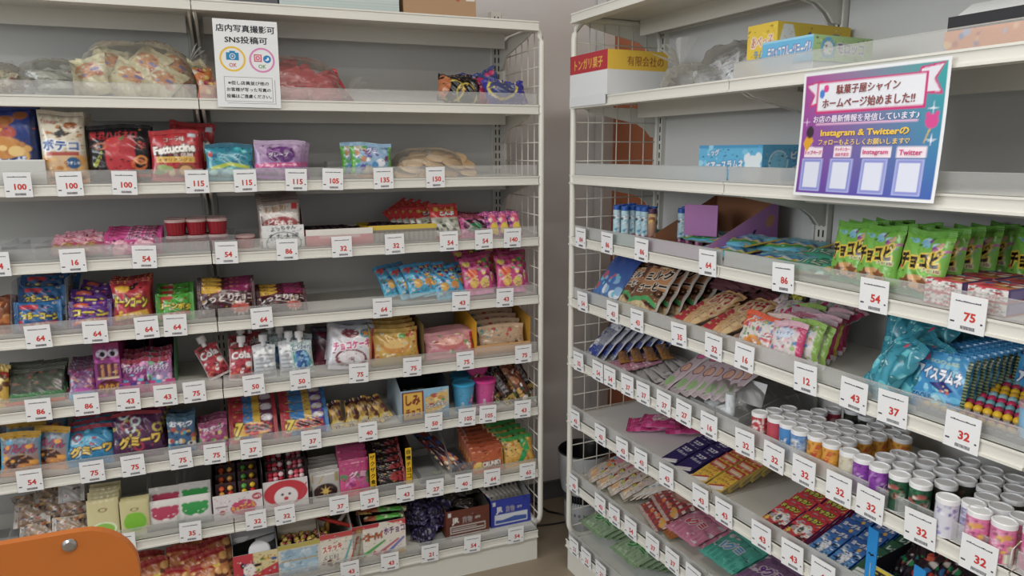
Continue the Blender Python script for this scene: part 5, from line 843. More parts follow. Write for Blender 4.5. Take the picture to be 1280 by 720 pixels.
rb = carton('gum_box', .058, .075, .02, RBX, 'b02434', RTP, [('f', '6a5a90'), ('r', .1, .2, .9, .8, '8878b0'), ('r', 0, 0, 1, .14, 'c02838')], .0014)
for k, (s_, dd) in enumerate(((1.098, .022), (1.165, .022), (1.10, .10), (1.167, .10))):
    place('rb', rb, 'small red and white gum box lying flat, %s' % ('front left', 'front right', 'rear left', 'rear right')[k], 'box', 'small red gum boxes', 'B', s_, dd, surf('B', 3)+.0205, 0)
    place('rb', rb, 'lower red and white gum box under the %s one' % ('front left', 'front right', 'rear left', 'rear right')[k], 'box', 'lower red gum boxes', 'B', s_, dd, surf('B', 3)+.0, 0)
place('btr', tray('blue_tray', .15, .15, .012, .012, '3a78b8', '4888c0'), 'low blue tray under the white capped bottles', 'tray', None, 'B', 1.19, .175, surf('B', 3))
bot = cup('candy_bottle', .0105, .0125, .026, 'd0d4d8', 'e0e2e4', 1.05)
for k in range(15):
    place('bot', bot, 'little white candy bottle with a white cap in the blue tray', 'candy bottle', 'white candy bottles', 'B', 1.130+.030*(k % 5), .19+.034*(k//5), surf('B', 3)+.002)
tags('B', 3, [(0.073, '84', 'the wire frame end'), (0.205, '86', 'the blue ramune tubes'), (0.356, '86', 'the grape display box'), (0.596, '64', 'the rainbow bags'), (0.807, '86', 'the mint bags'), (1.001, '54', 'the green chocolate bags'), (1.156, '75', 'the red gum boxes')])
# --- B fifth row
BLB = [('g', '5a90c8', '1c3c98', .6), ('b', 26, 5, ['88b8e0', 'e0e8f0', 'c85a70', '3a78c8', '70c8e0'], .05, .02, .95, .5, .07), ('b', 5, 7, ['4878c8'], .1, .6, .9, .9, .04)]
bag('snack_bag', 'B', 4, hs('B', 4, 752, .05), .13, .165, .05, .03, BLB, 'blue snack bag by the wire frame, fifth shelf', n=2, dd=.05, tilt=38)
MLK = [('g', '8a5a38', '5a3a2a'), ('r', 0, 0, 1, .14, 'd0b888'), ('b', 26, 5, ['c89868', '3a241c', 'b07850', 'e0c8a0', '6a4028'], 0, .15, 1, 1, .07), ('e', .35, .08, .35, .14, 'd8c090'), ('p', [(.0, .2), (.6, .32), (1, .2), (1, .14), (.6, .24), (0, .12)], '48a860'), ('r', .2, .45, 1, .8, 'c08858'), ('t', 'ミルク', .6, .68, .17, '1c1014', 'f0e4d4', 12, .7, .06, 3), ('t', 'コーヒー', .58, .47, .14, '1c1014', 'f0e4d4', 12, .75, .06, 3), ('r', .0, .84, 1, .9, '2c1c18'), ('r', .95, 0, 1, 1, 'b8b0a8'), ('r', 0, 0, .03, 1, 'b0a8a0')]
bag('milk_coffee_bag', 'B', 4, hs('B', 4, 792, .04)+.01, .135, .165, .045, .022, MLK, 'brown milk coffee candy bag', n=6, dd=.037, tilt=36, cell=.0016, ds=.004)
bag('milk_coffee_bag', 'B', 4, hs('B', 4, 770, .04)-.015, .09, .15, .06, .02, MLK, 'second milk coffee candy bag half hidden on the left', n=1, tilt=40)
KAS = [('f', 'd8a870'), ('b', 10, 5, ['e0b888', 'c89058'], 0, 0, 1, 1, .1), ('e', .2, .16, .3, .2, 'b82838'), ('t', 'カステラ', .62, .62, .42, 'b81c30', 'e8d0a8', 25, .6, .06), ('r', .85, 0, 1, .3, 'e8c890')]
ks = pillow('castella_bag', .085, .13, .022, KAS, cell=.0016, pinch=.02)
for k in range(3):
    for q, px in enumerate((848, 885)):
        place('kas', ks, 'cream and red sponge sweet packet, %s in the %s stack' % (ORD[k], ('left', 'right')[q]), 'packet', 'cream and red packets', 'B', hs('B', 4, px, .04, .01)+.0, .04+.022*k, surf('B', 4)+.012+.008*k, -6, 74-2*k, 4)
RPK = [('g', '6a4048', '8a5058'), ('b', 22, 5, ['a83848', '4a3038', 'b89890', '7a3040', '9a8078'], 0, 0, 1, 1, .06)]
for k in range(7):
    place('rpk', pillow('dim_red_packet', .16, .06, .016, RPK, vert=1), 'dusky red clear packet in the back of the fifth shelf', 'packet', 'dusky red packets behind', 'B', .42+.05*(k % 4)-.01*k, .20+.012*(k//2), surf('B', 4)+.02+.011*k, 6*k % 17-8, 66, 0)
STW = [('g', 'b08a78', 'c8a890'), ('s', 5, '8a6860', 1, .35), ('b', 10, 5, ['a83040', 'e0c8b0', 'd8a070'], 0, 0, 1, 1, .05)]
for k in range(5):
    place('stw', pillow('wafer_stick_packet', .035, .14, .016, STW, cell=.002), 'clear packet of brown wafer sticks, %s in the row' % ORD[k], 'packet', 'brown wafer stick packets', 'B', hs('B', 4, 918+k*7, .05, .01), .045+.01*k, surf('B', 4)+.01+.006*k, -8, 72, 8)
ORP = [('f', 'd8d4d0'), ('p', [(0, .62), (.6, 1), (0, 1)], 'e85a28'), ('p', [(0, .5), (.8, .95), (.7, 1), (0, .6)], 'e86830'), ('b', 26, 5, ['7898c8', 'c84858', 'd8a8b8', '80a870', 'e0e0e0'], .2, .35, 1, .95, .06), ('e', .5, .25, .27, .17, 'e08828'), ('o', .5, .25, .27, .17, .3, 'e8a040'), ('r', .96, 0, 1, 1, 'd83828')]
bag('ring_candy_bag', 'B', 4, hs('B', 4, 945, .04)-.01, .095, .085, .04, .02, ORP, 'white and orange ring candy bag, front of the mixed row', n=1, tilt=22, cell=.0016)
def cnd(c, c2, seed): return [('f', 'd8cccc'), ('r', 0, .74, 1, 1, c2), ('b', 34, seed, ['d85a80', 'e8e0e0', '5888c0', c, 'e0b8c0', '98b870', c2], .05, .05, .85, .95, .055), ('e', .45, .7, .3, .12, 'c8d8ec'), ('t', 'キャンディ', .45, .7, .11, '3a68b0', 'e8eef4', 0, .55), ('r', .86, 0, 1, 1, c)]
cset = [('c82868', 'e0b0c0'), ('8ab048', '98c058'), ('c82860', 'd8c0b8'), ('c02c64', 'b8a0a8'), ('d8b828', 'c05870'), ('c83070', 'b86880')]
for k, (px, dd, c) in enumerate(((983, .035, 0), (972, .06, 2), (1002, .055, 1), (1012, .07, 1), (1018, .095, 3), (1022, .12, 0), (1026, .14, 4), (1034, .165, 3), (1038, .19, 0), (995, .11, 5), (1000, .15, 3), (1006, .18, 1))):
    place('cn%d' % c, pillow('fruit_candy_bag', .085, .085, .022, cnd(*cset[c], c+3), cell=.0016, wr=.8), '%s edged fruit candy bag, %s in the mixed row' % (('pink', 'lime green', 'crimson', 'dark pink', 'yellow', 'rose')[c], (ORD+['last'])[min(k, 11)]), 'candy bag', 'fruit candy bags', 'B', hs('B', 4, px, dd)-.005, dd, surf('B', 4)+.003*(k % 3), 0, 14, (k*37 % 7)-3)
for k in range(8):
    place('cn%d' % (0, 2, 5)[k % 3], None, 'fruit candy bag lying on top at the back of the mixed row', 'candy bag', 'candy bags lying behind', 'B', .62+.045*(k % 4), .17+.03*(k//4), surf('B', 4)+.055+.01*(k//4), 20*k % 50-25, 68, 0)
place('wcard', carton('white_slotted_card', .075, .003, .10, [('f', 'c4c2c4'), ('r', .2, .3, .34, .85, '9a98a0'), ('r', .6, .3, .74, .85, '9a98a0'), ('e', .27, .9, .05, .04, '606068'), ('e', .67, .9, .05, .04, '606068')], 'b8b8b8', cell=.002), 'white hanger card with two slots at the back of the fifth shelf', 'card', None, 'B', hs('B', 4, 1013, .22), .22, surf('B', 4)+.035, 10, 8)
place('kmag', carton('yellow_black_pack', .05, .01, .085, [('f', '202024'), ('r', 0, .8, 1, 1, 'b8b828'), ('p', [(0, .8), (.5, .4), (1, .8)], 'b8b828'), ('t', 'AS', .4, .45, .2, '98a0d8'), ('b', 6, 3, ['b0a030', '404048'], 0, 0, 1, .3, .08)], '1c1c20', cell=.002), 'black and yellow sweet pack behind the candy bags', 'packet', None, 'B', hs('B', 4, 993, .21), .205, surf('B', 4)+.04, 0, 10)
TEA = [('g', '2098b0', '1c88a0'), ('o', .6, .55, .4, .42, .05, '80d0d8'), ('t', 'ラムネ', .5, .5, .18, 'b8e8ec', '147890', 65, .3, .04), ('b', 30, 5, ['48b8c8', '10707e', '60c8d4', '188aa0'], 0, 0, 1, 1, .05), ('b', 18, 8, ['d0f0f4'], 0, 0, 1, 1, .012), ('e', .5, .86, .06, .04, 'c83858')]
te = pillow('teal_ramune_bag', .085, .13, .035, TEA, cell=.0014, wr=1.6)
for k, (px, dd, z, yw, tl, rl) in enumerate(((1090, .035, 0, -30, 24, 22), (1112, .055, .002, -22, 28, 24), (1128, .09, .01, -10, 25, 8), (1142, .13, .014, 5, 20, 4), (1155, .17, .016, 0, 18, -4), (1170, .20, .02, 10, 18, 6), (1128, .15, .01, 20, 20, 0), (1188, .235, .02, 0, 12, 0))):
    place('te', te, 'turquoise ramune bag, %s of the leaning group' % ('leftmost in front', 'second in front', 'third', 'fourth', 'fifth', 'sixth', 'half hidden in the middle', 'rearmost')[k], 'ramune bag', 'turquoise ramune bags', 'B', hs('B', 4, px, dd), dd, surf('B', 4)+z, yw, tl, rl)
ICE = [('nz',), ('g', '2088c8', '3098d0'), ('b', 30, 5, ['58b8e0', '187ab8', '88d0e8'], .05, 0, .95, 1, .05), ('r', 0, 0, .07, 1, '284a38'), ('s', 20, 'a8b068', 0, .35, 0, .07), ('r', .93, 0, 1, 1, '1c3c38'), ('s', 20, '98a868', 0, .3, .93, 1), ('e', .22, .88, .06, .06, 'c84a88'), ('t', 'アイスラムネ', .5, .63, .22, 'e8f0f8', '282878', -3, .8, .05, 3), ('t', 'SODA味', .55, .84, .07, 'c8d8a8', None, 0, .5), ('p', [(.35, .46), (.6, .54), (.8, .42), (.66, .34)], '20287a'), ('e', .56, .16, .17, .18, '78c8e8'), ('e', .53, .2, .09, .1, 'b0e0f0'), ('t', 'COOL!!', .25, .2, .14, '1c3c90', '70c0e8', 8, .36), ('b', 5, 9, ['e8c8a0', 'd05a40'], .55, .36, .72, .5, .03)]
ic = pillow('ice_ramune_packet', .094, .098, .012, ICE, cell=.0013, wr=.3, pinch=0, seal=.005, parts=False)
for k in range(12):
    place('ic', ic, 'blue ice ramune packet, %s in the long upright row' % ('front' if k == 0 else 'last' if k == 11 else ORD[k]), 'packet', 'blue ice ramune packets', 'B', hs('B', 4, 1170, .04)+.0005*k, .04+.0165*k, surf('B', 4)+.001, -3+1.5*(k % 3), 8, 0)
for k in range(5):
    place('ic', ic, 'blue ice ramune packet, %s in the short row at the right' % ORD[k], 'packet', 'blue ice ramune packets at right', 'B', hs('B', 4, 1170, .04)+.099, .14+.0165*k, surf('B', 4)+.001, 2*(k % 2), 10, 0)
def beads(n=6):
    def mk():
        b = MB(); R = random.Random(5); b.box(-.004, .004, -.0005, .0005, -.008, .014*n+.004, 'a8b0b4', CLR2)
        for j in range(n):
            c = ('d0a828', '9a2c4a', '6a9aa4', 'b83058', '8ab0b8', 'c89a28')[j % 6]; z = .006+.0142*j
            b.grid(lambda U, V: (.0068*np.sin(U*2*np.pi)*np.sin(V*np.pi), -.0068*np.cos(U*2*np.pi)*np.sin(V*np.pi), z-.0068*np.cos(V*np.pi)), 14, 9, c, PLAS)
        return b.build('candy_bead_strip')
    return mk
for k in range(22):
    place('bd%d' % (k % 3), beads((12, 9, 10)[k % 3]), 'strip of red, gold and teal candy beads lying flat', 'sweet', 'candy bead strips', 'B', 1.088+.0145*(k % 11), .026+.0145*(k//11), surf('B', 4)+.011+.013*(k//11), 24, 84-6*(k//11), 0)
place('bdt', tray('clear_bead_tray', .19, .2, .02, .02, 'cccccc', 'cccccc', m=CLR2), 'clear tray under the candy bead strips', 'tray', None, 'B', 1.17, .022, surf('B', 4))
place('cbx', cup('pale_candy_tub', .02, .022, .045, '88b8d8', 'b09098', 1.05), 'pale blue candy tub at the right edge, fifth shelf of right unit', 'tub', None, 'B', 1.243, .04, surf('B', 4)+.012)
tags('B', 4, [(0.090, '54', 'the wire frame end'), (0.238, '43', 'the blue snack bags'), (0.348, '43', 'the milk coffee bags'), (0.512, '35', 'the cream red packets'), (0.626, '32', 'the wafer stick packets'), (0.717, '16', 'the orange ring candy'), (0.876, '12', 'the fruit candy bags'), (0.979, '43', 'the turquoise bags'), (1.054, '37', 'the ice ramune packets'), (1.168, '32', 'the candy bead strips')])
# --- B sixth row
SIL = [('g', 'b4b8c2', '4c4c62'), ('r', 0, .1, 1, .28, '28409a'), ('b', 20, 5, ['c8ccd8', '4a5890', '6a3048', 'e0e4ea', '1c2858'], 0, 0, 1, 1, .08), ('r', 0, 0, .06, 1, 'b8bcc8'), ('r', .94, 0, 1, 1, 'b0b4c0')]
for k in range(8):
    place('sil', pillow('silver_blue_bag', .07, .15, .02, SIL, cell=.002, wr=1), 'silver and navy candy pack leaning by the wire frame, %s from the front' % (ORD[k] if k else 'first'), 'candy bag', 'silver and navy packs', 'B', hs('B', 5, 738, .05)+.013*k, .045+.025*k, surf('B', 5)+.002*k, -8, 42, 6)
ORG = [('g', 'b07828', '8a5a30'), ('b', 14, 4, ['d8a048', '6a4028', 'c88830'], 0, 0, 1, 1, .09)]
for k in range(4):
    place('org', pillow('golden_stick_packet', .15, .03, .012, ORG, vert=1, cell=.003), 'thin golden packet lying along the shelf, %s of four' % ('first', 'second', 'third', 'last')[k], 'packet', 'thin golden packets', 'B', .13+.03*k, .09+.025*k, surf('B', 5)+.02+.008*k, -30, 80, 0)
FAC = [('g', 'c890a0', 'a86a88'), ('b', 24, 5, ['d8305a', 'e8d0d0', '502838', 'd88aa8', '48a060'], .05, .1, .95, .9, .07)]
for k in range(3):
    place('fac', pillow('small_pink_packet', .10, .05, .012, FAC, vert=1, cell=.002), 'small pink and red packet lying flat, %s from the front' % ORD[k], 'packet', 'small pink packets', 'B', .185+.015*k, .04+.03*k, surf('B', 5)+.006+.008*k, -12, 76, 0)
WRP = [('g', 'a8a4a4', 'ccc8c8'), ('b', 14, 5, ['7a6a68', 'd8d4d4', '5a3a3a', 'e4e0e0'], 0, 0, 1, 1, .07)]
for k in range(6):
    place('wrp', pillow('white_wrapped_stick', .13, .026, .012, WRP, vert=1, cell=.003), 'white wrapped stick lying askew beside the character strips', 'packet', 'white wrapped sticks', 'B', .285+.01*(k % 3), .05+.022*k, surf('B', 5)+.006+.005*k, -28+9*(k % 3), 80, 0)
STR = [('nz',), ('f', 'bca8b0'), ('o', .5, .85, .34, .11, .15, '6a3048'), ('e', .5, .85, .28, .09, 'e060a0'), ('o', .5, .52, .34, .11, .15, '6a3048'), ('e', .5, .52, .28, .09, 'd0a088'), ('e', .5, .2, .3, .1, '90b078'), ('t', 'グミ', .5, .06, .08, '58885a'), ('r', 0, 0, .05, 1, 'c8bcc0'), ('r', .95, 0, 1, 1, 'c8bcc0')]
for k in range(9):
    place('str', pillow('candy_strip', .045, .165, .010, STR, cell=.0018, pinch=0, wr=.5), 'pink and green clear candy strip, %s from the left' % (('first',)+tuple(ORD[1:]))[k], 'packet', 'pink and green candy strips', 'B', .385+.022*k+(.02 if k else 0), .045+.005*(k % 3), surf('B', 5)+.006+.004*k, -14, 56, 0)
place('tubc', tray('clear_box', .16, .24, .022, .05, 'c8ccd8', 'c8ccd8', m=CLR2, th=.0012), 'clear box holding white candy tubes, sixth shelf of right unit', 'box', None, 'B', .585, .04, surf('B', 5))
place('tubl', blob('clear_bag', .17, .22, .075, 41), 'crumpled clear bag over the white candy tubes', 'plastic bag', None, 'B', .585, .045, surf('B', 5))
def wtube(): return MB().tube([(0, 0, 0), (0, 0, .09)], .006, 'dfe2e6', PLAS, n=10).build('white_candy_tube')
pile('wt', wtube, 'white candy tube lying in the clear box', 'candy tube', 'white candy tubes', 'B', 5, [(.535+.013*(k % 6), .06+.028*(k//6), .012+.012*(k//6), 20*(k % 3)-20, 78, 0) for k in range(12)])
place('wtb', lambda: MB().lathe([(0, 0, '3a78c8'), (.011, 0, '3a78c8'), (.011, .05, 'e0e4e8'), (0, .05, 'e0e4e8')], 'e0e4e8', PLAS).build('small_blue_white_bottle'), 'small blue and white bottle standing in the clear box', 'bottle', None, 'B', .612, .065, surf('B', 5)+.01)
for k in range(2):
    place('wcd%d' % k, lambda: MB().box(-.04, .04, 0, .002, 0, .055, 'd4d4d6', CARD).build('white_label_card'), 'white label card in the clear box, %s one' % ('left', 'right')[k], 'card', None, 'B', .565+.05*k, .09+.02*k, surf('B', 5)+.03, 10, 40-20*k, 0)
CAN = {'red': [('f', 'b82830'), ('s', 3, 'e4e0e0', 1, .12), ('o', .55, .5, .12, .4, .25, 'e8e4e4'), ('t', 'Cola', .5, .5, .3, 'e8e4e4', 'b82830', 75, .14), ('r', .2, .1, .3, .6, 'e8e8e8')],
       'rose': [('g', 'c84048', 'b83850'), ('b', 10, 5, ['e8c0c0', '8a1c30'], 0, .1, 1, .9, .08)],
       'blue': [('g', '2878c0', '3888c8'), ('t', 'ソーダ', .5, .5, .3, 'd8e8f4', '1c5090', 0, .2), ('b', 8, 5, ['68b0e0', '1c58a0'], 0, 0, 1, .3, .08)],
       'sky': [('g', 'd0d8e0', '2c80c8'), ('b', 12, 4, ['2c70b8', 'e4ecf4'], 0, 0, 1, 1, .1), ('r', .45, .3, .6, .8, 'e8ecf0'), ('s', 60, '303848', 1, .5, .46, .59, .4, .75)],
       'orange': [('g', 'd89018', 'e0a020'), ('p', [(.45, .1), (.62, .9), (.7, .9), (.55, .1)], 'c83828'), ('b', 14, 6, ['e8c048', 'b87010', 'c87020'], 0, 0, 1, 1, .09), ('t', 'オレンジ', .3, .5, .2, 'b02818', None, 80, .14)],
       'cream': [('g', 'c0b898', 'd0cab4'), ('b', 50, 6, ['a89a68', 'e0dccc', '8a8058'], 0, 0, 1, 1, .05)],
       'purple': [('g', '7a2498', '8a30a8'), ('o', .38, .5, .1, .4, .2, 'c088d8'), ('t', 'グレープ', .55, .5, .24, 'e8d8f0', None, 85, .14), ('b', 8, 6, ['5a1878', 'a860c0'], 0, 0, 1, 1, .06)],
       'grey': [('g', 'c0c0c4', 'd0d0d4'), ('b', 90, 6, ['8a8c94', 'e0e0e4', '70727a'], 0, 0, 1, 1, .035)],
       'green': [('g', '1c4a34', '245a40'), ('b', 10, 6, ['c87870', 'e0d0c0', '2c7a50', 'b04a48', '10301c'], .3, .15, .6, .9, .11), ('t', 'メロン', .64, .5, .2, 'd8e0d0', None, 80, .12), ('b', 12, 4, ['10301c', '3c8a5a'], 0, 0, 1, 1, .07)],
       'dark': [('g', '28302c', '3a3c34'), ('b', 30, 6, ['5a5c48', '7a4a38', '1c201c', '8a8878'], 0, 0, 1, 1, .06)],
       'violet': [('f', 'd0d0dc'), ('b', 70, 6, ['6a5aa8', '8a80c0', 'e4e4ec', '5048a0'], 0, 0, 1, 1, .045)],
       'lilac': [('f', 'ccccd8'), ('s', 12, '7a72b8', 0, .4, .4, .62), ('t', 'ヨーグル', .5, .82, .12, '5a4aa0', None, 0, .16), ('r', .64, .1, .8, .7, 'b0b0d8')],
       'pink': [('g', 'd0508c', 'e078a8'), ('b', 12, 6, ['d89838', 'e8b848', 'b83068', 'e8a0c0'], .3, .1, .7, .9, .1), ('t', 'ピーチ', .45, .55, .26, 'f0e0e8', None, 80, .12), ('r', .55, .05, .7, .3, 'e0e4c8')]}
CW, CHT = .0335, .064
def cans(col, name, cells, zoff=0):
    for k, (s_, d_) in enumerate(cells):
        place('can_'+col, can('ramune_can', CW, CHT, CAN[col]), '%s paper ramune can with a white lid, %s' % (name, 'in front' if k == 0 else '%s of its group' % ORD[k] if k < 12 else 'at the back'), 'ramune can', '%s ramune cans' % name, 'B', s_, d_, surf('B', 5)+zoff, random.Random('%s%d' % (col, k)).uniform(-50, 50) if k else 0)
def blk(s_, d_, cols, rows, sp=.0365, skew=.004): return [(s_+sp*c+skew*r, d_+sp*r) for r in range(rows) for c in range(cols)]
cans('red', 'red striped', blk(.736, .030, 1, 3)); cans('rose', 'rose red', blk(.774, .036, 1, 5)); cans('blue', 'bright blue', blk(.808, .034, 1, 3)); cans('sky', 'white and blue', blk(.843, .028, 1, 4))
cans('dark', 'dark navy', [(.812, .215), (.85, .21), (.792, .245)])
cans('orange', 'orange yellow', blk(.878, .034, 1, 5)+blk(.916, .030, 1, 5)+[(.888, .215), (.925, .213), (.958, .17)])
cans('cream', 'cream white', [(.956, .028)]); cans('purple', 'purple', [(.987, .026), (1.022, .022)]); cans('grey', 'silver grey', [(1.040, .058), (1.000, .066), (1.004, .100), (1.050, .105), (1.066, .142), (1.014, .104), (1.030, .141), (1.080, .180)])
cans('green', 'dark green', [(1.060, .022), (1.096, .024), (1.078, .058)])
cans('dark', 'dark olive', [(1.115, .060), (1.120, .102), (1.086, .100), (1.157, .103), (1.105, .139), (1.141, .140), (1.120, .176), (1.156, .178), (1.178, .140), (1.194, .104), (1.174, .07), (1.192, .176), (1.214, .142)])
cans('violet', 'white and violet speckled', [(1.148, .014)]); cans('lilac', 'pale lilac', [(1.177, .032), (1.203, .056)])
cans('pink', 'hot pink peach', [(1.196, .016), (1.232, .016), (1.236, .053), (1.268, .030), (1.270, .068), (1.272, .10), (1.31, .13), (1.285, .14), (1.33, .09)])
for px, dd in ((1215, .045), (1272, .02)):
    o = MB(); o.tube([(0, 0, 0), (0, .002, .03), (.0, .012, .042), (.0, .04, .045), (0, .08, .045)], .0012, 'c0c4c8', WIRE, n=6)
    put(tag(o.build('wire_divider'), 'thin bent wire divider between the cans, near column %s edge' % ('the violet can' if px == 1215 else 'the pink cans'), 'divider'), 'B', 1.205 if px == 1215 else 1.25, -.0+.006, surf('B', 5), -30)
tags('B', 5, [(0.072, '32', 'the silver navy packs'), (0.173, '54', 'the small pink packets'), (0.232, '54', 'the golden packets'), (0.314, '37', 'the first white sticks'), (0.383, '37', 'the white wrapped sticks'), (0.463, '37', 'the candy strips'), (0.537, '27', 'the last candy strips'), (0.624, '16', 'the clear box'), (0.735, '32', 'the red cans'), (0.812, '32', 'the blue cans'), (0.887, '32', 'the orange cans'), (0.966, '32', 'the purple cans'), (1.029, '32', 'the silver grey can'), (1.122, '32', 'the green cans'), (1.213, '32', 'the pink cans')])
# --- B seventh row
place('shl', lambda: MB().box(-.27, .27, 0, .24, 0, .004, 'e0e0de', CARD).build('white_liner_board'), 'white liner board lying on the seventh shelf of right unit', 'board', None, 'B', .30, .03, surf('B', 6))
MGB = [('g', 'd02880', 'b81c6c'), ('e', .5, .5, .26, .2, 'd8b0c0'), ('b', 16, 5, ['e058a0', '981858', 'e890c0'], 0, 0, 1, 1, .07), ('b', 6, 6, ['b0b080', 'e8e0d0'], .35, .4, .65, .6, .05)]
for k, (s_, dd, z, yw) in enumerate(((.185, .09, 0, -40), (.23, .125, .012, -35), (.27, .16, .01, -40), (.22, .11, .022, -50))):
    place('mgb', pillow('magenta_gummy_bag', .10, .115, .02, MGB, cell=.0018), 'magenta bag lying flat on the white liner, %s' % ('front', 'second', 'rearmost', 'on top')[k], 'gummy bag', 'flat magenta bags', 'B', s_, dd, surf('B', 6)+z+.012, yw, 84, 0)
def cig(c, t1, c2, seed): return [('f', c), ('t', t1[0], .5, .8, .13, 'e8e4ec', None, 0, .6, .04), ('t', t1[1], .5, .62, .11, 'd8d4e0', None, 0, .75, .04), ('p', [(.1, .12), (.8, .34), (.85, .28), (.15, .06)], c2), ('p', [(.2, .08), (.9, .28), (.95, .22), (.25, .02)], 'e0dcd8')]
ccg = cig('2c1c5c', ('ココア', 'シガレット'), 'd8d0d8', 1)
cg1 = carton('cocoa_stick_box', .050, .012, .088, ccg, '241848', cell=.0018)
for r_ in range(2):
    for k in range(5):
        place('cg1', cg1, 'dark purple cocoa stick box, %s in the %s row' % (ORD[k], ('left', 'right')[r_]), 'box', 'dark purple stick boxes', 'B', .425+.054*r_+.004*k, .035+.034*k, surf('B', 6)+.004+.0085*k, -6, 68-2*k, 0)
YEG = [('f', 'd8ac18'), ('r', 0, .72, 1, 1, 'b83028'), ('s', 9, 'd8b8a0', 1, .4, .1, .9, .78, .94), ('r', .1, .82, .9, .9, 'd8c0a8'), ('t', 'コーラ', .5, .62, .1, 'b83828', None, 0, .5, .04), ('t', 'シガレット', .5, .48, .09, '8a4a18', None, 0, .7, .04), ('p', [(.1, .16), (.75, .4), (.82, .34), (.18, .08)], 'b83828'), ('p', [(.15, .12), (.8, .34), (.86, .28), (.25, .04)], 'e8e0d8'), ('p', [(.25, .08), (.9, .28), (.94, .22), (.35, .02)], 'e8e0d8')]
cg2 = carton('cola_stick_box', .050, .012, .088, YEG, 'c89c20', '98948c', [('f', 'b09a48'), ('r', .2, .1, .8, .4, '8a7a50')], cell=.0016)
for r_ in range(2):
    for k in range(6):
        place('cg2', cg2, 'yellow and red stick candy box, %s in the %s row' % (ORD[k], ('left', 'right')[r_]), 'box', 'yellow stick boxes', 'B', .540+.054*r_+.004*k, .034+.030*k, surf('B', 6)+.004+.0085*k, -6, 66-2*k, 0)
RDB = [('f', 'c82430'), ('b', 30, 5, ['e4dcd8', '201c20', 'a0a4a8', 'e8c838', 'd0d4d8'], .12, .12, .9, .62, .07), ('e', .5, .4, .2, .18, 'dcdcdc'), ('e', .5, .4, .1, .1, '484a50'), ('t', 'ドッカン', .5, .82, .16, 'd8d838', '281818', 6, .8, .05, 3), ('r', .02, .0, .2, .14, 'e88838')]
rd = carton('red_picture_gum_box', .054, .014, .080, RDB, 'a81c28', '7a1c58', [('f', '7a2460')], cell=.0016)
for r_ in range(2):
    for k in range(5):
        place('rd', rd, 'red picture gum box, %s in the %s row' % (ORD[k], ('left', 'right')[r_]), 'box', 'red picture gum boxes', 'B', .772+.058*r_+.003*k, .034+.032*k, surf('B', 6)+.004+.0085*k, -4, 66-2*k, 0)
BLX = [('g', '4a98d0', '1c50a0', .8), ('b', 34, 8, ['e0e4e8', '202838', 'a8b4c0', '3878c0', '181c28'], .1, .1, .9, .62, .06), ('e', .5, .38, .18, .16, 'dcdce0'), ('t', 'ヨーグル', .5, .84, .14, 'e0e4f0', '182c68', 6, .8, .05, 3), ('e', .65, .7, .08, .05, 'd8a838'), ('s', 12, 'd8dce0', 1, .5, 0, 1, 0, .1)]
bx = carton('blue_picture_gum_box', .044, .014, .084, BLX, '1c4488', cell=.0016)
for r_ in range(2):
    for k in range(5):
        place('bx', bx, 'blue picture gum box, %s in the %s row' % (ORD[k], ('left', 'right')[r_]), 'box', 'blue picture gum boxes', 'B', .893+.048*r_+.003*k, .032+.032*k, surf('B', 6)+.004+.0085*k, -4, 66-2*k, 0)
gx = carton('green_stick_box', .046, .012, .088, [('f', '2c5a40'), ('t', 'レガー', .5, .78, .14, 'd8e0d8', None, 0, .7), ('p', [(.1, .3), (.9, .36), (.9, .28), (.1, .22)], 'd8dcd8'), ('p', [(.1, .2), (.9, .26), (.9, .18), (.1, .12)], 'd0d4d0'), ('b', 6, 5, ['5a8a68', '88a890'], .4, 0, .9, .12, .05)], '204430', cell=.0016)
for k in range(4):
    place('gx', gx, 'dark green stick candy box, %s in its row' % ORD[k], 'box', 'dark green stick boxes', 'B', .990+.003*k, .03+.032*k, surf('B', 6)+.004+.0085*k, -4, 66, 0)
MON2 = [('f', 'c8b018'), ('t', 'モンスト', .5, .7, .4, '181414', 'd8c020', 0, .85, .07), ('t', 'スナック', .5, .22, .34, '181414', 'd83828', 0, .85, .07), ('r', 0, .0, 1, .05, 'b83028')]
disp('monster_snack_box', 'B', 6, 1.085, .125, .060, .02, .22, .075, '2c88c8', '202028', 'black and yellow lettered box between two raised side flaps', front=MON2, cut=.6)
for s_, c, nm in ((1.023, '2888d0', 'bright blue left'), (1.112, '2c8cd0', 'bright blue middle'), (1.150, 'c02838', 'red right')):
    e = MB(); e.box(-.011, .011, 0, .002, 0, .125 if s_ < 1.1 else .10, c, CARD)
    e.add([(x*.004, -.0004, .075+z*.004) for x, z in ((-2, 0), (-1, 1), (0, .4), (1, 1), (2, 0), (1, .2), (0, -.6), (-1, .2))], [(0, 1, 2, 3, 4, 5, 6, 7)], '181820', CARD)
    put(tag(e.build('printed_side_flap'), '%s cardboard flap with a small bat mark' % nm, 'carton flap'), 'B', s_, .02, surf('B', 6), -8)
pile('mcan', pillow('monster_snack_bag', .07, .09, .02, [('g', '201c28', '301c20'), ('b', 30, 5, ['b83028', '2a6aa8', '208a50', 'd8c8c0', '101018', 'd85838'], 0, 0, 1, 1, .06)], cell=.002, wr=1.2), 'dark snack bag with red and green flashes in the monster box', 'snack bag', 'dark bags in the monster box', 'B', 6, [(1.05+.022*(k % 5), .06+.028*(k//5)+.008*k % 3, .03+.004*k, 30*(k % 3)-30, 52, 12*(k % 3)-12) for k in range(14)])
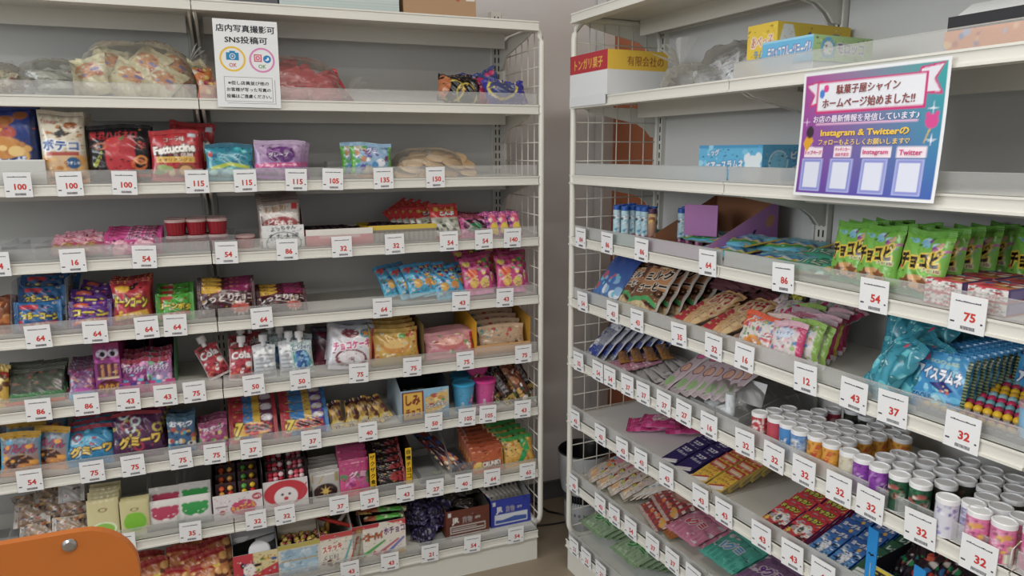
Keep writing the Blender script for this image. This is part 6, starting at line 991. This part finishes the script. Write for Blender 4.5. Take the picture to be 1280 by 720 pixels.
tags('B', 6, [(0.057, '43', 'the frame end'), (0.191, '43', 'the white liner'), (0.299, '43', 'the magenta bags'), (0.381, '43', 'the bare liner'), (0.485, '43', 'the dark purple boxes'), (0.609, '43', 'the yellow red boxes'), (0.685, '43', 'the bare deck'), (0.795, '43', 'the red picture boxes'), (0.876, '43', 'the blue picture boxes'), (0.948, '43', 'the green boxes')])
# --- B eighth row
PAN = [('g', 'c8bcb4', 'b8a8a0'), ('e', .4, .82, .34, .13, 'c87888'), ('e', .35, .62, .14, .07, 'c84828'), ('e', .5, .55, .14, .07, 'e08828'), ('b', 16, 5, ['b8b848', 'd8d088', 'a03028', '58a0c8'], .1, .35, .8, .7, .05), ('e', .5, .18, .3, .1, 'd8a878'), ('s', 4, 'd8c8a0', 1, .3, .6, 1, 0, .5)]
for k, (s_, dd, z, yw) in enumerate(((.045, .05, 0, -30), (.10, .045, .004, -26), (.15, .05, .008, -22), (.08, .10, .016, -25), (.135, .11, .02, -22), (.19, .06, .012, -18))):
    place('pan', pillow('toy_candy_packet', .10, .14, .012, PAN, cell=.0018, pinch=0, wr=.8), 'clear packet with pink and orange sweets, %s' % ('leftmost', 'second', 'third', 'rear left', 'rear right', 'fourth')[k], 'packet', 'clear toy sweet packets', 'B', s_, dd, surf('B', 7)+z+.01, yw, 62, 0)
for k in range(7):
    place('wst', pillow('straw_candy_packet', .03, .14, .01, [('g', 'b8b0a8', 'd0ccc4'), ('s', 3, 'c8a878', 1, .4), ('b', 8, 4, ['e8e4e0', '8898a8', 'a85048'], 0, 0, 1, 1, .05)], cell=.002), 'narrow clear packet of beige straws, %s' % (('first',)+tuple(ORD[1:]))[k], 'packet', 'beige straw packets', 'B', .215+.013*k, .06+.012*k, surf('B', 7)+.01+.006*k, -25, 58, 4)
DNT = [('nz',), ('g', '7a4040', '6a3838'), ('s', 6, 'c8b0a8', 0, .4), ('s', 7, 'a83038', 1, .5, 0, 1, 0, .55), ('e', .45, .62, .38, .26, 'a87060'), ('e', .45, .62, .3, .2, 'c8988c'), ('e', .5, .6, .14, .08, '5a2c28'), ('b', 12, 4, ['d87828', 'c8a0a0', '8a2830', 'd8a040'], 0, 0, 1, .3, .06)]
for k, (s_, dd, z, yw) in enumerate(((.335, .05, 0, -18), (.36, .10, .014, -16), (.40, .15, .02, -14), (.345, .08, .028, -20))):
    place('dnt', pillow('round_sausage_packet', .15, .145, .02, DNT, cell=.0018, wr=.8), 'red striped packet with round pink slice, %s' % ('front', 'second', 'third', 'on top')[k], 'packet', 'red striped round packets', 'B', s_, dd, surf('B', 7)+z+.012, yw, 72, 0)
OGP = [('g', 'b86a30', 'c88848'), ('b', 20, 5, ['d8a040', '983c20', '88a048', 'd8c090'], 0, 0, 1, 1, .06)]
for k in range(3):
    place('ogp', pillow('orange_clear_packet', .07, .12, .012, OGP, cell=.002), 'orange clear packet beside the pink number packs, %s' % ORD[k], 'packet', 'orange clear packets', 'B', .415+.012*k, .05+.04*k, surf('B', 7)+.01+.006*k, -14, 76, 0)
def nump(c, c2, ch, cc, seed): return [('g', c, c2), ('s', 8, c2, 1, .3), ('b', 18, seed, [c2, 'c8bcc0', c], 0, 0, 1, 1, .07), ('t', ch, .45, .55, .26, cc, 'd8c8cc', 10, .5, .06)]
for (s0, c, c2, ch, cc, nm, seed) in ((.485, 'b86080', 'c87c98', '6グミ', 'c82848', 'pink', 3), (.615, '2c9080', '48a898', '1グミ', '2c98c8', 'sea green', 5), (.735, '6a4870', '7c5880', '9グミ', '6a2088', 'plum', 7)):
    for k in range(6):
        place('nm'+nm, pillow('soft_candy_pack', .115, .115, .012, nump(c, c2, ch, cc, seed), cell=.0018, pinch=0, wr=.8), '%s clear soft candy pack, %s' % (nm, 'topmost in front' if k == 5 else '%s from the bottom' % (('first',)+tuple(ORD[1:]))[k]), 'packet', '%s soft candy packs' % nm, 'B', s0+.008*(5-k), .04+.024*(5-k), surf('B', 7)+.008+.006*k, -10+2*k, 78, 0)
SWL = [('g', '5a3a34', '3a2424'), ('p', [(.1, 0), (.45, 1), (.65, 1), (.3, 0)], 'b8a090'), ('p', [(.6, 0), (.9, .8), (1, .8), (.8, 0)], 'a89080'), ('b', 8, 4, ['d0c0b0', '2a1818'], 0, 0, 1, 1, .06)]
pile('swl', pillow('chocolate_swirl_packet', .045, .10, .018, SWL, cell=.002), 'brown and cream swirl packet leaning in a row', 'packet', 'brown swirl packets', 'B', 7, [(.87+.026*k, .05+.014*(k % 4), .01+.006*(k % 3), -20, 40, 10) for k in range(9)])
tags('B', 7, [(0.052, '43', 'the pancake packets'), (0.197, '43', 'the orange sweets'), (0.269, '43', 'the straw packets'), (0.345, '54', 'the striped round packets'), (0.439, '37', 'the orange clear packets'), (0.518, '37', 'the pink packs'), (0.595, '37', 'the sea green packs')])
# --- B base deck
place('lb2', lambda: MB().box(-.25, .25, 0, .24, 0, .004, 'e0e0de', CARD).build('white_liner_board'), 'white liner board lying on the bottom deck of right unit', 'board', None, 'B', .27, .03, surf('B', 8))
GPK = [('g', '8aaa7e', '9cb892'), ('s', 9, 'a8b8a0', 1, .3), ('b', 14, 4, ['98b48c', '70986a', 'b0c0a8'], 0, 0, 1, 1, .07), ('t', 'グミ', .5, .55, .3, '30a048', 'a8c8a0', 10, .6, .06), ('e', .3, .75, .12, .06, '1c6a30')]
for (s0, n, nm) in ((.06, 7, 'left'), (.235, 7, 'right')):
    for k in range(n):
        place('gpk', pillow('green_candy_pack', .125, .115, .012, GPK, cell=.0018, pinch=0, wr=.8), 'pale green clear candy pack, %s of the %s stack' % ('topmost' if k == n-1 else (('lowest',)+tuple(ORD[1:]))[k], nm), 'packet', 'pale green candy packs', 'B', s0+.006*(6-k), .045+.024*(6-k), surf('B', 8)+.012+.006*k, -12+2*k, 78, 0)
for k in range(4):
    place('nmplum', None, 'plum clear soft candy pack on the bottom deck, %s' % (('lowest',)+tuple(ORD[1:]))[k], 'packet', 'plum packs on the bottom deck', 'B', .40+.008*k, .10-.02*k, surf('B', 8)+.012+.006*k, -10, 78, 0)
tags('B', 8, [(0.060, '21', 'the left green stack'), (0.129, '21', 'the left green packs'), (0.208, '21', 'the gap by the green packs')])
# ================================================================ notices
def notice1():
    W, Hh = .185, .262
    o = MB().box(-W/2, W/2, -.0004, .0004, 0, Hh, 'e6e8ea', CARD).build('hanging_notice')
    p = MB(); K = '34363c'
    text3d(p, '店内写真撮影可', 0, .236, .0215, K, CARD, -.0008, .168, bold=.008); text3d(p, 'SNS投稿可', 0, .203, .021, K, CARD, -.0008, .122, bold=.008)
    text3d(p, '※但し店員並び他の', 0, .074, .0115, K, CARD, -.0008, .118, bold=0); text3d(p, 'お客様が写った写真の', 0, .054, .0115, K, CARD, -.0008, .128, bold=0); text3d(p, '投稿はご遠慮ください。', 0, .034, .0115, K, CARD, -.0008, .130, bold=0)
    for x0, x1, z0, z1, q in ((-.070, .070, .018, .092, .0008), (-.064, .078, .012, .014, 0), (.076, .078, .012, .086, 0)):
        if q:
            p.box(x0, x1, -.0008, -.0005, z0, z0+q, K, CARD).box(x0, x1, -.0008, -.0005, z1-q, z1, K, CARD).box(x0, x0+q, -.0008, -.0005, z0, z1, K, CARD).box(x1-q, x1, -.0008, -.0005, z0, z1, K, CARD)
        else: p.box(x0, x1, -.0008, -.0005, z0, z1 if z1-z0 > .01 else z0+.0009, '6a5070', CARD) if z1-z0 < .01 else p.box(x0+.001, x1, -.0008, -.0005, z0, z1, '6a5070', CARD)
    def ring(cx, cz, r0, r1, c, y=-.0007):
        n = 40; p.add([(cx+r*math.cos(2*math.pi*k/n), y, cz+r*math.sin(2*math.pi*k/n)) for r in (r0, r1) for k in range(n)], [(k, (k+1) % n, n+(k+1) % n, n+k) for k in range(n)], c, CARD)
    def rrct(cx, cz, w, h, c, y): p.box(cx-w/2, cx+w/2, y, y+.0002, cz-h/2, cz+h/2, c, CARD)
    ring(-.042, .145, .0320, .0375, 'e8c048'); ring(.043, .145, .0320, .0375, 'd88ab8')
    rrct(-.042, .153, .036, .022, '2c88b8', -.0009); rrct(-.042, .166, .016, .006, '2c88b8', -.0009); ring(-.042, .153, 0, .0085, 'e0e8ee', -.0011); ring(-.042, .153, 0, .0062, '2c6a98', -.0012); ring(-.042, .153, 0, .003, 'b8d8ea', -.0013)
    rrct(.031, .151, .022, .022, 'c84868', -.0009); rrct(.031, .151, .0165, .0165, 'e8c8cc', -.0010); ring(.031, .151, .0035, .006, 'c05078', -.0011); ring(.058, .149, 0, .0115, '3080c0', -.0009)
    p.add([(.051, -.0012, .146), (.058, -.0012, .149), (.058, -.0012, .154), (.063, -.0012, .154), (.064, -.0012, .147), (.058, -.0012, .143)], [(0, 1, 2, 3, 4, 5)], 'e8eef4', CARD)
    text3d(p, 'OK', -.042, .127, .012, 'c85a68', CARD, -.0009, .022); text3d(p, 'OK', .043, .126, .012, '5aa048', CARD, -.0009, .022)
    p.build('printed_notice', o); return o
place('not1', notice1, 'white notice sheet with camera and app icons hanging from the left unit', 'notice', None, 'A', -.784, -.009, 1.411, 0, -1, .5).scale = (.795, .795, .782)
def notice2():
    W, Hh = .267, .212
    def surf_(U, V): return (U-.5)*W, -.006*np.sin(U*np.pi)*(1-V)-.012*(1-V)**2, V*Hh
    b = MB()
    ops = [('g', '5a50a8', '8a68a8'), ('f', '7a60ac')]
    A = Art(W, Hh, ops, .002, 2)
    t, v = A.X, A.Y
    c0, c1, c2, c3 = [np.array(lin(c)) for c in ('b04a98', '2fa8a0', '6a3a98', '3c5cb0')]
    A.a[:] = (c0*(1-t)[..., None]+c1*t[..., None])*v[..., None]+(c2*(1-t)[..., None]+c3*t[..., None])*(1-v)[..., None]
    A.a[(t < .022) | (t > .978) | (v < .03) | (v > .97)] = lin('e6e8ec')
    for cx in (.135, .365, .60, .825):
        A._r(cx-.085, .045, cx+.085, .31, 'a8b0e0'); A._r(cx-.075, .058, cx+.075, .297, '8a90d0'); A._r(cx-.062, .075, cx+.062, .28, 'd8dcec')
    for cx, w_, h0 in ((.135, .15, .318), (.365, .13, .318), (.60, .20, .318), (.825, .18, .318)): A._r(cx-w_/2, h0, cx+w_/2, .395 if cx != .365 else .405, 'ecdfe8')
    A._p([(.03, .90), (.16, .93), (.17, .74), (.06, .72), (.09, .81)], 'c83878'); A._p([(.04, .89), (.15, .915), (.16, .76), (.08, .74), (.105, .815)], 'e0e0ea')
    A._p([(.82, .95), (.97, .97), (.92, .86), (.97, .75), (.80, .77)], 'c83878'); A._p([(.83, .935), (.955, .953), (.905, .86), (.95, .77), (.81, .785)], 'e0e0ea')
    A._r(.115, .665, .875, .915, 'c83878'); A._r(.13, .685, .86, .90, 'e4e6ee')
    A._e(.16, .82, .02, .035, '4a80d0'); A._e(.19, .86, .02, .03, 'd84890')
    A._r(.13, .575, .84, .588, 'e8b8d8')
    A._star(.92, .66, .05, 'e0e8f0', 4, .15); A._star(.93, .44, .05, 'e8ecf4', 4, .15); A._star(.055, .60, .04, 'e8d0ec', 4, .15); A._star(.115, .40, .03, 'e8d0ec', 4, .15)
    A._e(.92, .57, .038, .05, 'd04a90'); A._e(.893, .615, .014, .02, 'd04a90'); A._e(.945, .62, .014, .02, 'd04a90'); A._p([(.91, .52), (.885, .42), (.89, .415), (.92, .52)], 'd8b048')
    A._p([(.04, .43), (.085, .53), (.125, .45), (.075, .36)], 'd8a030'); A._e(.09, .52, .03, .05, '3a2838')
    b.grid(surf_, A.nu, A.nv, A.cols(), CARD)
    b.grid(lambda U, V: ((U-.5)*W, surf_(U, V)[1]+.0006, V*Hh), 12, 8, 'dcdee2', CARD, flip=True)
    o = b.build('hanging_notice'); p = MB()
    def tx(s, u, v, h, c, w, oc=None, bold=.02):
        for cc, bo, yy in ((((oc, bold+.07, -.0010),) if oc else ())+((c, bold, -.0015),)):
            V_, T_ = glyphs(s, bo); sx = w*W/(V_[:, 0].max()-V_[:, 0].min())
            P = []
            for q in V_:
                U_ = u+q[0]*sx/W; VV = v+q[1]*h*Hh/Hh; X_, Y_, Z_ = surf_(np.float64(U_), np.float64(VV)); P.append((X_, Y_+yy, Z_))
            if any(ord(q) > 0x3000 for q in s):
                for e in (1, -1): p.add([(q[0]+e*.00030*h/.05, q[1], q[2]+e*.0002*h/.05) for q in P], T_.tolist(), cc, CARD)
            p.add(P, T_.tolist(), cc, CARD)
    tx('駄菓子屋シャイン', .49, .848, .07, '8a4a48', .44, None, .006); tx('ホームページ始めました!!', .49, .745, .075, '8a4a48', .64, None, .006)
    tx('お店の最新情報を発信しています♪', .48, .622, .055, 'e8e0f0', .74, None, .004)
    tx('Instagram & Twitterの', .49, .505, .065, 'e8c050', .62, None, .02); tx('フォローもよろしくお願いします♡', .49, .437, .045, 'e8c878', .64, None, .004)
    tx('トップページ', .135, .355, .035, 'c84a80', .135, None, .01); tx('キッチンカー', .365, .38, .026, 'c84a80', .11, None, .006); tx('出店予定日', .365, .34, .026, 'c84a80', .10, None, 0)
    tx('Instagram', .60, .355, .045, 'c84a80', .17, None, .02); tx('Twitter', .825, .355, .04, 'c84a80', .14, None, .02)
    p.build('printed_lettering', o); return o
place('not2', notice2, 'colourful pink and teal notice sheet with star sparkles hanging on the right unit', 'notice', None, 'B', .963, -.008, 1.221, 0, -1, 0)
# ================================================================ things on the floor
def bin_():
    root = MB().lathe([(0, 0, 'c6c9cd'), (.085, 0, 'c6c9cd'), (.098, .01, 'c6c9cd'), (.105, .05, 'c6c9cd'), (.107, .12, 'c6c9cd'), (.10, .135, 'b8bcc0')], 'c6c9cd', PLAS, n=40).build('fan_heater')
    g = MB()
    for k in range(44):
        a = 2*math.pi*k/44; g.tube([(.103*math.cos(a), .103*math.sin(a), .125), (.112*math.cos(a), .112*math.sin(a), .175)], .0016, '50545a', PLAS, n=4)
    g.lathe([(.09, .13, '1a1a1e'), (.098, .175, '1a1a1e')], '1a1a1e', PLAS, n=32); tag(g.build('air_grille', root), kind='stuff')
    MB().lathe([(.113, .172, 'c6c9cd'), (.122, .18, 'cdd0d4'), (.135, .24, 'cdd0d4'), (.142, .32, 'c6c9cd'), (.144, .345, 'c6c9cd'), (.138, .35, '303236')], 'c6c9cd', PLAS, n=40).build('upper_body', root)
    MB().lathe([(.138, .35, '222226'), (.128, .33, '1c1c20'), (.10, .25, '141418'), (0, .23, '101014')], '1c1c20', PLAS, n=40).build('inner_bowl', root)
    for k, x in enumerate((-.055, -.03, -.004, .022, .046)):
        a = x/.107; b = MB().lathe([(0, 0, '4a4c52'), (.0075, 0, '4a4c52'), (.0065, .002, '5a5c62'), (0, .002, '888a90')], '4a4c52', PLAS, n=14).build('button', root)
        b.matrix_local = Matrix.Rotation(a-.25, 4, 'Z') @ Matrix.Translation((0, -.1055, .085)) @ Matrix.Rotation(math.pi/2, 4, 'X')
    return root
o = bin_(); tag(o, 'round white appliance with dark open bowl on the floor between the units', 'appliance'); o.matrix_world = Matrix.Translation((.245, 2.33, 0)) @ Matrix.Diagonal((.62, .62, .84, 1))
cbl = MB(); cbl.tube([(.02, 2.62, .004), (.08, 2.50, .004), (.13, 2.43, .004), (.20, 2.40, .004), (.27, 2.42, .004)], .004, '18181a', PLAS, n=8); tag(cbl.build('power_cable'), 'black power cable on the floor behind the right unit', 'cable')
cbl = MB(); cbl.tube([(.02, 2.36, .004), (.08, 2.33, .004), (.14, 2.34, .004), (.20, 2.36, .004), (.26, 2.40, .004)], .003, '202022', PLAS, n=8); tag(cbl.build('power_cable'), 'thin black cable on the floor in front of the appliance', 'cable')
# the chair in the near left corner
ORANGE = mat('orange_plywood', 'b9682a', .42, spec=.4, var=.07, vscale=14, coat=.15)
CHROME = mat('brushed_steel', 'b0b0b0', .3, metal=1)
def panel(W, Hh, th, r, curve, z0=0):
    b = MB(); P = rrect(-W/2, W/2, z0, z0+Hh, r, 8); n = len(P)
    for y, fl in ((0, 0), (th, 1)): b.add([(x, y+curve*(x/W*2)**2, z) for x, z in P], [tuple(range(n)) if fl else tuple(range(n))[::-1]], 'ffffff', ORANGE)
    b.add([(x, y+curve*(x/W*2)**2, z) for y in (0, th) for x, z in P], [(i, (i+1) % n, n+(i+1) % n, n+i) for i in range(n)], 'ffffff', ORANGE); return b
ch = empty('dining_chair'); tag(ch, 'orange chair back with a round steel rivet in the near left corner', 'chair')
panel(.42, .24, .012, .06, 0, 0).build('backrest', ch).matrix_local = Matrix.Translation((0, 0, .606))
for x in (-.138, .138):
    rv = MB().lathe([(0, .003, 'ffffff'), (.005, .0028, 'ffffff'), (.008, .001, 'ffffff'), (.0085, 0, 'ffffff')], 'ffffff', CHROME, n=20).build('rivet', ch)
    rv.matrix_local = Matrix.Translation((x, -.0005, .846-.015)) @ Matrix.Rotation(math.pi/2, 4, 'X')
se = MB(); P = rrect(-.21, .21, .02, .42, .06, 8); n = len(P)
se.add([(x, y, z) for z in (.43, .445) for x, y in P], [tuple(range(n))[::-1], tuple(range(n, 2*n))]+[(i, (i+1) % n, n+(i+1) % n, n+i) for i in range(n)], 'ffffff', ORANGE); se.build('seat', ch)
for x in (-.17, .17):
    MB().tube([(x, .02, .0), (x, .03, .43), (x, .018, .74)], .010, 'ffffff', CHROME, n=10).build('leg', ch)
    MB().tube([(x, .40, .0), (x, .38, .43)], .010, 'ffffff', CHROME, n=10).build('leg', ch)
ch.matrix_world = MU['A'] @ Matrix.Translation((-1.202, -1.0, 0))
